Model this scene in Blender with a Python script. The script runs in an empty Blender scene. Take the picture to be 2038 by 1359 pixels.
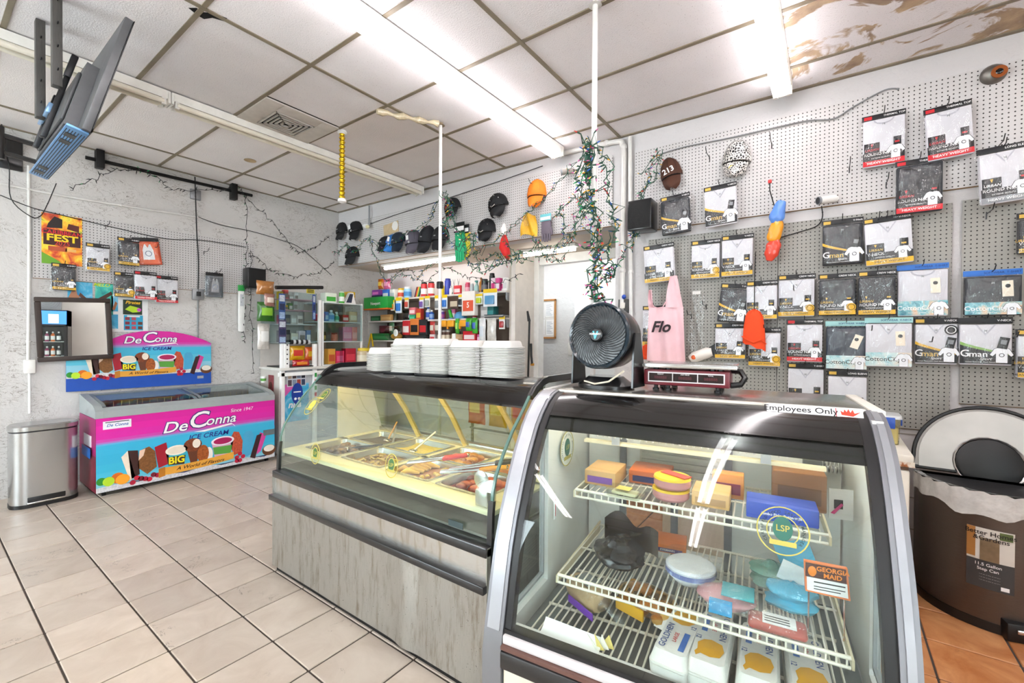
import bpy, bmesh, math, random
from mathutils import Matrix, Vector, Euler
random.seed(11)
S = bpy.context.scene
C = S.collection
PI = math.pi
# ---------------------------------------------------------------- camera
cd = bpy.data.cameras.new('camera'); cam = bpy.data.objects.new('camera', cd); C.objects.link(cam)
YAW, PIT, ROLL = 0.6271, -0.0085, 0.0056
fw = Vector((-math.sin(YAW)*math.cos(PIT), math.cos(YAW)*math.cos(PIT), math.sin(PIT)))
rt = Vector((math.cos(YAW), math.sin(YAW), 0)); up = rt.cross(fw)
rt, up = rt*math.cos(ROLL)+up*math.sin(ROLL), up*math.cos(ROLL)-rt*math.sin(ROLL)
m4 = Matrix((rt, up, -fw)).transposed().to_4x4(); m4.translation = (0, 0, 1.40)
cam.matrix_world = m4
cd.sensor_width = 36; cd.sensor_fit = 'HORIZONTAL'; cd.lens = 36*877.2/2038; cd.clip_start = .02
S.camera = cam
# ---------------------------------------------------------------- world, exposure
w = bpy.data.worlds.new('daylight'); S.world = w; w.use_nodes = True
w.node_tree.nodes['Background'].inputs[0].default_value = (.86, .93, 1, 1)
w.node_tree.nodes['Background'].inputs[1].default_value = 11.0
S.view_settings.view_transform = 'Standard'; S.view_settings.look = 'None'
S.view_settings.exposure = 0.55; S.view_settings.gamma = 1; S.cycles.adaptive_threshold = .03; S.cycles.max_bounces = 8; S.cycles.diffuse_bounces = 4; S.cycles.glossy_bounces = 3; S.cycles.transparent_max_bounces = 10; S.view_settings.use_curve_mapping = False
TUBE = 13.0          # strength of a lit fluorescent tube
XL, ZC = -5.70, 3.166          # left wall, ceiling height
BA, BY = 0.016, 3.735          # back wall: rotation and distance
X1, Y0 = 3.2, -4.2             # right and front walls, behind the camera

# ---------------------------------------------------------------- materials
def lin(h):
    if not isinstance(h, str): return tuple(h)
    h = h.lstrip('#'); r = [int(h[i:i+2], 16)/255 for i in (0, 2, 4)]
    return tuple(c/12.92 if c <= .04045 else ((c+.055)/1.055)**2.4 for c in r)
_M = {}
class NT:
    def __init__(s, name):
        s.m = bpy.data.materials.new(name); s.m.use_nodes = True
        s.t = s.m.node_tree; s.n = s.t.nodes; s.b = s.n['Principled BSDF']; s.o = s.n['Material Output']
    def new(s, ty, **k):
        x = s.n.new(ty)
        for a, v in k.items(): setattr(x, a, v)
        return x
    def link(s, a, b): s.t.links.new(a, b)
    def math(s, op, a, b=None, c=None):
        x = s.new('ShaderNodeMath', operation=op)
        for i, v in enumerate((a, b, c)):
            if v is None: continue
            if isinstance(v, (int, float)): x.inputs[i].default_value = v
            else: s.link(v, x.inputs[i])
        return x.outputs[0]
    def mix(s, f, a, b, ty='MIX'):
        x = s.new('ShaderNodeMix', data_type='RGBA', blend_type=ty)
        for i, v in ((0, f), (6, a), (7, b)):
            if isinstance(v, (int, float)): x.inputs[i].default_value = v
            elif isinstance(v, tuple): x.inputs[i].default_value = (*v[:3], 1)
            else: s.link(v, x.inputs[i])
        return x.outputs[2]
    def coords(s, scale=(1, 1, 1), kind='Object'):
        c = s.new('ShaderNodeTexCoord'); mp = s.new('ShaderNodeMapping'); mp.inputs['Scale'].default_value = scale
        s.link(c.outputs[kind], mp.inputs[0]); return mp.outputs[0]
    def noise(s, sc, co=None, det=3, rough=.55, dist=0):
        x = s.new('ShaderNodeTexNoise'); x.inputs['Scale'].default_value = sc; x.inputs['Detail'].default_value = det
        x.inputs['Roughness'].default_value = rough; x.inputs['Distortion'].default_value = dist
        if co is not None: s.link(co, x.inputs[0])
        return x.outputs['Fac']
    def ramp(s, f, stops):
        x = s.new('ShaderNodeValToRGB'); e = x.color_ramp.elements
        while len(e) < len(stops): e.new(.5)
        for q, (p, c) in zip(e, stops):
            q.position = p; q.color = (*(lin(c) if not isinstance(c, (int, float)) else (c, c, c)), 1)
        s.link(f, x.inputs[0]); return x.outputs[0]
    def bump(s, h, st, d=.01):
        x = s.new('ShaderNodeBump'); x.inputs['Strength'].default_value = st; x.inputs['Distance'].default_value = d
        s.link(h, x.inputs['Height']); s.link(x.outputs[0], s.b.inputs['Normal'])
    def base(s, c):
        if isinstance(c, (str, tuple)): s.b.inputs['Base Color'].default_value = (*lin(c), 1)
        else: s.link(c, s.b.inputs['Base Color'])
    def set(s, **k):
        for a, v in k.items(): s.b.inputs[a.replace('_', ' ')].default_value = v
def mat(c, r=.5, m=0., var=.06, sc=14., bump=0., bs=60., coat=0., em=0., stretch=(1, 1, 1)):
    key = (c, r, m, var, sc, bump, bs, coat, em, stretch)
    if key in _M: return _M[key]
    t = NT('paint_%d' % len(_M)); col = lin(c)
    co = t.coords(stretch)
    n = t.noise(sc, co, 3)
    d = tuple(max(0, x*(1-2.2*var)-.2*var*.1) for x in col); l = tuple(min(1, x*(1+1.2*var)) for x in col)
    t.base(t.mix(n, d, l)); t.set(Roughness=r, Metallic=m)
    if coat: t.set(Coat_Weight=coat, Coat_Roughness=.12)
    if bump: t.bump(t.noise(bs, co, 2), bump, .004)
    if em:
        t.b.inputs['Emission Color'].default_value = (*col, 1); t.set(Emission_Strength=em)
    _M[key] = t.m; return t.m
def glassy(tint='#fafdfc', refl=1.0, rough=0.0, ior=1.5, key='glass'):
    k = (key, tint, refl, rough)
    if k in _M: return _M[k]
    t = NT(key); t.n.remove(t.b)
    tr = t.new('ShaderNodeBsdfTransparent'); tr.inputs[0].default_value = (*lin(tint), 1)
    gl = t.new('ShaderNodeBsdfGlossy'); gl.inputs['Roughness'].default_value = rough; gl.inputs[0].default_value = (1, 1, 1, 1)
    fr = t.new('ShaderNodeFresnel'); ge = t.new('ShaderNodeNewGeometry')      # same reflectance on both faces of a thin pane
    t.link(t.math('ADD', ior, t.math('MULTIPLY', ge.outputs['Backfacing'], 1/ior-ior)), fr.inputs[0])
    mx = t.new('ShaderNodeMixShader')
    t.link(t.math('MULTIPLY', fr.outputs[0], refl), mx.inputs[0]); t.link(tr.outputs[0], mx.inputs[1]); t.link(gl.outputs[0], mx.inputs[2])
    t.link(mx.outputs[0], t.o.inputs[0]); _M[k] = t.m; return t.m
def film():
    if 'film' in _M: return _M['film']
    t = NT('plastic_film'); t.n.remove(t.b)
    co = t.coords((1, 1, .35)); n = t.noise(26, co, 3, .6, 1.2)
    bp = t.new('ShaderNodeBump'); bp.inputs['Strength'].default_value = .9; bp.inputs['Distance'].default_value = .012; t.link(n, bp.inputs['Height'])
    tr = t.new('ShaderNodeBsdfTransparent'); tr.inputs[0].default_value = (.97, .98, .98, 1)
    gl = t.new('ShaderNodeBsdfGlossy'); gl.inputs['Roughness'].default_value = .12; gl.inputs[0].default_value = (1, 1, 1, 1)
    t.link(bp.outputs[0], gl.inputs['Normal'])
    mx = t.new('ShaderNodeMixShader'); mx.inputs[0].default_value = .07
    t.link(tr.outputs[0], mx.inputs[1]); t.link(gl.outputs[0], mx.inputs[2]); t.link(mx.outputs[0], t.o.inputs[0])
    _M['film'] = t.m; return t.m
def emit(c, e):
    k = ('emit', c, e)
    if k in _M: return _M[k]
    t = NT('glow'); t.base(c); t.b.inputs['Emission Color'].default_value = (*lin(c), 1); t.set(Emission_Strength=e)
    _M[k] = t.m; return t.m
def steel(c='#c9c9c6', r=.28, st=(1, 1, 14), key='steel', dirt=None):
    k = (key, c, r, st)
    if k in _M: return _M[k]
    t = NT(key); co = t.coords(st); n = t.noise(30, co, 4, .7)
    l = lin(c); base = t.mix(n, tuple(x*.78 for x in l), tuple(min(1, x*1.1) for x in l))
    if dirt:
        d = t.noise(9, t.coords((3, 3, .5)), 5, .7)
        base = t.mix(t.ramp(d, [(.5, 0.), (.72, 1.)]), base, lin(dirt))
        sp = t.noise(160, t.coords((1, 1, 1)), 2)
        base = t.mix(t.ramp(sp, [(.70, 0.), (.74, 1.)]), base, lin('#3a342c'))
    t.base(base); t.set(Metallic=.85, Roughness=r)
    t.bump(n, .12, .003); _M[k] = t.m; return t.m
def pegmat(c, key):
    if key in _M: return _M[key]
    t = NT(key); co = t.new('ShaderNodeTexCoord'); sx = t.new('ShaderNodeSeparateXYZ'); t.link(co.outputs['Object'], sx.inputs[0])
    P = .0254
    def fr(o): return t.math('SUBTRACT', t.math('FRACT', t.math('DIVIDE', o, P)), .5)
    a, b = fr(sx.outputs[0]), fr(sx.outputs[2])
    d = t.math('SQRT', t.math('ADD', t.math('MULTIPLY', a, a), t.math('MULTIPLY', b, b)))
    hole = t.math('LESS_THAN', d, .155)
    n = t.noise(5, co.outputs['Object'], 4); l = lin(c)
    body = t.mix(n, tuple(x*.84 for x in l), tuple(min(1, x*1.06) for x in l))
    t.base(t.mix(hole, body, lin('#1e1a16'))); t.set(Roughness=.55)
    t.bump(t.math('SUBTRACT', 1, hole), .6, .004); _M[key] = t.m; return t.m
def stucco(c='#e9e7e3', key='stucco', cracks=True, crack_col='#6d6357'):
    if key in _M: return _M[key]
    t = NT(key); co = t.coords()
    n1 = t.noise(1.3, co, 4); n2 = t.noise(22, co, 4, .6, .6)
    l = lin(c); base = t.mix(n1, tuple(x*.84 for x in l), tuple(min(1, x*1.04) for x in l))
    if cracks:
        w1 = t.noise(7.5, t.coords((1, 1, 2.1)), 5, .62, 1.4)
        line = t.math('ABSOLUTE', t.math('SUBTRACT', w1, .5))
        gate = t.ramp(t.noise(3.1, co, 3), [(.44, 0.), (.52, 1.)])
        cr = t.math('MULTIPLY', t.math('LESS_THAN', line, .008), gate)
        base = t.mix(t.math('MULTIPLY', cr, .8), base, lin(crack_col))
        sp = t.ramp(t.noise(95, co, 2), [(.73, 0.), (.78, 1.)])
        base = t.mix(t.math('MULTIPLY', sp, .5), base, lin('#7a6f62'))
    t.base(base); t.set(Roughness=.75)
    t.bump(n2, .5, .012); _M[key] = t.m; return t.m
def tilemat(c1, c2, key):
    if key in _M: return _M[key]
    t = NT(key); co = t.coords(); oi = t.new('ShaderNodeObjectInfo')
    off = t.new('ShaderNodeVectorMath', operation='ADD'); t.link(co, off.inputs[0])
    cb = t.new('ShaderNodeCombineXYZ'); t.link(t.math('MULTIPLY', oi.outputs['Random'], 37), cb.inputs[0]); t.link(t.math('MULTIPLY', oi.outputs['Random'], 91), cb.inputs[1])
    t.link(cb.outputs[0], off.inputs[1])
    n = t.noise(5.5, off.outputs[0], 5, .6, .8)
    a, b = lin(c1), lin(c2)
    base = t.mix(t.ramp(n, [(.3, 0.), (.7, 1.)]), a, b)
    v = t.math('ADD', .88, t.math('MULTIPLY', oi.outputs['Random'], .2))
    hs = t.new('ShaderNodeHueSaturation'); t.link(v, hs.inputs['Value']); t.link(base, hs.inputs['Color'])
    sp = t.ramp(t.noise(120, off.outputs[0], 2), [(.74, 0.), (.78, 1.)])
    ln = t.math('ABSOLUTE', t.math('SUBTRACT', t.noise(6.5, off.outputs[0], 6, .65, 1.8), .5))
    ck = t.math('MULTIPLY', t.math('LESS_THAN', ln, .006), t.ramp(t.noise(3.3, off.outputs[0], 2), [(.60, 0.), (.64, 1.)]))
    t.base(t.mix(t.math('MULTIPLY', ck, .75), t.mix(t.math('MULTIPLY', sp, .6), hs.outputs[0], lin('#5b5148')), lin('#3a332c')))
    t.set(Roughness=.38); t.bump(t.noise(40, off.outputs[0], 2), .05, .003); _M[key] = t.m; return t.m
def ceilmat(key, stain=0., c='#d8d4d2', holes=True):
    if key in _M: return _M[key]
    t = NT(key); co = t.coords(kind='Object'); oi = t.new('ShaderNodeObjectInfo')
    off = t.new('ShaderNodeVectorMath', operation='ADD'); t.link(co, off.inputs[0])
    cb = t.new('ShaderNodeCombineXYZ'); t.link(t.math('MULTIPLY', oi.outputs['Random'], 53), cb.inputs[0]); t.link(cb.outputs[0], off.inputs[1])
    o = off.outputs[0]; l = lin(c)
    base = t.mix(t.noise(2.2, o, 4), tuple(x*.86 for x in l), tuple(min(1, x*1.06) for x in l))
    if holes:
        h = t.ramp(t.noise(150, o, 2, .5), [(.66, 0.), (.71, 1.)])
        base = t.mix(t.math('MULTIPLY', h, .55), base, lin('#6b6660'))
    if stain:
        s = t.noise(2.6, o, 5, .6, 1.0)
        base = t.mix(t.math('MULTIPLY', t.ramp(s, [(.62-stain*.10, 0.), (.66-stain*.10, 1.)]), .85), base, t.ramp(t.noise(7, o, 4), [(.3, '#7a5a35'), (.7, '#c2a374')]))
    t.base(base); t.set(Roughness=.9)
    t.bump(t.noise(110, o, 3, .6), .55, .006); _M[key] = t.m; return t.m
def woodmat(c1, c2, key, st=(8, 8, .7)):
    if key in _M: return _M[key]
    t = NT(key); n = t.noise(9, t.coords(st), 5, .65, 1.5)
    t.base(t.mix(n, lin(c1), lin(c2))); t.set(Roughness=.6); t.bump(n, .3, .004); _M[key] = t.m; return t.m

# ---------------------------------------------------------------- shapes: every helper returns (vertices, faces)
_BC = {}
def box(x0, x1, y0, y1, z0, z1, b=0, seg=2):
    if b <= 0:
        v = [(x, y, z) for z in (z0, z1) for y in (y0, y1) for x in (x0, x1)]
        return v, [(0, 2, 3, 1), (4, 5, 7, 6), (0, 1, 5, 4), (2, 6, 7, 3), (0, 4, 6, 2), (1, 3, 7, 5)]
    sx, sy, sz = abs(x1-x0), abs(y1-y0), abs(z1-z0)
    k = (round(sx, 4), round(sy, 4), round(sz, 4), b, seg)
    if k not in _BC:
        bm = bmesh.new(); bmesh.ops.create_cube(bm, size=1); bmesh.ops.scale(bm, vec=(sx, sy, sz), verts=bm.verts)
        bmesh.ops.bevel(bm, geom=bm.edges[:], offset=min(b, .49*min(sx, sy, sz)), segments=seg, affect='EDGES', profile=.5)
        bm.verts.index_update(); _BC[k] = ([tuple(v.co) for v in bm.verts], [tuple(v.index for v in f.verts) for f in bm.faces]); bm.free()
    v, f = _BC[k]; cx, cy, cz = (x0+x1)/2, (y0+y1)/2, (z0+z1)/2
    return [(a+cx, b_+cy, c+cz) for a, b_, c in v], f
def lathe(prof, n=20, arc=2*PI, a0=0, cap=True):
    full = abs(arc-2*PI) < 1e-6; k = n if full else n+1
    v = [(r*math.cos(a0+arc*i/n), r*math.sin(a0+arc*i/n), z) for r, z in prof for i in range(k)]
    f = []
    for j in range(len(prof)-1):
        for i in range(n):
            i2 = (i+1) % k
            f.append((j*k+i, j*k+i2, (j+1)*k+i2, (j+1)*k+i))
    if cap and full:
        if prof[0][0] > 1e-5: f.append(tuple(range(n))[::-1])
        if prof[-1][0] > 1e-5: f.append(tuple((len(prof)-1)*k+i for i in range(n)))
    return v, f
def tube(pts, r, n=6, cap=True):
    P = [Vector(p) for p in pts]; v = []; f = []; N = len(P); rr = r if isinstance(r, (list, tuple)) else [r]*N
    up0 = None
    for i, p in enumerate(P):
        d = (P[min(i+1, N-1)]-P[max(i-1, 0)])
        d = d.normalized() if d.length > 1e-9 else Vector((0, 0, 1))
        u = (up0 - d*up0.dot(d)) if up0 is not None else Vector((0, 0, 1)).cross(d)
        if u.length < 1e-4: u = Vector((1, 0, 0)).cross(d)
        if u.length < 1e-4: u = Vector((0, 1, 0)).cross(d)
        u.normalize(); up0 = u; q = d.cross(u)
        for k in range(n):
            a = 2*PI*k/n; v.append(tuple(p + (u*math.cos(a)+q*math.sin(a))*rr[i]))
    for i in range(N-1):
        for k in range(n):
            k2 = (k+1) % n; f.append((i*n+k, i*n+k2, (i+1)*n+k2, (i+1)*n+k))
    if cap: f.append(tuple(range(n))[::-1]); f.append(tuple((N-1)*n+k for k in range(n)))
    return v, f
def cyl(p0, p1, r, r1=None, n=14): return tube([p0, p1], [r, r if r1 is None else r1], n)
def prism(poly, y0, y1):            # polygon in x,z extruded along y
    n = len(poly); v = [(x, y0, z) for x, z in poly]+[(x, y1, z) for x, z in poly]
    return v, [tuple(range(n)), tuple(range(2*n-1, n-1, -1))]+[(i, n+i, n+(i+1) % n, (i+1) % n) for i in range(n)]
def xprism(poly, x0, x1):           # polygon in y,z extruded along x
    n = len(poly); v = [(x0, y, z) for y, z in poly]+[(x1, y, z) for y, z in poly]
    return v, [tuple(range(n))[::-1], tuple(range(n, 2*n))]+[(i, (i+1) % n, n+(i+1) % n, n+i) for i in range(n)]
def strip(line, x0, x1, t=.006):    # a bent sheet: y,z line extruded along x with thickness t
    n = len(line); off = []
    for i in range(n):
        a, b = line[max(i-1, 0)], line[min(i+1, n-1)]; dy, dz = b[0]-a[0], b[1]-a[1]; L = math.hypot(dy, dz) or 1
        off.append((line[i][0]+dz/L*t, line[i][1]-dy/L*t))
    return xprism(list(line)+off[::-1], x0, x1)
def grid(fn, nu, nv, t=0):
    v = [tuple(fn(i/nu, j/nv)) for j in range(nv+1) for i in range(nu+1)]
    f = [(j*(nu+1)+i, j*(nu+1)+i+1, (j+1)*(nu+1)+i+1, (j+1)*(nu+1)+i) for j in range(nv) for i in range(nu)]
    return v, f
def ball(c, r, n=10, m=7):
    rx, ry, rz = r if isinstance(r, (list, tuple)) else (r, r, r)
    v, f = lathe([(max(1e-4, math.sin(PI*j/m)), -math.cos(PI*j/m)) for j in range(m+1)], n, cap=False)
    return [(c[0]+a*rx, c[1]+b*ry, c[2]+z*rz) for a, b, z in v], f
def disc(cx, cz, r, y, n=20, rz=None, t=.0012): return prism([(cx+r*math.cos(2*PI*i/n), cz+(rz or r)*math.sin(2*PI*i/n)) for i in range(n)], y-t, y)
def ringp(cx, cz, r0, r1, y, n=24, rz=1., t=.001):
    v = []; f = []
    for yy in (y-t, y):
        for r in (r0, r1): v += [(cx+r*math.cos(2*PI*i/n), yy, cz+r*rz*math.sin(2*PI*i/n)) for i in range(n)]
    for i in range(n):
        j = (i+1) % n
        f += [(i, j, n+j, n+i), (2*n+i, 3*n+i, 3*n+j, 2*n+j), (n+i, n+j, 3*n+j, 3*n+i), (i, 2*n+i, 2*n+j, j)]
    return v, f
def tf(vf, M):
    return [tuple(M @ Vector(p)) for p in vf[0]], vf[1]
def mv(vf, x=0, y=0, z=0): return [(a+x, b+y, c+z) for a, b, c in vf[0]], vf[1]
def rotz(vf, a, c=(0, 0, 0)): return tf(vf, Matrix.Translation(c) @ Matrix.Rotation(a, 4, 'Z') @ Matrix.Translation(-Vector(c)))
def roty(vf, a, c=(0, 0, 0)): return tf(vf, Matrix.Translation(c) @ Matrix.Rotation(a, 4, 'Y') @ Matrix.Translation(-Vector(c)))
def join(*s):
    v = []; f = []
    for a, b in s:
        o = len(v); v += list(a); f += [tuple(i+o for i in q) for q in b]
    return v, f
def crumple(rx, ry, rz__, seed, amp=.25):
    r_ = random.Random(seed); K = [(r_.uniform(3, 9), r_.uniform(3, 9), r_.uniform(0, 6)) for _ in range(7)]
    def f(a, b):
        th, ph = 2*PI*a, PI*b; n = sum(abs(math.sin(k1*th*.5+k3))*math.cos(k2*ph+k3) for k1, k2, k3 in K)/4
        s = 1+amp*n; return (rx*s*math.sin(ph)*math.cos(th), ry*s*math.sin(ph)*math.sin(th), max(0.0, rz__+rz__*(1+amp*.6*n)*-math.cos(ph)))
    return grid(f, 30, 16)
_TX = {}
def text(s, size, x=0, z=0, y=0, align='CENTER', shear=0., bold=0., sx=1., ang=0.):   # lettering in the x,z plane that faces -y
    k = (s, round(shear, 2), round(bold, 4), align)
    if k not in _TX:
        cu = bpy.data.curves.new('lettering', 'FONT'); cu.body = s; cu.size = 1; cu.align_x = align; cu.align_y = 'CENTER'; cu.shear = shear; cu.offset = bold; cu.resolution_u = 3
        o = bpy.data.objects.new('lettering', cu); me = bpy.data.meshes.new_from_object(o)
        _TX[k] = ([tuple(v.co) for v in me.vertices], [tuple(p.vertices) for p in me.polygons])
        bpy.data.objects.remove(o); bpy.data.curves.remove(cu); bpy.data.meshes.remove(me)
    v, f = _TX[k]; ca, sa = math.cos(ang), math.sin(ang)
    return [(x+(a*sx*ca-b*sa)*size, y, z+(a*sx*sa+b*ca)*size) for a, b, _ in v], f
# ---------------------------------------------------------------- objects
def obj(name, parts, parent=None, loc=None, rz=None, rot=None, ang=35, kind=None, label=None, cat=None, group=None):
    if isinstance(parts, tuple): parts = [parts]
    v = []; f = []; mi = []; mats = []
    for vf, m in parts:
        if m not in mats: mats.append(m)
        o = len(v); v += vf[0]; f += [tuple(i+o for i in q) for q in vf[1]]; mi += [mats.index(m)]*len(vf[1])
    me = bpy.data.meshes.new(name); me.from_pydata(v, [], f)
    for m in mats: me.materials.append(m)
    me.polygons.foreach_set('material_index', mi); me.polygons.foreach_set('use_smooth', [True]*len(f))
    me.update(); me.set_sharp_from_angle(angle=math.radians(ang))
    return place(bpy.data.objects.new(name, me), parent, loc, rz, rot, kind, label, cat, group)
def place(o, parent=None, loc=None, rz=None, rot=None, kind=None, label=None, cat=None, group=None):
    C.objects.link(o)
    if parent is not None: o.parent = parent
    if loc is not None: o.location = loc
    if rot is not None: o.rotation_euler = rot
    elif rz is not None: o.rotation_euler = (0, 0, rz)
    if kind: o['kind'] = kind
    if label: o['label'] = label
    if cat: o['category'] = cat
    if group: o['group'] = group
    return o
def thing(name, label, cat, loc=(0, 0, 0), rz=0., group=None, rot=None):
    return place(bpy.data.objects.new(name, None), None, loc, rz, rot, None, label, cat, group)
def struct(name, parts, parent=None, loc=None, rz=None, label=None):
    return obj(name, parts, parent, loc, rz, kind='structure' if parent is None else None, label=label)
def inst(name, me, parent, loc, rz=None, rot=None): return place(bpy.data.objects.new(name, me), parent, loc, rz, rot)
def dup(root, loc, rz=None, label=None, rot=None):
    r = root.copy(); C.objects.link(r); r.location = loc
    if rot is not None: r.rotation_euler = rot
    elif rz is not None: r.rotation_euler = (0, 0, rz)
    if label: r['label'] = label
    for ch in list(root.children):
        c = ch.copy(); C.objects.link(c); c.parent = r
        for g in list(ch.children):
            d = g.copy(); C.objects.link(d); d.parent = c
    return r
def bwp(u, z, d=0):          # a point in front of the back wall
    return (u*math.cos(BA)+d*math.sin(BA), BY+u*math.sin(BA)-d*math.cos(BA), z)
WHITE = mat('#efefed', .45); BLACK = mat('#111214', .4); CHROME = mat('#d6d6d6', .18, 1.); DARKMETAL = mat('#3a3b3d', .35, .8)
BLKP = mat('#17181a', .3, coat=.3); GREYP = mat('#8d9094', .45); RED = mat('#c8202a', .45); GOLD = mat('#d9a91f', .45); PAPER = mat('#f2f1ee', .8)
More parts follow.
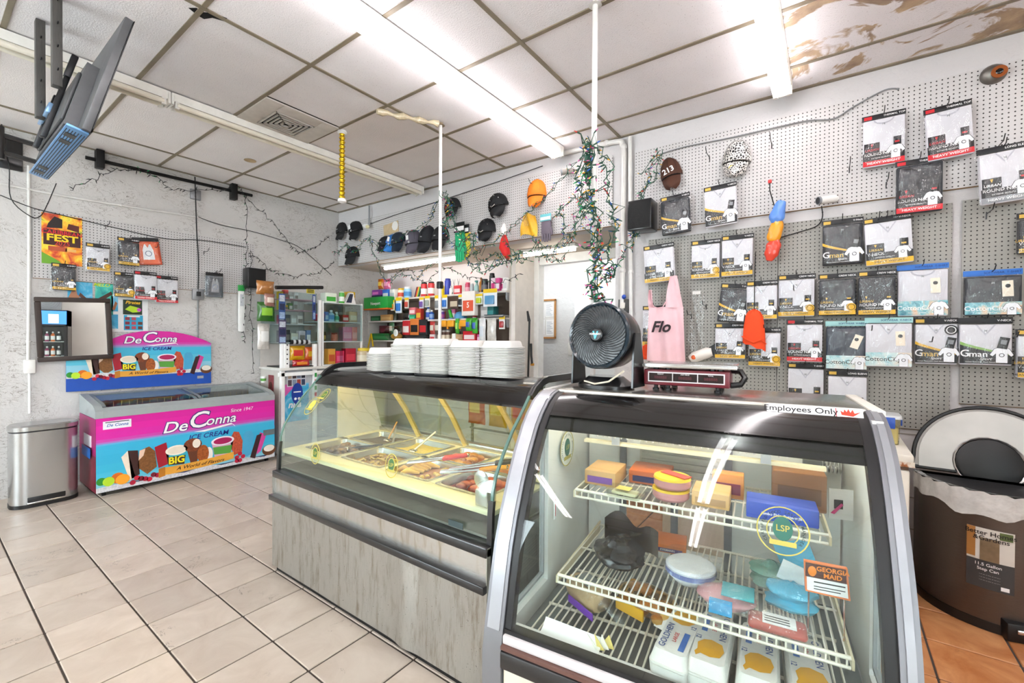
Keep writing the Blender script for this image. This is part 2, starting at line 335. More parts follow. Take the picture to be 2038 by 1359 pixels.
# ---------------------------------------------------------------- measured positions
PACKS = [('urban', 'b', 0.256, 2.508, 0.216, 0.344, 'w', 'red', 'THERMAL TOP', 'ROUND NECK', 0, 'white thermal top pack with red stripe, left of the two highest packs'),
 ('urban', 'b', 0.564, 2.483, 0.211, 0.331, 'w', 'red', 'THERMAL TOP', 'ROUND NECK', -3, 'white thermal top pack with red stripe, highest pack below the dome camera'),
 ('urban', 'b', 0.424, 2.176, 0.222, 0.339, 'd', 'red', 'THERMAL TOP', 'ROUND NECK', 0, 'dark grey thermal top pack with red stripe, across the upper pegboard edge'),
 ('urban', 'b', 0.793, 2.175, 0.216, 0.332, 'w', 'grey', 'LONG SLEEVE', 'ROUND NECK', -3, 'white long sleeve jersey pack with grey band at the upper right frame edge'),
 ('gman', 'b', 0.05, 1.896, 0.224, 0.31, 'd', 'gold', 'V-Neck', 'GMAN', 0, 'dark shirt pack with gold swoosh, left of the white gold-band pack'),
 ('urban', 'b', 0.292, 1.874, 0.24, 0.314, 'w', 'gold', 'V-NECK', 'V-NECK', -3, 'wide white v-neck shirt pack directly under the dark thermal top pack'),
 ('urban', 'b', 0.026, 1.556, 0.208, 0.285, 'd', 'gold', 'CREW NECK', 'ROUND NECK', 0, 'dark round neck shirt pack with gold seal, left of its dark twin'),
 ('urban', 'b', 0.229, 1.552, 0.194, 0.29, 'd', 'gold', 'CREW NECK', 'ROUND NECK', 0, 'dark round neck shirt pack with gold seal, beside the blue-header white pack'),
 ('cotton', 'b', 0.448, 1.543, 0.239, 0.326, 'w', 'blue', 'SOFTWEAR  T-SHIRT', 'CottonCity', 0, 'white shirt pack with bright blue header and skyline band'),
 ('cotton', 'b', 0.745, 1.539, 0.239, 0.268, 'd', 'blue', 'SOFTWEAR  T-SHIRT', 'CottonCity', 0, 'dark shirt pack with bright blue header, right of the white pegboard seam'),
 ('cotton', 'b', 0.077, 1.197, 0.225, 0.326, 'n', 'teal', 'SOFTWEAR  V-NECK', 'CottonCity', 0, 'navy shirt pack with pale teal header and slanted size tag'),
 ('cotton', 'b', 0.288, 1.226, 0.234, 0.315, 'w', 'teal', 'SOFTWEAR  V-NECK', 'CottonCity', 0, 'white shirt pack with pale teal header beside the navy pack'),
 ('gman', 'b', 0.511, 1.25, 0.199, 0.285, 'w', 'gold', 'V-NECK', 'GMAN', 0, 'white shirt pack with gold swoosh and dark round seal at its corner'),
 ('gman', 'b', 0.718, 1.253, 0.222, 0.279, 'w', 'green', 'V-NECK', 'GMAN', 0, 'white shirt pack with green swoosh below the dark blue-header pack'),
 ('urban', 'b', 0.085, 0.855, 0.214, 0.339, 'w', 'gold', 'LONG SLEEVE', 'V-NECK', 0, 'lowest white shirt pack right of centre, half hidden by the glass cooler'),
 ('urban', 'b', -1.139, 1.855, 0.248, 0.316, 'w', 'gold', 'CREW NECK', 'V-NECK', -3, 'white v-neck shirt pack hanging just above the pink tank top'),
 ('urban', 'b', -0.8, 1.864, 0.215, 0.307, 'w', 'gold', 'CREW NECK', 'ROUND NECK', 0, 'white shirt pack, left one of a close pair on the lower pegboard'),
 ('urban', 'b', -0.577, 1.866, 0.219, 0.314, 'w', 'gold', 'V-NECK', 'V-NECK', 0, 'white shirt pack, right one of a close pair left of the wrapped beanies'),
 ('gman', 'b', -0.612, 1.519, 0.205, 0.294, 'd', 'gold', 'T-SHIRT', 'GMAN', 6, 'tilted dark shirt pack with gold swoosh left of the orange beanie'),
 ('urban', 'b', -0.412, 1.538, 0.204, 0.284, 'w', 'gold', 'CREW NECK', 'V-NECK', 0, 'white shirt pack directly behind the top of the orange beanie'),
 ('urban', 'b', -0.204, 1.555, 0.224, 0.301, 'w', 'gold', 'CREW NECK', 'V-NECK', 0, 'white v-neck shirt pack with large gold seal right of the orange beanie'),
 ('urban', 'b', -0.619, 1.247, 0.216, 0.272, 'w', 'gold', 'CREW NECK', 'V-NECK', 0, 'white v-neck shirt pack just below the tilted dark pack'),
 ('urban', 'b', -0.393, 1.2, 0.209, 0.283, 'w', 'gold', 'V-NECK', 'V-NECK', 0, 'white v-neck shirt pack peeking out from below the orange beanie'),
 ('urban', 'b', -0.152, 1.241, 0.214, 0.298, 'w', 'red', 'THERMAL TOP', 'ROUND NECK', 0, 'white thermal top pack with red stripe, left of the navy pack'),
 ('urban', 'b', -0.144, 0.915, 0.217, 0.319, 'w', 'gold', 'T-SHIRT', 'V-NECK', 0, 'white shirt pack under the red-striped pack, half hidden by the cooler'),
 ('urban', 'b', -1.181, 1.332, 0.214, 0.34, 'w', 'gold', 'V-NECK', 'V-NECK', 0, 'white shirt pack hidden behind the pink tank top'),
 ('gman', 'b', -1.015, 2.237, 0.23, 0.318, 'd', 'gold', 'V-NECK', 'GMAN', -3, 'black shirt pack with yellow swoosh below the brown cap'),
 ('gman', 'b', -0.681, 2.251, 0.23, 0.319, 'w', 'gold', 'V-NECK', 'GMAN', -3, 'white shirt pack with gold swoosh below the snakeskin cap'),
 ('urban', 'b', 0.892, 1.881, 0.104, 0.236, 'd', 'gold', 'V-NECK', 'V-NECK', 0, 'dark shirt pack cut off by the right frame edge, upper one'),
 ('urban', 'b', 0.892, 1.185, 0.105, 0.279, 'w', 'gold', 'V-NECK', 'V-NECK', 0, 'white shirt pack cut off by the right frame edge, lower one'),
 ('urban', 'l', 1.08, 2.003, 0.17, 0.262, 'w', 'gold', 'A-SHIRT', 'TANK TOP', 0, 'white undershirt pack beside the festival poster'),
 ('urban', 'l', 1.301, 2.085, 0.169, 0.273, 'd', 'gold', 'A-SHIRT', 'TANK TOP', 0, 'dark undershirt pack left of the orange pack on left wall'),
 ('plain', 'l', 1.478, 2.119, 0.217, 0.277, 'o', 'orange', '', '', -8, 'tilted orange undershirt pack with white tank picture'),
 ('urban', 'l', 0.853, 1.802, 0.162, 0.246, 'd', 'gold', 'A-SHIRT', 'TANK TOP', 0, 'dark undershirt pack directly under the festival poster'),
 ('urban', 'l', 1.267, 1.774, 0.148, 0.247, 'd', 'gold', 'A-SHIRT', 'TANK TOP', 0, 'dark shirt pack left of the two red-striped white packs on left wall'),
 ('urban', 'l', 1.434, 1.757, 0.186, 0.29, 'w', 'red', 'T-SHIRT', 'CREW NECK', 0, 'white red-striped shirt pack in the middle of the lower row on left wall'),
 ('urban', 'l', 1.618, 1.738, 0.198, 0.289, 'w', 'red', 'T-SHIRT', 'CREW NECK', 0, 'white red-striped shirt pack at the right end of the lower row on left wall'),
 ('plain', 'l', 2.056, 1.835, 0.175, 0.278, 'g', 'grey', '', '', 0, 'grey sock pack alone beside the black wall cable')]
CAPS = [(-5.788, 2.709, 0.331, 0.286, '#17181b', -10, 'black mesh cap at the far left corner'), (-5.24, 2.659, 0.321, 0.305, '#121317', -14, 'black cap with white sticker on the crown'),
 (-5.311, 2.346, 0.315, 0.28, '#15161a', -4, 'black cap lowest in the corner group'), (-4.605, 2.457, 0.303, 0.223, '#15181d', 10, 'black cap behind the blue cap'),
 (-4.46, 2.436, 0.256, 0.251, '#2f7fd0', 20, 'bright blue cap with white tag'), (-4.376, 2.414, 0.289, 0.286, '#172433', -12, 'dark navy cap right of the blue cap'),
 (-4.109, 2.363, 0.264, 0.327, '#5b5763', -6, 'grey cap with white side label'), (-3.877, 2.351, 0.251, 0.354, '#1b1c22', 8, 'black cap left of the pole'),
 (-3.657, 2.358, 0.255, 0.317, '#201f23', 0, 'black cap behind the white pole'), (-3.475, 2.705, 0.221, 0.265, '#15171a', -10, 'black cap with red patch high right of the pole'),
 (-2.833, 2.605, 0.242, 0.297, '#141619', -14, 'black leather cap with studs, upper one'), (-2.984, 2.383, 0.224, 0.276, '#141619', 0, 'black leather cap with studs, lower one'),
 (-2.362, 2.635, 0.209, 0.314, '#f0801a', 0, 'bright orange cap high over the doorway'), (-1.076, 2.564, 0.175, 0.309, '#4d2a1a', -12, 'brown cap reading 213'),
 (-0.593, 2.574, 0.203, 0.311, 'snake', 4, 'black and white snakeskin cap')]
STRINGS = [('dark', [(-5.62, 0.894, 2.722), (-5.62, 1.099, 2.911), (-5.62, 1.301, 3.045), (-5.62, 1.479, 3.05), (-5.62, 1.669, 2.95), (-5.62, 2.067, 3.043), (-5.62, 2.273, 3.134), (-5.62, 2.382, 3.046)],
  'dark string lights tangled along the black rail'),
 ('dark', [(-5.64, 2.391, 3.052), (-5.64, 2.391, 2.528), (-5.64, 2.38, 2.05), (-5.64, 2.369, 1.573), (-5.64, 2.38, 1.335)], 'dark string lights hanging straight down from the rail end'),
 ('dark', [(-5.64, 2.402, 3.037), (-5.64, 2.681, 2.83), (-5.64, 2.9, 2.62), (-5.64, 3.065, 2.518), (-5.64, 3.238, 2.6), (-5.64, 3.457, 2.79)],
  'dark string lights running from the rail end to the corner'),
 ('dark', [(-5.63, 2.431, 2.427), (-5.63, 2.616, 2.26), (-5.63, 2.8, 2.189), (-5.63, 3.06, 2.201), (-5.63, 3.341, 2.289), (-5.63, 3.528, 2.452)],
  'dark string lights sagging in a low garland left of the corner'),
 ('dark', [(-5.63, 2.442, 2.417), (-5.63, 2.426, 2.055), (-5.63, 2.443, 1.575), (-5.63, 2.472, 0.971)], 'dark string lights hanging past the black speaker on left wall'),
 ('multi',
  [(-5.602, 3.525, 2.554), (-5.336, 3.53, 2.628), (-5.169, 3.532, 2.542), (-4.852, 3.537, 2.67), (-4.601, 3.541, 2.481), (-4.227, 3.547, 2.623), (-3.797, 3.554, 2.742), (-3.622, 3.557, 2.943)],
  'green string lights strung below the corner caps'),
 ('multi', [(-4.825, 3.518, 2.663), (-4.673, 3.52, 2.358), (-4.477, 3.523, 2.09), (-4.201, 3.528, 2.162), (-3.939, 3.532, 2.083), (-3.774, 3.535, 2.215), (-3.536, 3.538, 2.279)],
  'green string lights drooping below the blue cap'),
 ('multi',
  [(-3.53, 3.528, 3.032), (-3.378, 3.531, 2.839), (-3.49, 3.529, 2.69), (-3.303, 3.532, 2.554), (-3.088, 3.536, 2.419), (-3.018, 3.537, 2.2), (-2.787, 3.54, 2.255), (-2.629, 3.543, 2.163),
   (-2.449, 3.546, 2.244)],
  'green string lights bunched beside the green glove'),
 ('multi',
  [(-3.444, 3.52, 2.958), (-3.421, 3.52, 2.788), (-3.221, 3.523, 2.487), (-3.149, 3.525, 2.264), (-2.877, 3.529, 2.34), (-2.685, 3.532, 2.419), (-2.503, 3.535, 2.543), (-2.217, 3.54, 2.69),
   (-1.953, 3.544, 2.918), (-1.746, 3.547, 3.095)],
  'green string lights rising from the glove to the pole top'),
 ('multi', [(-3.078, 3.526, 2.178), (-2.746, 3.531, 2.132), (-2.442, 3.536, 2.242), (-2.159, 3.54, 2.164), (-1.949, 3.544, 2.28), (-1.849, 3.545, 2.492), (-1.753, 3.547, 2.699)],
  'green string lights in a long swag under the header'),
 ('multi', [(-2.314, 3.518, 2.368), (-2.174, 3.52, 2.163), (-1.988, 3.523, 2.121), (-1.887, 3.525, 2.314), (-1.79, 3.526, 2.479), (-1.83, 3.526, 2.618)],
  'green string lights knotted left of the right pole'),
 ('multi',
  [(-1.029, 2.09, 2.438), (-1.012, 2.09, 2.368), (-1.034, 2.09, 2.27), (-1.004, 2.09, 2.16), (-1.026, 2.09, 2.06), (-1.008, 2.09, 1.927), (-0.985, 2.09, 1.795), (-1.0, 2.09, 1.667),
   (-0.977, 2.09, 1.601)],
  'green string lights wound down the right white pole'),
 ('multi', [(-1.035, 2.15, 2.448), (-0.963, 2.15, 2.299), (-0.933, 2.15, 2.111), (-0.905, 2.15, 1.977), (-0.945, 2.15, 1.852), (-0.917, 2.15, 1.745), (-0.958, 2.15, 1.697)],
  'green string lights looping right of the right pole'),
 ('multi', [(-1.05, 2.11, 2.424), (-1.102, 2.11, 2.264), (-1.057, 2.11, 2.122), (-0.984, 2.11, 2.006), (-0.969, 2.11, 1.848), (-0.987, 2.11, 1.694), (-0.975, 2.11, 1.59)],
  'blue and green string lights hanging in a thick bundle'),
 ('multi', [(-2.571, 2.57, 2.568), (-2.458, 2.57, 2.407), (-2.541, 2.57, 2.279), (-2.429, 2.57, 2.124), (-2.22, 2.57, 2.176), (-2.296, 2.57, 2.011), (-2.143, 2.57, 1.901), (-1.953, 2.57, 1.958)],
  'green string lights tangled right beside the thin white pole'),
 ('multi', [(-2.655, 3.492, 2.408), (-2.414, 3.496, 2.136), (-2.245, 3.499, 2.308), (-2.081, 3.502, 2.196), (-1.953, 3.504, 2.409), (-2.032, 3.502, 2.557), (-1.83, 3.506, 2.635)],
  'green string lights tangled under the yellow poncho'),
 ('dark', [(-4.49, 3.533, 2.092), (-4.124, 3.539, 2.218), (-3.824, 3.544, 2.047), (-3.545, 3.548, 2.197), (-3.282, 3.552, 2.091), (-3.034, 3.556, 2.019), (-2.705, 3.562, 1.97), (-2.49, 3.565, 2.015)],
  'dark string lights looped along the recess opening'),
 ('multi', [(-1.138, 3.577, 2.913), (-1.226, 3.575, 2.77), (-1.266, 3.575, 2.531), (-1.315, 3.574, 2.373), (-1.356, 3.573, 2.212), (-1.456, 3.572, 2.053), (-1.544, 3.57, 1.911)],
  'green string lights draped over the wall speaker'),
 ('multi', [(-1.12, 3.597, 2.923), (-1.191, 3.596, 2.728), (-1.294, 3.594, 2.562), (-1.313, 3.594, 2.294), (-1.347, 3.593, 2.256)], 'green string lights pinned high beside the brown cap')]
CABLES = [('black', 0.006, [(-5.67, 1.88, 3.144), (-5.67, 1.89, 2.773), (-5.67, 1.899, 2.499), (-5.67, 1.913, 2.225), (-5.67, 1.908, 1.836)], 'thick black cable running down the left wall'),
 ('black', 0.004, [(-5.67, 0.479, 2.575), (-5.67, 0.651, 2.516), (-5.67, 0.804, 2.495), (-5.67, 1.162, 2.456), (-5.67, 1.618, 2.419), (-5.67, 1.937, 2.462), (-5.67, 2.404, 2.463)],
  'black cable strung across the left pegboard'),
 ('black', 0.004, [(-5.67, 1.913, 2.712), (-5.67, 2.136, 2.67), (-5.67, 2.46, 2.665), (-5.67, 2.819, 2.622), (-5.67, 3.081, 2.557), (-5.67, 3.515, 2.258)], 'black cable bundle running to the corner'),
 ('black', 0.004, [(-5.66, 0.48, 3.3), (-5.66, 0.493, 3.117), (-5.66, 0.529, 2.833), (-5.66, 0.539, 2.56), (-5.66, 0.649, 2.435), (-5.66, 0.71, 2.449), (-5.66, 0.756, 2.571), (-5.66, 0.81, 2.765)],
  'black cable looping at the far left edge'),
 ('white', 0.011, [(-5.68, 0.48, 2.675), (-5.68, 0.775, 2.669), (-5.68, 1.11, 2.677), (-5.68, 1.495, 2.692), (-5.68, 1.893, 2.709), (-5.68, 2.352, 2.675)],
  'white conduit pipe running along the left wall'),
 ('white', 0.012, [(-5.68, 0.644, 2.874), (-5.68, 0.645, 2.131), (-5.68, 0.64, 1.517), (-5.68, 0.637, 1.183)], 'white vertical conduit above the outlet box'),
 ('grey', 0.008, [(-5.68, 1.912, 1.826), (-5.68, 1.911, 1.336)], 'thin grey conduit below the junction box'),
 ('white', 0.022, [(-1.482, 3.681, 1.546), (-1.479, 3.681, 2.334), (-1.476, 3.681, 2.987), (-1.494, 3.681, 3.079), (-1.555, 3.68, 3.129), (-2.079, 3.672, 3.151)],
  'white bent pipe between the pegboards'),
 ('white', 0.018, [(-1.401, 3.683, 1.545), (-1.412, 3.682, 2.325), (-1.423, 3.682, 3.139)], 'straight white pipe beside the bent pipe'),
 ('grey', 0.005,
  [(-1.201, 3.686, 2.924), (-0.98, 3.689, 2.941), (-0.65, 3.695, 2.93), (-0.29, 3.7, 2.928), (-0.141, 3.703, 2.923), (0.0, 3.705, 2.897), (0.107, 3.707, 2.947), (0.26, 3.709, 3.005),
   (0.334, 3.71, 2.991)],
  'grey cable strung across the upper pegboard'),
 ('black', 0.004, [(-0.064, 3.704, 2.317), (-0.058, 3.704, 2.24), (-0.091, 3.704, 2.183), (-0.193, 3.702, 2.155), (-0.329, 3.7, 2.126)], 'black cable dropping from the white bullet camera'),
 ('black', 0.004, [(-5.586, 3.616, 2.841), (-4.522, 3.633, 2.931), (-3.648, 3.647, 2.982), (-2.852, 3.659, 3.033), (-2.3, 3.668, 3.08)], 'black cable along the header pegboard top'),
 ('black', 0.005, [(-5.743, 3.613, 3.119), (-5.73, 3.613, 2.76), (-5.704, 3.614, 2.365)], 'black cable in the room corner')]
ART = {'banner': (0.452, 0.002, 1.071, 0.237),
 'big': (0.487, 0.138, 0.658, 0.352),
 'cherry': (0.226, 0.039, 0.441, 0.174),
 'coco': (1.354, 0.061, 1.506, 0.193),
 'cone': (0.627, 0.129, 0.782, 0.391),
 'cookie': (0.738, 0.135, 0.88, 0.313),
 'cup': (0.867, 0.16, 1.071, 0.366),
 'ice': (0.713, 0.388, 0.988, 0.508),
 'lime': (0.005, 0.085, 0.116, 0.175),
 'logo': (0.47, 0.381, 1.086, 0.639),
 'nut': (0.278, 0.13, 0.419, 0.381),
 'orange': (0.096, 0.071, 0.226, 0.196),
 'pop': (1.158, 0.107, 1.269, 0.379),
 'red': (0.402, 0.164, 0.521, 0.394),
 'sand': (0.165, 0.099, 0.294, 0.372),
 'sand2': (1.232, 0.069, 1.401, 0.345),
 'since': (1.05, 0.587, 1.246, 0.65),
 'straw': (1.036, 0.148, 1.158, 0.398)}
# ================================================================ the setting
GROUT = mat('#4a423c', .9, var=.2)
fl = struct('floor', (box(XL-.2, X1+.2, Y0-.2, 5.6, -.12, -.006), GROUT))
TB = tilemat('#b5a697', '#c6b9ab', 'beige_tile'); TO = tilemat('#a8622f', '#d59a68', 'terracotta_tile')
tv, tf_ = box(-.1482, .1482, -.1482, .1482, -.012, 0, .003, 1)
def tile_mesh(m):
    me = bpy.data.meshes.new('tile'); me.from_pydata(tv, [], tf_); me.materials.append(m); return me
TMB, TMO = tile_mesh(TB), tile_mesh(TO)
far_b, far_o = [], []
for i in range(-9, 21):
    x = -2.984+.305*i+.1525
    if x < XL-.1 or x > X1: continue
    for j in range(-15, 13):
        y = .3834+.3042*j+.1521
        if y < Y0 or y > 3.85: continue
        orange = y > 2.1 and x > -2.6 or (x > 0.15 and y > 1.25)
        seen = (x < -2.4 and -.25 < y < 2.6) or (x < -.4 and .25 < y < 1.4) or (-1.3 < x < 1.3 and y > 1.9) or (.1 < x < 1.3 and y > 1.2)
        if seen:
            inst('tile', TMO if orange else TMB, fl, (x, y, random.uniform(-.0012, .0)))
        else: (far_o if orange else far_b).append(mv((tv, tf_), x, y, 0))
obj('tile_field', [(join(*far_b), TB), (join(*far_o), TO)], fl, kind='stuff')
# ceiling
ce = struct('ceiling', (box(XL-.2, X1+.2, Y0-.2, 3.75, 3.19, 3.3), mat('#3a342e', .9)))
CX = [XL, -5.197, -3.977, -2.757, -1.52, -.31, .91, 2.13, X1]
CY = [Y0]+[.341+.61*k for k in range(-7, 6)]+[3.73]
CM = [ceilmat('ceiling_tile', c='#ebe8ea'), ceilmat('ceiling_tile_plain', c='#e9e3e1', holes=False), ceilmat('ceiling_tile_stained', 1.15, '#ebe8ea'), ceilmat('ceiling_tile_marked', .2, '#e9e5e6')]
BAR = mat('#857a66', .5, var=.18, sc=6)
for i in range(len(CX)-1):
    for j in range(len(CY)-1):
        x0, x1, y0, y1 = CX[i]+.009, CX[i+1]-.009, CY[j]+.009, CY[j+1]-.009
        if x1-x0 < .05 or y1-y0 < .05: continue
        m = CM[0]
        if i >= 5 and j >= len(CY)-3: m = CM[2]
        elif i == 1 and j >= 8 or i == 0: m = CM[1]
        elif j <= 8 and i in (1, 2): m = CM[3]
        if i == 2 and abs(CY[j]-1.561) < .01: x0 = -3.375
        if i == 2 and CY[j] > 2.1 and CY[j] < 3.3: m = CM[1]
        cx, cy = (x0+x1)/2, (y0+y1)/2
        obj('ceiling_tile', (box(x0-cx, x1-cx, y0-cy, y1-cy, 0, .014), m), ce, (cx, cy, 3.168+random.uniform(0, .002)))
for x in CX[1:-1]: obj('grid_bar', (box(-.0125, .0125, Y0-0, 3.72, 0, .02), BAR), ce, (x, 0, 3.162))
for y in CY[1:-1]: obj('grid_bar', (box(XL, X1, -.0125, .0125, 0, .02), BAR), ce, (0, y, 3.163))
obj('edge_angle', (box(XL, XL+.022, Y0, 3.6, 0, .018), BAR), ce, (0, 0, 3.160))
obj('edge_angle', (box(-5.7, 3.2, -.03, 0, 0, .018), BAR), ce, (0, BY, 3.160), BA)
obj('broken_corner', (prism([(0, 0), (.1, .02), (.19, -.02), (.15, -.07), (.06, -.05), (-.02, -.09), (-.06, -.05), (-.1, .03), (-.03, .05)], 0, .003), mat('#0c0a09', .95)), ce, (-2.80, .965, 3.1665), rot=(PI/2, 0, .9)).scale = (.6, 1, .6)
obj('stain_ring', (disc(0, 0, .055, 0, 24), mat('#b9a07c', .9, var=.2)), ce, (-4.75, 2.05, 3.1665), rot=(PI/2, 0, 0))
# walls
WL = stucco('#d0cdca', 'stucco_left'); WB = stucco('#cdcaca', 'plaster_back', False)
struct('wall_left', (box(-.18, 0, Y0-.2, 5.6, -.05, 3.3), WL), loc=(XL, 0, 0))
struct('wall_back', (box(-1.56, 3.6, 0, .18, -.05, 3.3), WB), loc=(0, BY, 0), rz=BA)
struct('wall_header', (box(-5.72, -1.56, 0, .14, 2.40, 3.3), WB), loc=(0, BY, 0), rz=BA)
SOF = mat('#cfc2b4', .7, var=.12, sc=3)
struct('ceiling_recess', (box(-5.7, -1.2, 3.72, 4.75, 2.405, 2.47), SOF))
RW = mat('#efe6e6', .6, var=.05, sc=3)
struct('wall_recess', (box(-5.7, -3.03, 4.50, 4.6, 0, 2.41), RW))
struct('wall_partition', [(box(-3.06, -3.0, 4.2, 4.6, 0, 2.41), mat('#e4ddd6', .6))])
BK = stucco('#d4d4d2', 'plaster_backroom', False)
struct('wall_backroom', (box(-4.6, 0.2, 5.40, 5.5, 0, 2.9), BK))
struct('wall_backroom_side', (box(-1.36, -1.2, 3.9, 5.5, 0, 2.9), BK))
struct('ceiling_backroom', (box(-4.6, 0.2, 4.75, 5.5, 2.78, 2.86), SOF))
struct('wall_backroom_end', (box(-4.7, -4.6, 4.6, 5.5, 0, 2.9), BK))
struct('trim_1', (box(-3.0, -1.36, 4.62, 4.72, 2.30, 2.42), WHITE))
struct('trim_2', (box(-3.02, -2.93, 4.6, 4.72, 0, 2.41), WHITE))
wf = mat('#dedbd4', .7, var=.06, sc=2)
def shop_window(name, horiz, a, b, c0, c1):      # a wall with one wide window: pieces around the opening, then frame and panes
    fm = mat('#9a9c9e', .4, .7)
    def bb(u0, u1, z0, z1, d0=-.15, d1=0.): return box(u0, u1, Y0+d0, Y0+d1, z0, z1) if horiz else box(X1-d1, X1-d0, u0, u1, z0, z1)
    struct('wall_front' if horiz else 'wall_right', [(bb(c0, c1, 0, .45), wf), (bb(c0, c1, 2.75, 3.3), wf), (bb(c0, a, .45, 2.75), wf), (bb(b, c1, .45, 2.75), wf)])
    wn = struct(name, [(bb(a, b, z, z+.05, -.1, -.04), fm) for z in (.45, 2.70)]+[(bb(a+(b-a)*k/3-.025, a+(b-a)*k/3+.025, .45, 2.75, -.1, -.04), fm) for k in range(4)])
    for k in range(3): obj('pane', (bb(a+(b-a)*k/3+.03, a+(b-a)*(k+1)/3-.03, .5, 2.7, -.075, -.069), glassy()), wn)
shop_window('window_1', True, -5.5, -2.6, XL-.1, X1+.1)
shop_window('added_window', False, -3.9, -1.2, Y0-.1, 4.2)  # unseen window added for more daylight, brightens the left wall
struct('baseboard_left', (box(0, .012, Y0, .45, 0, .09), mat('#6d675f', .6)), loc=(XL, 0, 0))
obj('block_course', [(box(-.35, 3.4, -.004, 0, z, z+.006), mat('#9b968c', .9)) for z in (.2, .4, .6, .8)], bpy.data.objects['wall_back'])
# pegboards
PW, PG = pegmat('#c8c5c4', 'pegboard_white'), pegmat('#9c9a94', 'pegboard_grey')
EDGE = mat('#8a6a45', .7)
def pegboard(label, u0, u1, z0, z1, m, left=False):
    w, h = u1-u0, z1-z0
    t = thing('pegboard', label, 'pegboard', (XL, u0, z0) if left else bwp(u0, z0, 0), PI/2 if left else BA, 'perforated wall boards')
    obj('panel', (box(0, w, -.018, -.013, 0, h), m), t)
    obj('edge_strip', (box(0, w, -.013, 0, -.004, 0), EDGE), t)
    for x in (.02, w/2, w-.04): obj('batten', (box(x, x+.02, -.013, 0, .01, h-.01), EDGE), t)
    return t
PBU = pegboard('long white pegboard high on the shirt wall', -1.385, 2.2, 2.315, 3.0, PW)
PBA = pegboard('grey lower pegboard behind the pink tank top', -1.26, -.322, .84, 2.232, PG)
PBB = pegboard('grey lower pegboard with most of the shirt packs', -.316, .585, .84, 2.232, PG)
PBC = pegboard('grey lower pegboard above the brown bin', .628, 2.0, 1.02, 2.238, PG)
PBH = pegboard('white pegboard over the shelves, corner half with most caps', -5.69, -3.36, 2.40, 2.985, PW)
PBI = pegboard('white pegboard over the doorway with the orange cap', -3.354, -1.585, 2.40, 3.02, PW)
PBL = pegboard('white pegboard on the left wall behind the festival poster', .667, 2.505, 1.905, 2.515, PW, True)
HK = None
def hook(board, x, z, L=.16, lift=.035):
    global HK
    if HK is None:
        HK = bpy.data.meshes.new('peg_hook'); vf = join(tube([(0, -.018, 0), (0, -.05, .0), (0, -.14, 0), (0, -.17, .03)], .0028, 5), tube([(0, -.02, -.03), (0, -.022, .012)], .003, 5))
        HK.from_pydata(vf[0], [], vf[1]); HK.materials.append(DARKMETAL)
    inst('peg_hook', HK, board, (x, 0, z))
for b, pts in ((PBU, [(1.02, .50), (1.47, .23), (1.66, .09), (.6, .5), (2.15, .2)]), (PBB, [(.55, 1.33), (.52, .62), (.8, .55), (.1, .9)]), (PBC, [(.1, 1.12), (.2, .4), (.35, .8)]), (PBA, [(.46, .82), (.35, .75), (.62, .35)]),
               (PBL, [(.48, .55), (1.42, .22), (1.30, .43), (.85, .4)]), (PBI, [(.55, .35), (.98, .5)])):
    for x, z in pts: hook(b, x, z)
# ---------------------------------------------------------------- fluorescent strips
TUBE_ON, TUBE_OFF = emit('#f9f3f5', TUBE), mat('#e9e2d2', .35)
FIX = mat('#e8e6df', .4, var=.08)
def fixture(x, y0, y1, lit, label, z=3.16, wide=.115):
    t = thing('fluorescent_light', label, 'ceiling light', (x, (y0+y1)/2, z), 0, 'fluorescent ceiling strips'); L = (y1-y0)/2
    obj('housing', (prism([(-wide/2, 0), (-wide/2+.012, -.055), (wide/2-.012, -.055), (wide/2, 0)], -L, L), FIX), t)
    for s in (-1, 1):
        obj('end_cap', (box(-wide/2, wide/2, s*L-.008, s*L+.008, -.085, 0, .004), FIX), t)
        tb = obj('tube', (cyl((s*.036, -L+.03, -.075), (s*.036, L-.03, -.075), .019, n=12), TUBE_ON if lit else TUBE_OFF), t)
        for e in (-1, 1): obj('socket', (box(s*.036-.012, s*.036+.012, e*(L-.03)-.014, e*(L-.03)+.014, -.1, -.05, .003), FIX), tb)
fixture(-2.07, 1.13, 3.57, True, 'lit fluorescent strip crossing the middle of the ceiling')
fixture(-.29, 1.13, 3.57, True, 'lit fluorescent strip above the shirt pegboard')
fixture(-3.93, 1.15, 3.57, False, 'unlit fluorescent strip over the vent')
fixture(-3.93, -1.3, 1.13, False, 'unlit fluorescent strip behind the television')
for x, y in ((-2.07, -1.35), (-.29, -1.35), (1.5, 1.13), (1.5, -1.35), (-2.07, -3.9), (-.29, -3.9)):  # lit strips added out of view for extra soft fill
    fixture(x, y, y+2.4, True, 'unseen fluorescent strip added for fill light over the front of the shop')
t = thing('fluorescent_light', 'lit fluorescent tube glowing under the header above the shelves', 'ceiling light', (-4.3, 3.92, 2.405))
obj('housing', (box(-.75, .75, -.05, .05, -.03, 0, .004), FIX), t); obj('tube', (cyl((-.72, 0, -.055), (.72, 0, -.055), .02), emit('#fff8ee', 10)), t)
t = thing('fluorescent_light', 'lit fluorescent tube at the back doorway', 'ceiling light', (-2.55, 4.2, 2.405))
obj('housing', (box(-.35, .35, -.05, .05, -.03, 0, .004), FIX), t); obj('tube', (cyl((-.33, 0, -.055), (.33, 0, -.055), .02), emit('#fff8ee', 10)), t)
t = thing('fluorescent_light', 'lit fluorescent tube in the back room', 'ceiling light', (-2.2, 5.05, 2.78))
obj('housing', (box(-.55, .55, -.05, .05, -.03, 0, .004), FIX), t); obj('tube', (cyl((-.53, 0, -.055), (.53, 0, -.055), .02), emit('#fff8ee', 9)), t)
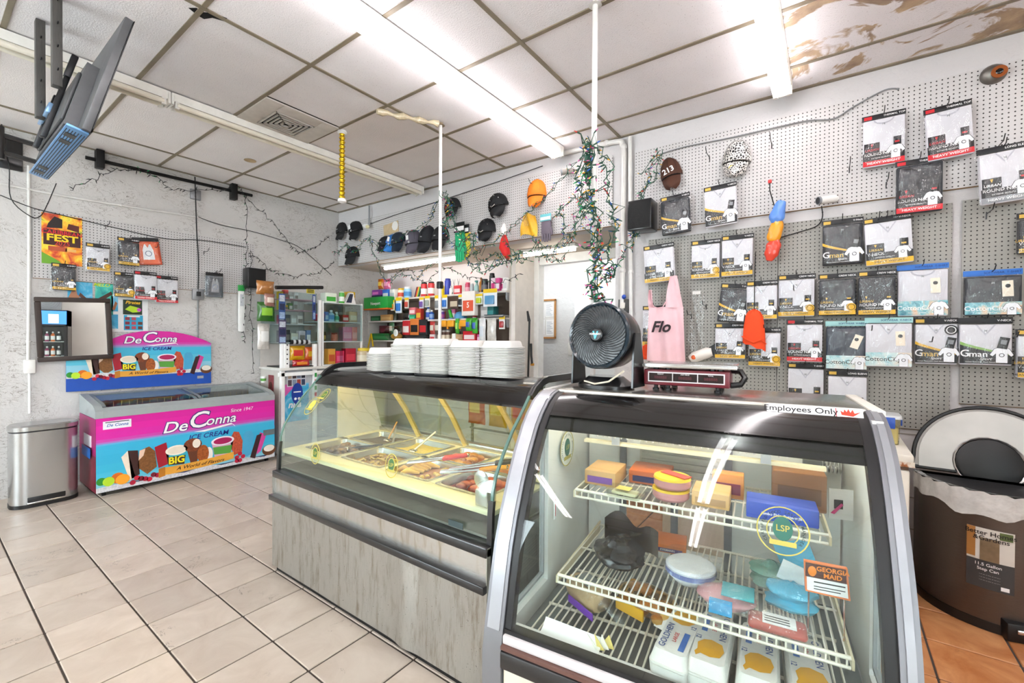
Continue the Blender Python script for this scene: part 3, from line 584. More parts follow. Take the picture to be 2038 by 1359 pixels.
# ceiling vent
t = thing('ceiling_vent', 'square ceiling air vent with angled louvres', 'air vent', (-3.677, 1.866, 3.166))
VM = mat('#c9c3bb', .5, var=.1)
obj('frame', [(box(-.295, .295, -.295, -.16, -.012, 0, .003), VM), (box(-.295, .295, .16, .295, -.012, 0, .003), VM), (box(-.295, -.16, -.16, .16, -.012, 0, .003), VM), (box(.16, .295, -.16, .16, -.012, 0, .003), VM)], t)
obj('duct', (box(-.16, .16, -.16, .16, -.002, .0), mat('#0f0e0d', .9)), t)
for k in range(5):
    a = .155-.03*k
    obj('louvre', (join(box(-a, a, -a, -a+.009, -.018, -.004), box(-a, a, a-.009, a, -.018, -.004), box(-a, -a+.009, -a, a, -.018, -.004), box(a-.009, a, -a, a, -.018, -.004)), VM), t)
# ================================================================ hanging from the ceiling
WOODB = woodmat('#2c2a28', '#55524e', 'weathered_black_wood')
for x, y, z0, lb in ((-3.62, .455, 2.62, 'short weathered black timber hanger, left of the pair'), (-3.30, .475, 2.70, 'weathered black timber hanger carrying the television bracket')):
    t = thing('timber_hanger', lb, 'timber post', (x, y, z0))
    obj('post', (box(-.025, .025, -.019, .019, 0, 3.164-z0, .003), WOODB), t)
    for k in range(4): obj('screw', (cyl((.025, 0, .08+.12*k), (.045, 0, .085+.12*k), .003, n=6), DARKMETAL), t)
TVG = mat('#5d5e60', .4, .3, var=.15); BLUEM = mat('#6f9fd0', .35, .6)
t = thing('television', 'flat grey television hung from the ceiling, seen edge on from below', 'television', (-3.52, .545, 2.40), rot=(math.radians(-14.5), 0, 0))
obj('casing', [(box(-.56, .56, -.035, 0, 0, .66, .006), TVG)], t)
obj('back_cover', [(prism([(-.40, .04), (-.36, .42), (.36, .42), (.40, .04)], -.085, -.035), TVG), (box(-.34, .34, -.10, -.085, .08, .36, .008), mat('#4b4c4e', .4, .3))], t)
obj('bottom_grille', (box(-.54, .54, -.085, -.002, -.012, 0, .003), BLUEM), t)
for k in range(7): obj('grille_slot', (box(-.5, .5, -.078+.011*k, -.074+.011*k, -.0135, -.0115), mat('#26364a', .6)), t)
for x in (-.42, -.3, .3, .42): obj('socket_cutout', (box(x-.03, x+.03, -.072, -.03, -.0145, -.0125), BLACK), t)
obj('screen', (box(-.54, .54, 0, .002, .02, .64), mat('#0b0c0e', .12)), t)
obj('bezel', [(box(-.56, .56, 0, .004, 0, .02), BLACK), (box(-.56, .56, 0, .004, .64, .66), BLACK), (box(-.56, -.54, 0, .004, 0, .66), BLACK), (box(.54, .56, 0, .004, 0, .66), BLACK)], t)
obj('mount_bracket', [(box(-.02, .02, -.125, -.10, .06, .46, .004), DARKMETAL), (box(-.24, -.20, -.125, -.10, .06, .40, .004), DARKMETAL), (box(-.24, .02, -.14, -.12, .2, .26, .004), mat('#8fb5dd', .3, .7)), (box(.0, .03, -.13, -.1, .44, .58, .004), DARKMETAL)], t)
t = thing('wall_mount_arm', 'black folding wall mount arm at the upper left frame edge', 'mount arm', (XL, .52, 2.95))
obj('wall_plate', (box(0, .03, -.09, .09, -.14, .14, .006), BLKP), t)
for z in (-.07, .07): obj('arm', (tube([(.03, -.04, z), (.25, -.10, z), (.28, .05, z-.02), (.3, .22, z-.04)], .02, 8), BLKP), t)
obj('joint', (cyl((.26, -.06, -.13), (.26, -.06, .13), .026), BLKP), t)
t = thing('gold_tinsel_tube', 'gold tinsel wrapped tube hanging near the vent', 'decoration', (-3.417, 2.214, 2.55))
TIN = mat('#d8b22a', .25, .9, var=.35, sc=60, bump=.9, bs=90)
obj('tinsel', (tube([(0, 0, .03+.012*k) for k in range(48)], [.022+.004*((k*7) % 3-1) for k in range(48)], 12), TIN), t)
obj('cap', (lathe([(.016, 0), (.038, .008), (.034, .03), (.02, .04)], 14), WHITE), t); obj('ceiling_cup', (lathe([(.02, .585), (.04, .6), (.036, .616)], 14), WHITE), t)
PIPEW = mat('#dcdad6', .35, var=.1, bump=.1)
t = thing('support_pole', 'thin white pole in front of the caps with a black clamp', 'pole', (-2.617, 2.595, 0))
obj('pole', (cyl((0, 0, 0), (0, 0, 3.15), .0135), PIPEW), t); obj('clamp', (box(-.022, .022, -.022, .022, 1.80, 1.86, .008), BLACK), t); obj('flange', (lathe([(.035, 3.14), (.02, 3.15), (.02, 3.16)], 12), mat('#9a8a70', .6)), t)
t = thing('support_pole', 'white pole wrapped in string lights behind the fan', 'pole', (-1.02, 2.135, 0))
obj('pole', (cyl((0, 0, 0), (0, 0, 3.16), .0145), PIPEW), t); obj('flange', (lathe([(.035, 3.145), (.02, 3.155), (.02, 3.162)], 12), PIPEW), t); obj('adapter_plug', [(box(-.05, -.012, -.02, .02, 2.32, 2.37, .004), mat('#0f5a45', .4)), (box(-.05, -.012, -.02, .02, 2.25, 2.30, .004), mat('#12352c', .4))], t)
t = thing('plastic_sleeve', 'crumpled clear plastic sleeve taped along the ceiling at the pole', 'plastic sheet', (-2.74, 2.36, 3.155), rz=1.05)
obj('sleeve', (tube([(-.24+.04*k, .008*math.sin(k*2.1), -.012+.004*math.sin(k*1.3)) for k in range(13)], [.02+.009*math.sin(k*1.7) for k in range(13)], 10), mat('#d6c7a6', .25, coat=.6, var=.25, sc=30, bump=.6)), t)
# ---------------------------------------------------------------- left wall
BLKM = mat('#141414', .5, .3)
t = thing('wall_rail', 'black metal rail under the ceiling along the left wall', 'rail', (XL, 1.0, 3.06))
obj('bar', (cyl((.05, .0, .0), (.05, 1.46, .03), .017), BLKM), t)
for y, h in ((1.26, .13), (.1, .1)): obj('bracket', (box(0, .085, y-.03, y+.03, -.07, h, .004), BLKM), t)
t = thing('junction_box', 'grey electrical box high on the left wall', 'electrical box', (XL, 1.89, 2.90)); obj('body', (box(0, .03, -.05, .05, 0, .11, .006), mat('#8d8f92', .4, .6)), t); obj('cover_screw', (cyl((.03, 0, .09), (.034, 0, .09), .005), CHROME), t)
t = thing('junction_box', 'grey electrical box below the left pegboard', 'electrical box', (XL, 1.912, 1.80)); obj('body', (box(0, .035, -.055, .055, 0, .12, .006), mat('#9b9d9f', .4, .6)), t); obj('socket', (box(.035, .05, -.02, .02, .04, .09, .004), BLACK), t)
t = thing('outlet_box', 'white outlet box below the vertical conduit', 'electrical box', (XL, .644, 1.065)); obj('body', (box(0, .05, -.035, .035, 0, .12, .006), mat('#e6e4df', .5)), t); obj('drop_conduit', (cyl((.02, 0, -.35), (.02, 0, 0), .009), WHITE), t)
def poster(label, y, z, w, h, bits, tilt=0, x=.004, name='poster', cat='poster'):
    t = thing(name, label, cat, (XL+x, y, z), rot=(0, 0, PI/2))
    t.rotation_euler = Euler((0, tilt, PI/2), 'XYZ') if not tilt else (Matrix.Rotation(PI/2, 3, 'Z') @ Matrix.Rotation(tilt, 3, 'Y')).to_euler()
    for nm, vf, m in bits: obj(nm, (vf, m), t)
    return t
def blotch(cols, sc, key):
    if key in _M: return _M[key]
    tt = NT(key); n = tt.noise(sc, tt.coords(), 4, .6, .8); tt.base(tt.ramp(n, [(.3+.4*i/(len(cols)-1), c) for i, c in enumerate(cols)])); tt.set(Roughness=.4); _M[key] = tt.m; return tt.m
FEST = blotch(['#5e1a12', '#d6481c', '#f2a41a', '#f6d93a', '#5a8a28'], 9, 'fest_print')
def T(s, sz, x, z, c, y=-.003, **k): return ('lettering', text(s, sz, x, z, y, **k), mat(c, .5))
poster('yellow and red Caribbean festival poster', .719+.131, 2.041, .262, .45, [('sheet', box(-.131, .131, -.001, 0, 0, .45), FEST), ('dark_figure', prism([(-.09, .36), (-.05, .43), (0, .41), (.0, .33), (-.1, .32)], -.0022, -.001), mat('#241512', .5)), ('badge', prism([(.03, .33), (.04, .38), (.11, .37), (.11, .31)], -.0022, -.001), mat('#5a1512', .5)),
    ('title_band', box(-.12, .12, -.002, -.001, .17, .31), mat('#3d1410', .5)), T('CARIBBEAN', .05, 0, .285, '#d4202c', bold=.02), T('FEST', .085, 0, .235, '#f4d21c', bold=.03, sx=1.2), T('2025', .05, 0, .19, '#d4342a', bold=.01), ('panel', box(-.09, .03, -.002, -.001, .12, .16), mat('#b8502c', .5)), ('panel', box(.02, .09, -.002, -.001, .125, .15), mat('#e8b060', .5)), ('green_corner', prism([(-.131, 0), (-.131, .1), (-.02, .03), (0, 0)], -.002, -.001), mat('#6ea82a', .5))], x=.022)
PALE_ = mat('#f3f3f3', .5)
SKY = blotch(['#1f8fc4', '#46b4dc', '#bfe4f0'], 5, 'sky_print')
poster('ice cream picture of a hand holding a bar, partly behind the mirror', .97, 1.5, .17, .4, [('sheet', box(-.085, .085, -.001, 0, 0, .4), SKY), ('hand', prism([(-.08, .25), (-.05, .33), (-.03, .34), (-.02, .28), (.0, .26), (-.03, .22)], -.003, -.001), mat('#b97e5c', .5)), ('bar', prism([(.0, .3), (.07, .22), (.05, .2), (-.01, .27)], -.003, -.001), mat('#5d3420', .5))])
poster('teal burst ice cream poster beside the mirror top', 1.138, 1.60, .13, .31, [('sheet', box(-.065, .065, -.001, 0, 0, .31), blotch(['#0f8a8a', '#39c0ae', '#b6f0d8'], 7, 'teal_print')), ('ice_bar', prism([(-.05, .15), (.05, .23), (.06, .2), (-.03, .12)], -.003, -.001), mat('#4a2a1c', .5)), T('MELO', .045, -.02, .285, '#d8f040', bold=.02, shear=.3), ('lower_bar', prism([(-.03, .02), (.02, .07), (.04, .04), (.0, -.0)], -.003, -.001), mat('#9a5a3a', .5))])
poster('white sheet with blue ice cream pictures beside the mirror', 1.33, 1.437, .29, .36, [('sheet', box(-.145, .145, -.0008, 0, 0, .36), mat('#e9eaea', .5)), ('picture', box(-.14, -.09, -.002, -.0008, .2, .35), SKY), ('picture', box(-.14, -.09, -.002, -.0008, .03, .17), SKY), ('sandwich', prism([(-.135, .22), (-.11, .3), (-.095, .28), (-.115, .21)], -.003, -.002), mat('#a5643c', .5))], x=.003)
poster('black and green tropical slush poster', 1.352, 1.611, .15, .147, [('sheet', box(-.075, .075, -.001, 0, 0, .147), mat('#17321c', .45)), ('swirl', prism([(-.06, .05), (-.02, .09), (.05, .07), (.06, .03), (.0, .02)], -.002, -.001), mat('#b8e028', .5)), T('Pirates', .042, 0, .12, '#f0c020', bold=.03, shear=.3), ('flower', disc(.05, .05, .018, -.001, 10), mat('#d050c0', .5))], x=.006)
poster('blue and red flavour chart poster', 1.358, 1.455, .15, .15, [('sheet', box(-.075, .075, -.001, 0, 0, .15), mat('#2aa6cf', .45))]+[('cup', box(-.065+.05*(k % 3), -.03+.05*(k % 3), -.002, -.001, .01+.045*(k//3), .04+.045*(k//3)), mat(('#8a2a3a', '#b84a5a', '#6a3a2a')[k % 3], .5)) for k in range(8)]+[('title_bar', box(-.05, .05, -.002, -.001, .132, .144), PALE_)], x=.006)
# mirror, hung askew and turned a little from the wall
t = thing('wall_mirror', 'dark framed mirror hanging crooked on the left wall', 'mirror', (XL+.055, .94, 1.17))
t.rotation_euler = (Matrix.Rotation(PI/2+math.radians(-7.0), 3, 'Z') @ Matrix.Rotation(math.radians(-2.2), 3, 'Y')).to_euler()
FR = woodmat('#1c1310', '#3a2820', 'dark_walnut', (2, 2, 2))
W_, H_, B_ = .25, .575, .042
for a, b, c, d in ((-W_, W_, 0, B_), (-W_, W_, H_-B_, H_), (-W_, -W_+B_, B_, H_-B_), (W_-B_, W_, B_, H_-B_)):
    obj('frame_rail', [(box(a, b, -.028, 0, c, d, .008), FR)], t)
obj('mirror_glass', (box(-W_+B_, W_-B_, -.012, -.006, B_, H_-B_), mat('#f4f6f6', .005, 1., 0)), t)
# speaker, glove strip
t = thing('wall_speaker', 'small black speaker on the left wall', 'speaker', (XL+.02, 2.47, 1.97)); obj('cabinet', (box(0, .14, -.105, .105, 0, .24, .012), BLKP), t); obj('grille', (box(.14, .146, -.095, .095, .01, .23, .004), mat('#0c0c0d', .8, bump=.6, bs=300)), t)
t = thing('cotton_glove_strip', 'white hanging packet with a green header beside the left speaker', 'packet', (XL+.03, 2.345, 1.455)); obj('packet', (box(0, .03, -.035, .035, 0, .48, .01), mat('#f2f2ef', .5, bump=.3)), t); obj('header', (box(.0, .02, -.034, .034, .48, .55, .003), mat('#2fa04a', .5)), t); obj('print', (box(.03, .032, -.02, .02, .3, .44), mat('#c9cbd0', .5)), t)
# ---------------------------------------------------------------- ice cream art, drawn once for the freezer and once for its back sign
def art(par, A, s=1., ox=0., oz=0., y=0., tag='print'):
    def bx(n): a = A[n]; return tuple((ox+a[0]*s, oz+a[1]*s, ox+a[2]*s, oz+a[3]*s))
    Y = [y-.001]
    def put(nm, vf, c, **k): obj(nm, (vf, mat(c, .4, **k)), par)
    def poly(pts, t=.001, dy=0.): return prism(pts, y-t-dy, y-dy)
    def quad(n, sk=.25, inset=0.): x0, z0, x1, z1 = bx(n); w = x1-x0; h = z1-z0; return [(x0+w*sk+inset, z0+inset), (x1-inset, z0+h*.12+inset), (x1-w*sk-inset, z1-inset), (x0+inset, z1-h*.12-inset)]
    x0, z0, x1, z1 = bx('sand'); w, h = x1-x0, z1-z0
    put('sandwich_side', poly([(x0, z1-h*.18), (x0+w*.45, z0), (x0+w*.75, z0+h*.1), (x0+w*.35, z1)]), '#efe0cc'); put('sandwich_wafer', poly([(x0+w*.35, z1), (x0+w*.55, z0+h*.05), (x1, z0+h*.16), (x1-w*.1, z1-h*.04)]), '#3a1d1a')
    x0, z0, x1, z1 = bx('nut'); w, h = x1-x0, z1-z0
    put('nutty_bar', poly([(x0+w*.1, z1-h*.1), (x0, z0+h*.3), (x0+w*.5, z0), (x1, z0+h*.2), (x1-w*.1, z1-h*.2), (x0+w*.6, z1)]), '#8a5a30', var=.35, sc=70); put('bite', poly([(x0+w*.1, z1-h*.1), (x0+w*.05, z0+h*.55), (x0+w*.3, z0+h*.7), (x0+w*.4, z1-h*.06)], dy=.001), '#e8c8b0')
    put('red_bar', poly(quad('red')), '#a3182c')
    for n, c1, c2, c3 in (('big', '#f3ead8', '#3e2a24', '#e4ca1c'), ('cup', '#efe6ef', '#7a1a44', '#c83a70')):
        x0, z0, x1, z1 = bx(n); w, h = x1-x0, z1-z0; ph = h*.22
        put('cup_body', poly([(x0, z1-ph), (x0+w*.14, z0), (x1-w*.14, z0), (x1, z1-ph)]), '#3fb5c8' if n == 'big' else '#d8a8c0')
        put('cup_rim', disc((x0+x1)/2, z1-ph, w*.52, y-.001, 20, ph), c1); put('cup_fill', disc((x0+x1)/2, z1-ph, w*.42, y-.002, 20, ph*.72), '#e9dcc6' if n == 'big' else '#b01e5a')
        put('cup_label', poly([(x0+w*.12, z0+h*.16), (x1-w*.14, z0+h*.1), (x1-w*.08, z0+h*.5), (x0+w*.06, z0+h*.52)], dy=.001), c2 if n == 'big' else '#5aa040')
        if n == 'big': put('lettering', text('BIG', h*.42, (x0+x1)/2, z0+h*.33, y-.003, bold=.03, sx=.95), '#f2e01c')
    x0, z0, x1, z1 = bx('cone'); w, h = x1-x0, z1-z0
    put('cone', poly([(x0+w*.18, z0+h*.62), (x0+w*.42, z0), (x1-w*.3, z0), (x1-w*.1, z0+h*.62)]), '#6a3a26'); put('scoop', disc((x0+x1)/2, z0+h*.76, w*.5, y-.001, 16, h*.25), '#8c4a2a', var=.4, sc=80); put('scoop_cream', disc(x0+w*.7, z0+h*.8, w*.22, y-.002, 14, h*.17), '#f2e6d4')
    x0, z0, x1, z1 = bx('cookie'); w, h = x1-x0, z1-z0
    put('cookie', disc(x0+w*.38, (z0+z1)/2, w*.36, y-.001, 16, h*.5), '#b5602a', var=.4, sc=60); put('cookie_cream', disc(x0+w*.74, (z0+z1)/2-.1*h, w*.25, y-.0005, 14, h*.42), '#efe9e2')
    x0, z0, x1, z1 = bx('straw'); w, h = x1-x0, z1-z0
    put('strawberry_bar', poly([(x0+w*.1, z0+h*.3), (x0+w*.35, z0), (x1-w*.05, z0+h*.1), (x1, z0+h*.55), (x1-w*.3, z1-h*.05), (x0+w*.3, z1), (x0, z0+h*.7)]), '#cf5a3e', var=.35, sc=70)
    x0, z0, x1, z1 = bx('pop'); w, h = x1-x0, z1-z0
    put('blue_pop', poly([(x0, z0+h*.1), (x0+w*.4, z0), (x1-w*.1, z0+h*.1), (x1, z1-h*.2), (x1-w*.2, z1), (x0+w*.3, z1), (x0+w*.1, z1-h*.1)]), '#4aa8d2')
    x0, z0, x1, z1 = bx('sand2'); w, h = x1-x0, z1-z0
    put('sandwich_pink', poly([(x0+w*.4, z0+h*.15), (x1-w*.35, z0+h*.25), (x1, z1-h*.12), (x0+w*.6, z1)]), '#d8489a'); put('sandwich_wafer', poly([(x0, z0+h*.08), (x0+w*.3, z0), (x0+w*.72, z1-h*.05), (x0+w*.4, z1-h*.1)], dy=.001), '#3c2024')
    x0, z0, x1, z1 = bx('coco'); w, h = x1-x0, z1-z0
    put('coconut', disc((x0+x1)/2, z0+h*.55, w*.48, y-.001, 16, h*.45), '#6a4028'); put('coconut_flesh', disc(x0+w*.5, z0+h*.7, w*.38, y-.002, 16, h*.28), '#efe8da')
    x0, z0, x1, z1 = bx('lime'); put('lime', disc(x0+(x1-x0)*.25, (z0+z1)/2+.01*s, (x1-x0)*.3, y-.001, 14), '#2f8f30'); put('lime_slice', disc(x0+(x1-x0)*.68, (z0+z1)/2, (x1-x0)*.36, y-.002, 16), '#b5dc30')
    x0, z0, x1, z1 = bx('orange'); put('orange', disc(x0+(x1-x0)*.35, z0+(z1-z0)*.6, (x1-x0)*.36, y-.001, 16), '#d86a14'); put('orange_slice', disc(x0+(x1-x0)*.6, z0+(z1-z0)*.45, (x1-x0)*.38, y-.002, 16, (z1-z0)*.36), '#f5a42a')
    x0, z0, x1, z1 = bx('cherry')
    for k in range(7): put('cherry', disc(x0+(x1-x0)*(.08+.14*k), z0+(z1-z0)*(.3+.25*((k*3) % 4)/3), .022*s, y-.002, 10), ('#b01838', '#c8203a', '#7e1428')[k % 3])
    x0, z0, x1, z1 = bx('banner'); w = x1-x0; zz = z0+(z1-z0)*.36; hb = (z1-z0)*.30
    arc = lambda q: zz+(z1-z0)*.10*(q-.2)**2*2
    put('banner', poly([(x0+w*q/10, arc(q/10)) for q in range(11)]+[(x0+w*q/10, arc(q/10)+hb) for q in range(10, -1, -1)], .0015, .002), '#e6a53e'); put('banner_roll', poly([(x0-.02*s, zz-.015*s), (x0+.03*s, zz-.005*s), (x0+.03*s, zz+hb+.01*s), (x0-.02*s, zz+hb)], .002, .003), '#c07a24')
    put('lettering', text('A World of Flavors', hb*.62, x0+w*.52, zz+hb*.55, y-.0045, shear=.35, bold=.012, sx=1.18), '#2a1a12')
    for k in range(5): put('raspberry', disc(x1+.03*s+.03*s*(k % 3), z0+(z1-z0)*.35+.035*s*(k//2), .022*s, y-.003, 10), '#c01e3e')
def logo(par, A, s, ox, oz, y, ice=True):
    x0, z0, x1, z1 = (ox+A['logo'][0]*s, oz+A['logo'][1]*s, ox+A['logo'][2]*s, oz+A['logo'][3]*s); h = (z1-z0); cx = (x0+x1)/2; cz = (z0+z1)/2+h*.08
    for nm, b, c, yy in (('logo_outline', .05, '#3a2f78', y-.002), ('logo_lettering', .012, '#f6f3f4', y-.004)):
        obj(nm, [(text('De', h*.56, x0+h*.34, cz-h*.02, yy, shear=.25, bold=b, sx=1.12), mat(c, .4)), (text('C', h*.86, x0+h*1.05, cz+h*.12, yy, shear=.25, bold=b, sx=1.05), mat(c, .4)), (text('onna', h*.52, x0+h*1.86, cz+h*.05, yy, shear=.25, bold=b, sx=1.05), mat(c, .4))], par)
    obj('logo_tail', (prism([(x0+h*.95, cz-h*.30), (x0+h*1.3, cz-h*.34), (x1-h*.1, cz-h*.20), (x1, cz-h*.32), (x1-h*.04, cz-h*.24), (x1-h*.15, cz-h*.14), (x0+h*1.3, cz-h*.27)], y-.004, y-.003), mat('#f6f3f4', .4)), par)
    if ice: obj('lettering', (text('ICE CREAM', h*.26, x0+h*1.45, cz-h*.50, y-.004, bold=.015, shear=.2, sx=1.05), mat('#24308c', .4)), par)
def bands(par, pts_fn, cols, y):
    for k, (za, zb, c) in enumerate(cols): obj('print_band', (pts_fn(za, zb, y-.0004*(k % 2)), mat(c, .35, var=.02)), par)
# chest freezer
t = thing('ice_cream_freezer', 'pink and blue ice cream chest freezer with sliding glass lids', 'freezer', (-5.08, .96, 0), rz=PI/2)   # local x along the front, -y faces the shop
GR = mat('#9fa6a6', .4, var=.06); GRD = mat('#7d8586', .4); L_, D_ = 1.49, .58
obj('body', [(box(.004, L_-.004, .003, D_, .045, .575, .012), mat('#1d2b60', .5)), (box(.004, L_-.004, .003, .045, .57, .69), mat('#1d2b60', .5)), (box(.004, L_-.004, D_-.045, D_, .57, .69), mat('#1d2b60', .5)), (box(.004, .045, .04, D_-.04, .57, .69), mat('#1d2b60', .5)), (box(L_-.045, L_-.004, .04, D_-.04, .57, .69), mat('#1d2b60', .5))], t)
obj('inner_tub', [(box(.05, L_-.05, .05, D_-.05, .58, .59), mat('#efe8d0', .6)), (box(.05, .06, .05, D_-.05, .52, .70), mat('#d0ccbe', .6)), (box(L_-.06, L_-.05, .05, D_-.05, .52, .70), mat('#d0ccbe', .6)), (box(.05, L_-.05, D_-.06, D_-.05, .52, .78), mat('#d0ccbe', .6)), (box(.05, L_-.05, .05, .06, .52, .70), mat('#d0ccbe', .6))], t)
grad = ['#d8249c', '#e026a2', '#dc2ca6', '#cf4ab0', '#a878c4', '#5fb0dc', '#38b4dc', '#34b2da', '#36b6da', '#44bcdc', '#5cc2dc', '#82cadc']
zz = [.685, .62, .56, .50, .475, .46, .445, .36, .28, .21, .16, .12, .085]
fp = obj('front_print', [(box(0, L_, 0, .004, zz[k+1], zz[k]), mat(grad[k], .3, var=.02, coat=.4)) for k in range(12)], t)
obj('snow_print', (prism([(0, .045)]+[(L_*k/14, .085+.022*math.sin(k*1.9)+.012*math.sin(k*4.3)) for k in range(15)]+[(L_, .045)], -.002, 0), mat('#dcdce6', .4, var=.3, sc=60)), t)
obj('end_print', [(box(-.003, 0, .0, D_, .36, .68), mat('#a32a6a', .35)), (box(-.003, 0, .0, D_, .045, .36), mat('#7a2436', .35, var=.2))], t)
obj('end_print', [(box(L_, L_+.003, 0, D_, .4, .68), mat('#c02a80', .35)), (box(L_, L_+.003, 0, D_, .045, .4), mat('#2f8fc0', .35))], t)
obj('end_sticker', [(rotz(box(-.02, -.018, .1, .4, .33, .42), 0), mat('#1c5fae', .4)), (box(-.006, -.003, .14, .4, .42, .52), mat('#e2dce4', .4))], t)
prof = [(0, .685), (0, .745), (.04, .775), (.10, .795), (.30, .82), (.50, .845), (.56, .855), (.585, .85), (.585, .685)]
for a, b in ((-.004, .05), (L_-.05, L_+.004)): obj('end_rim', (xprism(prof, a, b), GR), t)
obj('front_rim', (xprism([(-.004, .685), (-.004, .742), (.05, .772), (.05, .72), (.03, .685)], .05, L_-.05), GR), t)
obj('back_rim', (xprism([(.52, .70), (.52, .842), (.56, .853), (.585, .85), (.585, .70)], .05, L_-.05), GR), t)
gl = glassy('#f2f8f8', .7, 0, 1.45)
curve = [(.05, .772), (.10, .792), (.30, .815), (.52, .840)]
for a, b, dz in ((.05, .80, .004), (.74, L_-.05, -.004)):
    ld = obj('sliding_lid', [(strip([(y, z+dz) for y, z in curve], a+.025, b-.025, .004), gl)], t)
    for q0, q1 in ((a, a+.025), (b-.025, b)): obj('lid_frame', (strip([(y, z+dz+.004) for y, z in curve], q0, q1, .012), GRD), ld)
WIRE = mat('#c9ba90', .4)
for k in range(4):
    x = .1+.34*k
    obj('wire_basket', (join(*[tube([(x+a, .08, .70), (x+a, .08, .595), (x+a, .5, .595), (x+a, .5, .76)], .003, 5) for a in (0, .06, .12, .18, .24, .3)]+[tube([(x, .08, z), (x+.3, .08, z), (x+.3, .5, z), (x, .5, z), (x, .08, z)], .003, 5) for z in (.64, .70)]), WIRE), t)
art(t, ART, 1., 0, 0, -.002); logo(t, ART, 1., 0, 0, 0)
obj('lettering', (text('Since 1947', .05, 1.15, .62, -.003, shear=.15), mat('#f2e8f0', .4)), t)
obj('notice_label', [(box(.045, .235, -.002, 0, .585, .655), mat('#e9ecf0', .4)), (text('De Conna', .035, .14, .617, -.003, shear=.3, bold=.02), mat('#3a66b0', .4)), (box(.06, .22, -.003, -.002, .641, .648), mat('#303440', .4))], t)
obj('hinge_plate', (box(L_-.12, L_, -.006, 0, .30, .36), mat('#7c8a90', .4, .6)), t)
obj('plinth', (box(.04, L_-.04, .04, D_-.02, .03, .05), BLACK), t)
for x in (.06, L_-.06):
    for y in (.06, D_-.08): obj('caster', [(cyl((x-.012, y, .022), (x+.012, y, .022), .022, n=14), BLACK), (box(x-.016, x+.016, y-.012, y+.012, .03, .05), CHROME)], t)
# back sign above the freezer
t = thing('ice_cream_sign', 'arched pink and blue ice cream sign leaning on the wall above the freezer', 'sign', (XL+.02, .87, .87), rz=PI/2)
top = [(0, .40), (.1, .415), (.2, .44), (.3, .49), (.42, .545), (.55, .575), (.66, .58), (.78, .575), (.9, .555), (1.0, .525), (1.1, .485), (1.165, .45)]
obj('board', (prism([(0, .01)]+[(1.165, .0)]+top[::-1], -.012, 0), mat('#1a4fae', .4)), t)
def clip(za, zb, y): 
    xs = [1.165*k/40 for k in range(41)]
    def tz(x):
        for (a, b), (c, d) in zip(top, top[1:]):
            if a <= x <= c+1e-9: return b+(d-b)*(x-a)/(c-a)
        return top[-1][1]
    pts = [(x, min(zb, tz(x))) for x in xs if tz(x) > za+.001]
    return prism([(pts[0][0], za), (pts[-1][0], za)]+pts[::-1], y-.001, y)
bands(t, clip, [(.155, .25, '#8cc8dc'), (.25, .33, '#5cc0da'), (.33, .41, '#46b8da'), (.41, .425, '#8aa0d0'), (.425, .44, '#b878c0'), (.44, .46, '#d048a8'), (.46, .60, '#d8289c')], -.0125)
obj('snow_print', (prism([(0, .13)]+[(1.165*k/14, .165+.012*math.sin(k*2.3)) for k in range(15)]+[(1.165, .13)], -.016, -.014), mat('#dfe2ec', .4, var=.3, sc=60)), t)
A2 = dict(ART)
art(t, A2, .78, 0, .055, -.0145); 
logo(t, {'logo': (.40, .35, 1.02, .60)}, .72, .12, .13, -.0145, True)
obj('rating_plate', (box(1.03, 1.09, -.0135, -.0125, .06, .09), mat('#c8cdd4', .3, .7)), t)
# stainless step bin
t = thing('step_bin', 'slim stainless steel step bin beside the freezer', 'trash can', (-5.24, .50, 0), rz=PI/2)
ST1 = steel('#bdbdbd', .2, (14, 14, .6), 'bin_steel')
def rr(w, d, r, n=6): return [(w/2-r+r*math.cos(a), d/2-r+r*math.sin(a)) if q == 0 else (-w/2+r+r*math.cos(a), d/2-r+r*math.sin(a)) if q == 1 else (-w/2+r+r*math.cos(a), -d/2+r+r*math.sin(a)) if q == 2 else (w/2-r+r*math.cos(a), -d/2+r+r*math.sin(a)) for q in range(4) for a in [q*PI/2+PI/2*k/n for k in range(n+1)]]
def vprism(poly, z0, z1, s1=1.): n = len(poly); return [(x, y, z0) for x, y in poly]+[(x*s1, y*s1, z1) for x, y in poly], [tuple(range(n))[::-1], tuple(range(n, 2*n))]+[(i, (i+1) % n, n+(i+1) % n, n+i) for i in range(n)]
ov = rr(.40, .26, .10); sh = lambda vf: mv(vf, .19, .13, 0)
obj('body', (sh(vprism(ov, .018, .61)), ST1), t); obj('base_ring', (sh(vprism(rr(.405, .265, .10), 0, .03)), BLACK), t); obj('lid_band', (sh(vprism(ov, .61, .622)), BLACK), t)
obj('lid', [(sh(vprism(rr(.41, .27, .105), .622, .655)), ST1), (sh(vprism(rr(.41, .27, .105), .655, .668, .94)), ST1)], t)
obj('pedal_slot', (box(.08, .30, -.004, .01, .045, .085, .004), BLACK), t); obj('pedal', (box(.075, .295, -.03, .0, .035, .05, .006), CHROME), t)
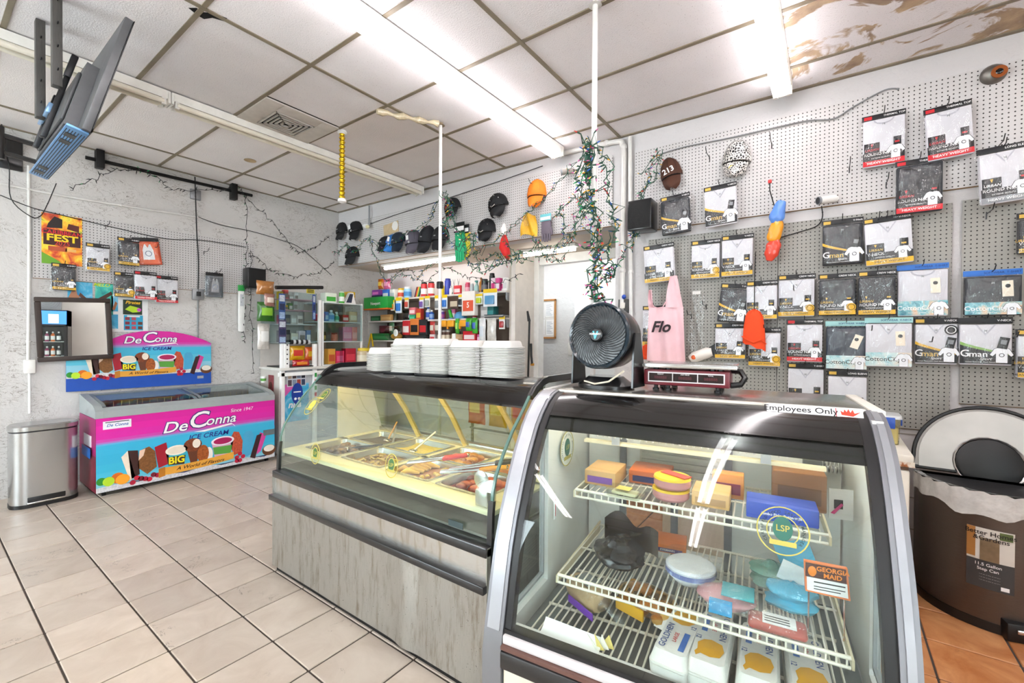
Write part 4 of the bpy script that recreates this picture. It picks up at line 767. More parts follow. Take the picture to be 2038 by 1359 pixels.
# ================================================================ shirt packs
SH = {'w': mat('#d3d2d8', .7, var=.05, bump=.15), 'd': mat('#2a2d33', .6, var=.15, bump=.15), 'n': mat('#1f2a3c', .6, var=.15, bump=.15), 'o': mat('#d4502a', .5, var=.1), 'g': mat('#5d646c', .5, var=.12)}
COL = {'w': mat('#b4b4bf', .8), 'd': mat('#1a1c20', .8), 'n': mat('#141c2a', .8), 'o': mat('#c04420', .8), 'g': mat('#454b52', .8)}
ACC = {'gold': mat('#e0b02c', .4), 'red': mat('#d3202c', .4), 'grey': mat('#8d9096', .4), 'green': mat('#86b05a', .4), 'blue': mat('#2a6fc4', .4), 'teal': mat('#9fd0cf', .4), 'orange': mat('#e8642e', .4)}
INK = mat('#16161a', .4); PALE = mat('#f3f3f3', .5); GOLDT = mat('#d8b04a', .4); ICON = mat('#eef0f4', .5); LINE = mat('#3a3d44', .5)
TEE = [(-.26, 0), (.26, 0), (.26, .62), (.42, .42), (.54, .52), (.34, .9), (.13, 1.), (.0, .93), (-.13, 1.), (-.34, .9), (-.54, .52), (-.42, .42), (-.26, .62)]
def tee(x, z, s, y): 
    return [(prism([(x+a*s*1.07, z+b*s*1.03-.01*s) for a, b in TEE], y, y+.0005), LINE), (prism([(x+a*s, z+b*s) for a, b in TEE], y-.001, y), ICON), (ringp(x, z+.5*s, .09*s, .13*s, y-.0012, 14), LINE)]
def pack(kind, wall, u, z0, w, h, col, acc, head, band, tilt, label, i):
    off = .028+.012*((i*5) % 4)
    loc = bwp(u, z0, off) if wall == 'b' else (XL+off, u, z0)
    base = BA if wall == 'b' else PI/2
    t = thing('shirt_pack', label, 'shirt pack', loc, group='packaged shirts on pegboard hooks')
    t.rotation_euler = (Matrix.Rotation(base, 3, 'Z') @ Matrix.Rotation(math.radians(tilt), 3, 'Y')).to_euler()
    th = .045; hh = h-.030; y = -th-.001
    nl = 2 if i % 3 else 3
    obj('folded_shirt', [(box(-w/2+.006, w/2-.006, -th+.045/nl*k, -th+.045/nl*(k+1)-.001, .004+.004*k, hh-.01, .006), SH[col]) for k in range(nl)], t)
    a = w*.19
    if 'V' in band or 'V' in head: nk = prism([(-a, hh-.012), (0, hh-.012-a*1.5), (a, hh-.012), (a*.8, hh-.012), (0, hh-.012-a*1.2), (-a*.8, hh-.012)], y, y+.002)
    else:
        ang = [PI+PI*k/10 for k in range(11)]
        nk = prism([(a*1.25*math.cos(q), hh-.014+a*.75*math.sin(q)) for q in ang]+[(a*1.05*math.cos(q), hh-.014+a*.55*math.sin(q)) for q in ang[::-1]], y, y+.002)
    if kind != 'plain':
        obj('collar', (nk, COL[col]), t)
        obj('neck_print', (text('M', .018, 0, hh-.03-a*.4, y-.0005, bold=.02), GREYP), t)
    hc = INK if acc not in ('blue', 'teal') else ACC[acc]
    obj('header_card', [(box(-w/2, w/2, -th*.6, -th*.6+.003, h-.034, h, .001), hc)]+([(text(head, .016, w*.48, h-.017, -th*.6-.0012, 'RIGHT', bold=.01), PALE if acc not in ('blue', 'teal') else mat('#123a7a', .5))] if head else [])+([(box(-w/2+.01, -w/2+.05, -th*.6-.001, -th*.6, h-.028, h-.008), GOLDT if acc == 'gold' else RED)] if acc in ('gold', 'red') else []), t)
    if kind == 'urban':
        bh = h*.27; sh = h*.095
        obj('print_band', (box(-w/2+.006, w/2-.006, y-.001, y, .01, bh), INK), t)
        st = obj('stripe', (box(-w/2+.006, w/2-.006, y-.002, y-.001, .01, .01+sh), ACC[acc]), t)
        obj('stripe_lettering', (text('HEAVY WEIGHT', sh*.62, 0, .01+sh*.5, y-.0025, bold=.01, sx=1.1), INK if acc == 'gold' else PALE), st)
        obj('band_lettering', [(text(band, .024, -w*.45, .012+sh+(bh-sh)*.62, y-.002, 'LEFT', bold=.012), PALE), (text('EXTREME QUALITY', .011, -w*.28, .012+sh+(bh-sh)*.2, y-.002, 'LEFT'), PALE)], t)
        obj('logo_block', [(box(-w*.45, -w*.45+w*.36, y-.002, y-.001, bh*.86, bh*.86+h*.22, .0), INK), (prism([(-w*.30, bh*.86+h*.20), (-w*.24, bh*.86+h*.20), (-w*.27, bh*.86+h*.14)], y-.003, y-.002), GOLDT if acc != 'red' else RED), (text('URBAN', .021, -w*.27, bh*.86+h*.09, y-.003, shear=.25, bold=.01), GOLDT if acc == 'gold' else RED if acc == 'red' else PALE)], t)
        obj('shirt_icon', tee(w*.27, bh*.45, h*.24, y-.003), t)
        obj('size_card', [(box(w*.22, w*.22+w*.17, y-.0045, y-.0035, bh*.45+h*.23, bh*.45+h*.38), INK), (box(w*.25, w*.25+w*.1, y-.005, y-.0045, bh*.45+h*.27, bh*.45+h*.30), GOLDT if acc == 'gold' else RED)], t)
        if i % 2 == 0 and acc == 'gold': obj('gold_seal', [(disc(w*.36, bh*.75, .026, y-.005, 18), ACC['gold']), (ringp(w*.36, bh*.75, .017, .02, y-.0065, 16), INK)], t)
    elif kind == 'gman':
        n = 12; cv = [(-w/2+.006+(w-.012)*k/n, h*.44-h*.22*(k/n)**.8) for k in range(n+1)]
        obj('print_band', (prism([(-w/2+.006, .012), (w/2-.006, .012)]+cv[::-1], y-.001, y), INK), t)
        obj('swoosh', (prism(cv+[(x, z+.018*(1-.6*k/n)) for k, (x, z) in reversed(list(enumerate(cv)))], y-.002, y), ACC[acc]), t)
        obj('band_lettering', [(text('G', .056, -w*.38, .07, y-.002, bold=.01), PALE), (text('man', .046, -w*.13, .066, y-.002, bold=.01), PALE if acc == 'green' else GOLDT), (text('Sport', .022, 0, .04, y-.002, shear=.35), PALE), (text('Cotton Undershirt. Total Absorbability', .009, -.01, .022, y-.002), PALE)], t)
        obj('shirt_icon', tee(w*.29, .02, h*.31, y-.003), t)
        obj('size_card', [(roty(box(-.02, .02, y-.005, y-.004, 0, .06), -.25, (0, 0, 0)) if False else mv(roty(box(-.02, .02, y-.005, y-.004, 0, .065), .2), w*.29, 0, h*.36), INK), (mv(roty(box(-.012, .012, y-.006, y-.005, .025, .05), .2), w*.29, 0, h*.36), GREYP)], t)
        if 'seal' in label: obj('round_seal', [(disc(w*.33, h*.74, .03, y-.004, 18), INK), (ringp(w*.33, h*.74, .018, .022, y-.0055, 16), PALE)], t)
    elif kind == 'cotton':
        bh = h*.30
        obj('print_band', (box(-w/2+.006, w/2-.006, y-.001, y, .01, bh), blotch(['#1f6f8a', '#7fc0c8', '#e8c8a8', '#3a2a2c'], 12, 'skyline_print') if acc == 'blue' else blotch(['#5fb8c4', '#d8e4e0', '#e8c8b0'], 9, 'beach_print')), t)
        obj('band_lettering', [(text('CottonCity', .038, -w*.12, bh*.55, y-.002, bold=.006), PALE if acc == 'blue' else INK), (text('QUALITY  WEAR', .011, -w*.1, bh*.25, y-.002), PALE)], t)
        obj('shirt_icon', tee(w*.31, bh*.10, h*.25, y-.003), t)
        tg = .35 if 'slanted' in label else -.04
        obj('size_tag', [(mv(roty(box(-.022, .022, y-.004, y-.003, -.045, .045), tg), w*.24, 0, h*.58), mat('#efe3cf', .5)), (mv(disc(0, .015, .011, y-.004, 12), w*.24, 0, h*.58), INK)], t)
    else:
        obj('front_card', [(box(-w*.38, w*.38, y-.001, y, h*.06, h*.80), ACC[acc] if acc == 'orange' else mat('#3c434b', .4))], t)
        obj('tank_picture', (prism([(-w*.22, h*.2), (w*.22, h*.2), (w*.2, h*.55), (w*.12, h*.75), (w*.07, h*.75), (0, h*.62), (-w*.07, h*.75), (-w*.12, h*.75), (-w*.2, h*.55)], y-.002, y-.001), ICON if acc == 'orange' else GREYP), t)
        obj('round_mark', (ringp(0, h*.42, .022, .028, y-.003, 16), mat('#6a7a94', .5)), t)
    rnd = random.Random(i)
    ph = [rnd.uniform(0, 6) for _ in range(3)]
    def sheet(a_, b_):
        x = -w/2-.006+(w+.012)*a_; z = -.008+(h-.02)*b_
        e = min(1, 9*min(a_, 1-a_, b_+.02, 1.02-b_))
        return (x+.003*math.sin(9*b_+ph[2]), -th*.5-(th*.5+.008)*e-.002*math.sin(21*a_+ph[0]+5*b_)-.002*math.sin(13*b_+ph[1]-7*a_), z)
    obj('plastic_bag', (grid(sheet, 12, 12), film()), t)
    obj('hang_hook', (tube([(0, -.01, h-.012), (0, -.075, h-.004), (0, -.095, h+.02)], .0026, 5), DARKMETAL), t)
for i, p in enumerate(PACKS): pack(*p, i)
# ================================================================ caps
def snake():
    if 'snake' in _M: return _M['snake']
    tt = NT('snakeskin'); v = tt.new('ShaderNodeTexVoronoi'); v.feature = 'DISTANCE_TO_EDGE'; v.inputs['Scale'].default_value = 62; tt.link(tt.coords((1, 1, .8)), v.inputs[0])
    tt.base(tt.mix(tt.math('GREATER_THAN', v.outputs['Distance'], .12), lin('#e8e4de'), lin('#17181a'))); tt.set(Roughness=.35); _M['snake'] = tt.m; return tt.m
def cap(u, z0, w, h, c, tilt, label):
    if u < -5.55: u = -5.56; w = .2
    w = min(w, .24); r = w*.47
    loc = bwp(u, z0+h*.60, .02)
    t = thing('baseball_cap', label, 'cap', loc, group='caps hung on the pegboard')
    t.rotation_euler = (Matrix.Rotation(BA, 3, 'Z') @ Matrix.Rotation(math.radians(tilt), 3, 'Y')).to_euler()
    m = snake() if c == 'snake' else mat(c, .75, var=.12, bump=.25, bs=120)
    up_ = h*.44
    def crown(a, b):
        th = PI*a; ph = PI*.5*b
        x = -r*math.cos(th)*math.cos(ph); y = -(r*1.05)*math.sin(th)*math.cos(ph); z = up_*math.sin(ph)**1.0
        return (x, y, z-.0)
    n1, n2 = 20, 8
    obj('crown', [(grid(crown, n1, n2), m), (grid(lambda a, b: (-r*1.04*math.cos(PI*a), -r*1.10*math.sin(PI*a), -h*.12*b), n1, 1), m)], t, ang=60)
    for q in (.25, .5, .75): obj('seam', (tube([tuple(c_*1.012 for c_ in crown(q, k/8)) for k in range(9)], .0012, 4), mat('#0c0c0e', .8) if c != '#f0801a' else mat('#c8640e', .8)), t)
    obj('button', (ball((0, -.004, up_), .008, 8, 5), m), t)
    bl = h*.40
    def brim(a, b):
        s = a*2-1; bow = 1-s*s
        x = s*r*(.90-.06*b)*max(0.05, 1-(b*.97)**3.2)**.5
        return (x, -r*(.42+.46*bow)-.030*b-.030*bow*b, -h*.10-bl*b)
    g = grid(brim, 14, 5); g2 = ([(x, y+.004, z-.002) for x, y, z in g[0]], [f[::-1] for f in g[1]])
    obj('brim', [(g, m), (g2, m)], t, ang=60)
    obj('brim_crease_shade', (tube([(x_, y_-.006, z_-.004) for x_, y_, z_ in [brim(q/14, .06) for q in range(15)]], .0035, 5), mat('#0e0b0a', .9)), t)  # dark tube paints the crease shading where the brim meets the crown
    yf = -r*1.09
    if '213' in label: obj('lettering', (tf(text('213', .062, .0, .0, 0, bold=.02), Matrix.Translation((-.0, yf-.004, .0)) @ Matrix.Rotation(math.radians(-10), 4, 'Y')), PALE), t)
    elif 'sticker' in label or 'tag' in label or 'label' in label: obj('sticker', (box(-.022, .018, yf-.002, yf+.002, .0, .055), PALE), t); obj('emblem', (ringp(.02, -.03, .008, .013, yf, 12), PALE), t)
    elif 'studs' in label:
        for q, e in ((.3, .5), (.55, .45), (.4, .2), (.7, .2)): obj('stud', (ball(tuple(c_*1.01 for c_ in crown(q, e)), .005, 6, 4), CHROME), t)
        obj('strap', (tube([(-.03, yf-.004, -.03), (0, yf-.01, -.045), (.03, yf-.004, -.03)], .006, 6), CHROME), t)
    elif 'red patch' in label: obj('patch', (box(-.03, .03, yf-.003, yf+.002, -.04, .0), mat('#8a2030', .5)), t)
    elif c == 'snake': obj('sticker', (disc(-.01, -h*.32, .024, -r*1.1, 16), mat('#d8c82c', .4)), t)
    elif c not in ('#f0801a',): obj('emblem', (box(-.014, .014, yf-.002, yf+.002, .0, .012), GREYP), t)
for c_ in CAPS: cap(*c_)
# ================================================================ strings of lights and cables
def smooth(pts, n=6):
    P = [Vector(p) for p in pts]; out = []
    for i in range(len(P)-1):
        a, b, c, d = P[max(i-1, 0)], P[i], P[i+1], P[min(i+2, len(P)-1)]
        for k in range(n):
            q = k/n; out.append(.5*((2*b)+(c-a)*q+(2*a-5*b+4*c-d)*q*q+(3*b-a-3*c+d)*q**3))
    out.append(P[-1]); return out
GREENW = mat('#1d4a38', .5); DARKW = mat('#1c1d1c', .5)
BULB = [mat(c, .25, coat=.4) for c in ('#c62b2b', '#2f62c0', '#2fa060', '#e0a520', '#d060a0', '#e8e2c0')]
for k, (c, pts, lb) in enumerate(STRINGS):
    rnd = random.Random(100+k); o = Vector(pts[0]); t = thing('string_lights', lb, 'string lights', tuple(o))
    P = smooth(pts, 7); P = [p+Vector((rnd.gauss(0, .012), rnd.gauss(0, .010), rnd.gauss(0, .014)))-o for p in P]; P[0] = Vector((0, 0, 0))
    wm = GREENW if c == 'multi' else DARKW
    Q = [p+Vector((rnd.gauss(0, .022), rnd.gauss(0, .015), rnd.gauss(0, .022))) for p in P]
    obj('wire', [(tube(P, .0028, 5), wm)], t)
    if c == 'multi': obj('wire', (tube(Q, .0028, 5), wm), t); P = [q for pq in zip(P, Q) for q in pq][::1] if k % 2 else P
    hold, bl = [], {}
    for i in range(1, len(P)-1):
        for _ in range(1):
            d = Vector((rnd.uniform(-1, 1), rnd.uniform(-1, .3), rnd.uniform(-1, .5))).normalized()
            a = P[i]+(P[i+1]-P[i])*(rnd.random() if c != 'multi' or k % 2 == 0 else 0)
            hold.append(tube([a, a+d*.022], [.0034, .005], 5))
            bl.setdefault(rnd.randrange(6) if c == 'multi' else 2 if rnd.random() < .3 else 9, []).append(tube([a+d*.022, a+d*.032, a+d*.042], [.0034, .003, .0006], 5))
    obj('bulb_sockets', (join(*hold), wm), t, kind='stuff')
    obj('bulbs', [(join(*v), BULB[q] if q < 9 else DARKW) for q, v in bl.items()], t, kind='stuff')
CW = {'black': mat('#151515', .45), 'white': PIPEW, 'grey': mat('#7e7f80', .45)}
for c, r, pts, lb in CABLES:
    o = Vector(pts[0]); t = thing('pipe' if 'pipe' in lb or 'conduit' in lb else 'cable', lb, 'pipe' if 'pipe' in lb or 'conduit' in lb else 'cable', tuple(o))
    obj('run', (tube([p-o for p in smooth(pts, 5)], r, 8 if r > .01 else 6), CW[c]), t)
    P = smooth(pts, 5)
    for q in range(3, len(P)-1, 9): obj('clip', (ball(P[q]-o, r*1.35, 8, 5), CW[c]), t)
# ================================================================ other things hung on the back wall
def wt(name, label, cat, u, z, d=.02, tilt=0., group=None):
    t = thing(name, label, cat, bwp(u, z, d), group=group); t.rotation_euler = (Matrix.Rotation(BA, 3, 'Z') @ Matrix.Rotation(math.radians(tilt), 3, 'Y')).to_euler(); return t
PINK = mat('#eec6cc', .8, var=.06, bump=.2)
t = wt('tank_top', 'pale pink tank top hanging beside the fan', 'shirt', -1.07, 1.22, .13)
def tank(a, b):           # body of the shirt with vertical folds
    w = .132+.018*(1-b); x = (a*2-1)*w
    return (x, -.03-.022*math.sin(a*13+b*1.5)*(1-.4*b)-.012*math.sin(a*5), .43*b)
obj('body', (grid(tank, 26, 8), PINK), t, ang=80)
def strapf(s):
    def f(a, b):
        x0 = (-.140+.045*a) if s < 0 else (-.005+.137*a); x1 = (-.138+.022*a) if s < 0 else (.030+.050*a)
        q = b**1.2
        return (x0+(x1-x0)*q, -.03-.018*math.sin(a*7+b*3), .425+(.15 if s < 0 else .25)*b)
    return f
for s in (-1, 1): obj('strap', (grid(strapf(s), 5, 8), PINK), t, ang=80)
obj('neck_binding', (tube([(-.105, -.045, .46), (-.09, -.05, .435), (-.06, -.052, .425), (-.02, -.05, .43), (.0, -.045, .47)], .004, 6), mat('#e2b2ba', .8)), t)
obj('lettering', (text('Flo', .12, -.035, .27, -.062, shear=.3, bold=.03), mat('#2a1c22', .7)), t)
t = wt('beanie', 'bright orange beanie hanging on a black cord', 'hat', -.455, 1.345, .12)
OR = mat('#ee4a14', .75, var=.1, bump=.3)
def bean(a, b):
    th = 2*PI*a; r = (.074-.026*b) if b < .7 else .0558*math.sqrt(max(0, 1-((b-.7)/.3)**2))
    return (r*math.cos(th)*(1+.1*math.sin(3*b)), r*.45*math.sin(th), .27*b-.03*math.cos(th)*(1-b)+.006*math.sin(6*th))
obj('knit', (grid(bean, 24, 14), OR), t, ang=80); obj('cuff_fold', (tube([(-.078, -.01, .075), (-.04, -.034, .05), (0, -.037, .03), (.045, -.03, .05), (.078, -.008, .02)], [.004, .008, .01, .008, .004], 6), OR), t)
obj('cord', (tube([(0, 0, .26), (0, .0, .5), (.003, 0, .68)], .003, 5), BLACK), t)
t = wt('wrapped_beanies', 'plastic wrapped blue, orange and red beanies on a hanger cord', 'hat', -.366, 1.955, .12)
for nm, c, zz_, xx in (('red_beanie', '#e2452f', 0, .0), ('orange_beanie', '#f2a01c', .12, .015), ('blue_beanie', '#5c8fe0', .25, .03)):
    obj(nm, (mv(roty(crumple(.046, .03, .085, int(zz_*100)+3, .22), .25), xx, 0, zz_), mat(c, .35, coat=.5, bump=.5, bs=40)), t, ang=40)
obj('cord', (tube([(.03, 0, .38), (.0, 0, .5), (.0, 0, .56)], .004, 5), BLACK), t); obj('tag', (box(-.012, .012, -.012, .012, .55, .575, .006), mat('#d83030', .3)), t)
t = wt('orange_hat', 'orange knit hat behind the fan', 'hat', -1.236, 1.225, .03); obj('knit', (box(-.055, .07, -.06, 0, 0, .15, .03), OR), t); obj('band', (box(-.057, .072, -.063, .003, .0, .035, .012), OR), t)
t = wt('empty_plastic_bag', 'empty clear plastic bag hanging right of the tank top', 'bag', -.863, 1.30, .03)
obj('bag', (grid(lambda a, b: ((a-.5)*.11*(1+.1*math.sin(9*b)), -.03-.012*math.sin(8*a+6*b), .47*b), 8, 14), film()), t); obj('top_seal', (box(-.03, .03, -.035, -.03, .45, .475), mat('#d8d4cf', .4)), t)
t = wt('sock_pack', 'rolled white sock pack with orange leaf prints', 'socks', -.80, 1.225, .03, -22)
obj('roll', (tube([(-.09, -.04, .05), (-.06, -.04, .055), (.05, -.04, .055), (.08, -.04, .05)], [.03, .042, .042, .03], 12), mat('#efe9e2', .5, bump=.3)), t); obj('print', (ball((-.055, -.078, .055), (.018, .006, .018), 8, 5), mat('#e0622a', .5)), t); obj('header', (prism([(.06, .02), (.13, .03), (.13, .1), (.07, .09)], -.045, -.04), BLACK), t)
# gloves and holiday things below the header
def glove(name, label, u, z, w, h, c, head, d=.05):
    t = wt(name, label, 'gloves', u, z, d); m = mat(c, .6, var=.1, bump=.3)
    obj('palm', (box(-w/2, w/2, -.03, 0, h*.3, h*.78, .014), m), t)
    for k in range(4): obj('finger', (tube([(-w*.36+w*.24*k, -.015, h*.34), (-w*.37+w*.245*k, -.018, h*(.04+.03*abs(k-1.5)))], [w*.12, w*.09], 8), m), t)
    obj('thumb', (tube([(w*.42, -.015, h*.5), (w*.58, -.02, h*.36), (w*.56, -.02, h*.26)], [w*.13, w*.11, w*.08], 8), m), t)
    obj('header_card', [(box(-w*.55, w*.55, -.034, -.028, h*.76, h, .002), mat(head, .4)), (box(-w*.5, w*.5, -.0355, -.034, h*.8, h*.9), PALE)], t)
glove('work_gloves', 'green rubber work gloves with a black header card', -3.34, 2.21, .14, .46, '#1fb277', '#14181a')
glove('yellow_gloves', 'yellow trim of a second pair of gloves behind the green ones', -3.28, 2.24, .12, .40, '#d8c828', '#14181a', .03)
glove('knit_gloves', 'grey knit gloves with a teal card under the header', -2.234, 2.31, .11, .28, '#6e6470', '#6fc0c8')
t = wt('yellow_poncho_bag', 'folded yellow poncho in a clear bag below the orange cap', 'poncho', -2.436, 2.41, .03)
obj('poncho', (grid(lambda a, b: ((a-.5)*.2*(1-.25*b), -.03-.018*math.sin(9*a+4*b), .21*b+.02*math.sin(5*a)), 12, 8), mat('#f0b428', .5, var=.15, bump=.4)), t, ang=80); obj('clear_bag', (box(-.12, .03, -.03, -.026, .1, .24), film()), t)
t = wt('red_stocking', 'red and white hanging cap mask below the leather caps', 'hat', -2.68, 2.18, .14)
obj('red_cloth', (tube([(.05, 0, 0), (.03, 0, .06), (.0, 0, .13), (.0, 0, .2), (.0, 0, .26)], [.012, .04, .055, .04, .015], 10), mat('#d3201f', .7, bump=.3)), t, ang=80); obj('white_top', (tube([(0, 0, .25), (-.01, 0, .31), (0, 0, .37)], [.02, .035, .01], 8), mat('#ece6e4', .7)), t)
t = wt('cardboard_sign', 'torn cardboard piece with a taped white label on the corner pegboard', 'cardboard', -4.53, 2.715, .02, -6)
obj('card', (box(-.15, .13, -.006, 0, 0, .135), mat('#c8b08a', .8, var=.15)), t); obj('label', (disc(.07, .08, .06, -.006, 8), mat('#e9e7e2', .6)), t)
t = wt('security_light', 'small white fixture hanging from the header near the corner', 'light fixture', -4.95, 2.86, .02); obj('stem', (cyl((0, -.03, .02), (0, -.03, .27), .012), GREYP), t); obj('head', [(ball((-.03, -.06, .0), (.05, .04, .03), 10, 6), WHITE), (ball((.02, -.07, -.02), (.03, .03, .025), 8, 5), mat('#e6dfb0', .3))], t)
# cameras
def camera_bullet(label, u, z, c, ang):
    t = wt('security_camera', label, 'camera', u, z, .0); t.rotation_euler[2] += 0
    obj('mount', (cyl((.04, 0, 0), (.04, -.045, 0), .022), mat(c, .4)), t); a = Vector((-.8, -.5, -.12)).normalized(); p = Vector((.04, -.05, 0))
    obj('housing', (cyl(p, p+a*.11, .026), mat(c, .35)), t); obj('lens', (cyl(p+a*.108, p+a*.114, .022), mat('#1a1c20', .1)), t); obj('lens_ring', (cyl(p+a*.1, p+a*.113, .027, .0275), GREYP), t)
camera_bullet('white bullet camera on the shirt wall', -.03, 2.35, '#e9e8e4', 0)
camera_bullet('silver bullet camera left of the pole top', -2.0, 2.955, '#9c958e', 0)
t = wt('dome_camera', 'dark eyeball camera with a copper ring at the top right', 'camera', .75, 2.95, .0)
obj('housing', (lathe([(.06, 0), (.058, .02), (.045, .05), (.03, .06)], 20), mat('#6e6a64', .35, .6)), t); t.children[0].rotation_euler = (PI/2+.25, 0, -.3)
obj('copper_ring', (mv(tf(lathe([(.026, 0), (.034, .004), (.034, .012), (.026, .012)], 20), Matrix.Rotation(PI/2, 4, 'X')), .012, -.058, -.012), mat('#b86a3c', .3, .8)), t); obj('lens', (ball((.012, -.06, -.012), (.024, .014, .024), 14, 8), mat('#0c0d10', .05)), t)
t = wt('wall_speaker', 'black speaker beside the bent white pipe', 'speaker', -1.285, 2.29, .02)
obj('cabinet', (box(-.10, .10, -.17, 0, 0, .245, .008), BLKP), t); obj('grille', (box(-.09, .09, -.176, -.17, .01, .235, .004), mat('#0d0e0f', .8, bump=.5, bs=300)), t)
obj('bracket', (box(-.03, .03, -.03, .02, .08, .16), DARKMETAL), t)
t = wt('wall_switch_box', 'small open switch box on the pier right of the doorway', 'electrical box', -1.47, 1.62, .0); obj('box', (box(-.045, .045, -.04, 0, 0, .12, .004), mat('#3a3a38', .5)), t); obj('switch', (box(-.015, .02, -.055, -.04, .04, .09, .003), mat('#d8d4cc', .5)), t); obj('blue_cap', (ball((.01, -.05, .14), .02, 8, 6), mat('#2a50b0', .4)), t)
# back room through the doorway
t = thing('cork_board', 'notice board covered in papers in the back room', 'notice board', (-3.43, 5.39, 1.40)); ORW = woodmat('#a5703c', '#c08a50', 'board_frame', (2, 2, 2))
obj('board', (box(-.28, .28, -.015, 0, 0, .54), mat('#dcd9d2', .7)), t)
for a, b, c, d in ((-.29, .29, -.01, .015), (-.29, .29, .525, .55), (-.29, -.27, 0, .54), (.27, .29, 0, .54)): obj('frame_rail', (box(a, b, -.025, 0, c, d), ORW), t)
for x, z, w_, h_ in ((-.17, .3, .17, .2), (.02, .28, .17, .22), (.19, .3, .14, .2), (-.17, .03, .18, .24), (.03, .05, .16, .21), (.2, .04, .13, .22)):
    o = obj('notice', (box(x-w_/2, x+w_/2, -.018, -.015, z, z+h_), PAPER), t); obj('print_lines', [(box(x-w_*.4, x+w_*.35-.02*(k % 3), -.0188, -.018, z+h_*(.12+.1*k), z+h_*(.15+.1*k)), mat('#9aa0a8', .8)) for k in range(8)], o)
t = thing('paper_notice', 'blank white sheet pinned right of the notice board', 'paper', (-2.72, 5.395, 1.66)); obj('sheet', (box(-.13, .13, -.003, 0, 0, .35), PAPER), t); obj('pin', (ball((0, -.006, .33), .008, 6, 4), RED), t)
t = thing('desk_phone', 'white and dark wall phone in the back room', 'phone', (-2.78, 5.38, 1.16)); obj('base', (box(-.14, .06, -.06, 0, 0, .18, .015), mat('#dcdad4', .5)), t); obj('handset', (tube([(.0, -.08, .02), (.03, -.1, .12), (.02, -.09, .24)], [.03, .02, .03], 8), BLKP), t)
t = thing('hanging_broom', 'dark broom handle leaning at the doorway edge', 'broom', (-2.975, 4.42, 0)); obj('handle', (tube([(0, 0, .2), (.03, -.02, 1.0), (.05, -.03, 1.62)], .013, 8), BLACK), t); obj('head', (box(-.05, .12, -.05, .02, 0, .2, .02), BLACK), t); obj('grip', (tube([(.045, -.03, 1.6), (.02, -.03, 1.72)], [.02, .012], 8), BLACK), t)
t = thing('hanging_strap', 'black strap with a yellow buckle on the doorway wall', 'strap', (-2.985, 4.52, 1.08)); obj('strap', (tube([(0, 0, .25), (.01, -.01, .1), (.03, -.02, 0)], .014, 6), BLACK), t); obj('buckle', (box(.01, .05, -.03, .0, -.02, .01, .004), mat('#c88a2a', .4)), t)
t = thing('blue_apron', 'blue plastic apron bundle hanging behind the right pole', 'apron', (-1.42, 4.1, 1.35)); obj('cloth', (grid(lambda a, b: ((a-.5)*.22, -.03*math.sin(9*a+3*b), .85*b), 12, 8), mat('#7fb4e0', .4, var=.2, bump=.3)), t, ang=80); obj('tie', (tube([(0, 0, .85), (.03, -.02, .95), (0, 0, 1.02)], .01, 6), mat('#4a80c0', .5)), t)
# ================================================================ goods builders
def carton(name, label, cat, loc, size, c, c2, rz=0., txt=None, tc='#f4f4f4', group=None, tilt=0., back=False):
    w_, d_, h_ = size; t = thing(name, label, cat, loc, rz, group)
    if tilt: t.rotation_euler = (tilt, 0, rz)
    obj('carton', (box(-w_/2, w_/2, 0, d_, 0, h_, min(.004, w_*.1)), mat(c, .45, var=.05)), t)
    if c2: obj('label_panel', (box(-w_*.40, w_*.40, -.0015, 0, h_*.18, h_*.62), mat(c2, .45)), t)
    if txt: obj('lettering', (text(txt, min(h_*.36, w_*1.3/max(3, len(txt))), 0, h_*.42, -.003, bold=.02), mat(tc, .4)), t)
    return t
def bottle(name, label, cat, loc, r, h, c, capc, labc=None, shape='can', group=None, rz=0.):
    t = thing(name, label, cat, loc, rz, group); m = mat(c, .3, coat=.3)
    pr = {'can': [(r*.92, 0), (r, .006), (r, h*.86), (r*.8, h*.9)], 'bottle': [(r*.9, 0), (r, h*.03), (r, h*.62), (r*.75, h*.72), (r*.38, h*.78), (r*.38, h*.86)], 'jar': [(r*.85, 0), (r, h*.05), (r, h*.74), (r*.8, h*.84)], 'spray': [(r*.9, 0), (r, h*.03), (r, h*.5), (r*.45, h*.72), (r*.4, h*.8)]}[shape]
    obj('body', (lathe(pr, 16), m), t)
    top = {'can': (r*.85, h*.88), 'bottle': (r*.45, h*.84), 'jar': (r*.9, h*.82), 'spray': (r*.45, h*.79)}[shape]
    cp = [(lathe([(top[0], top[1]), (top[0], h*.98), (top[0]*.8, h)], 14), mat(capc, .35))]
    if shape == 'spray': cp.append((box(-r*.9, r*.5, -r*.25, r*.25, h*.88, h, .004), mat(capc, .35)))
    obj('cap', cp, t)
    if labc: obj('label', (lathe([(r*1.015, h*.18), (r*1.015, h*.56)], 16, cap=False), mat(labc, .4)), t)
    return t
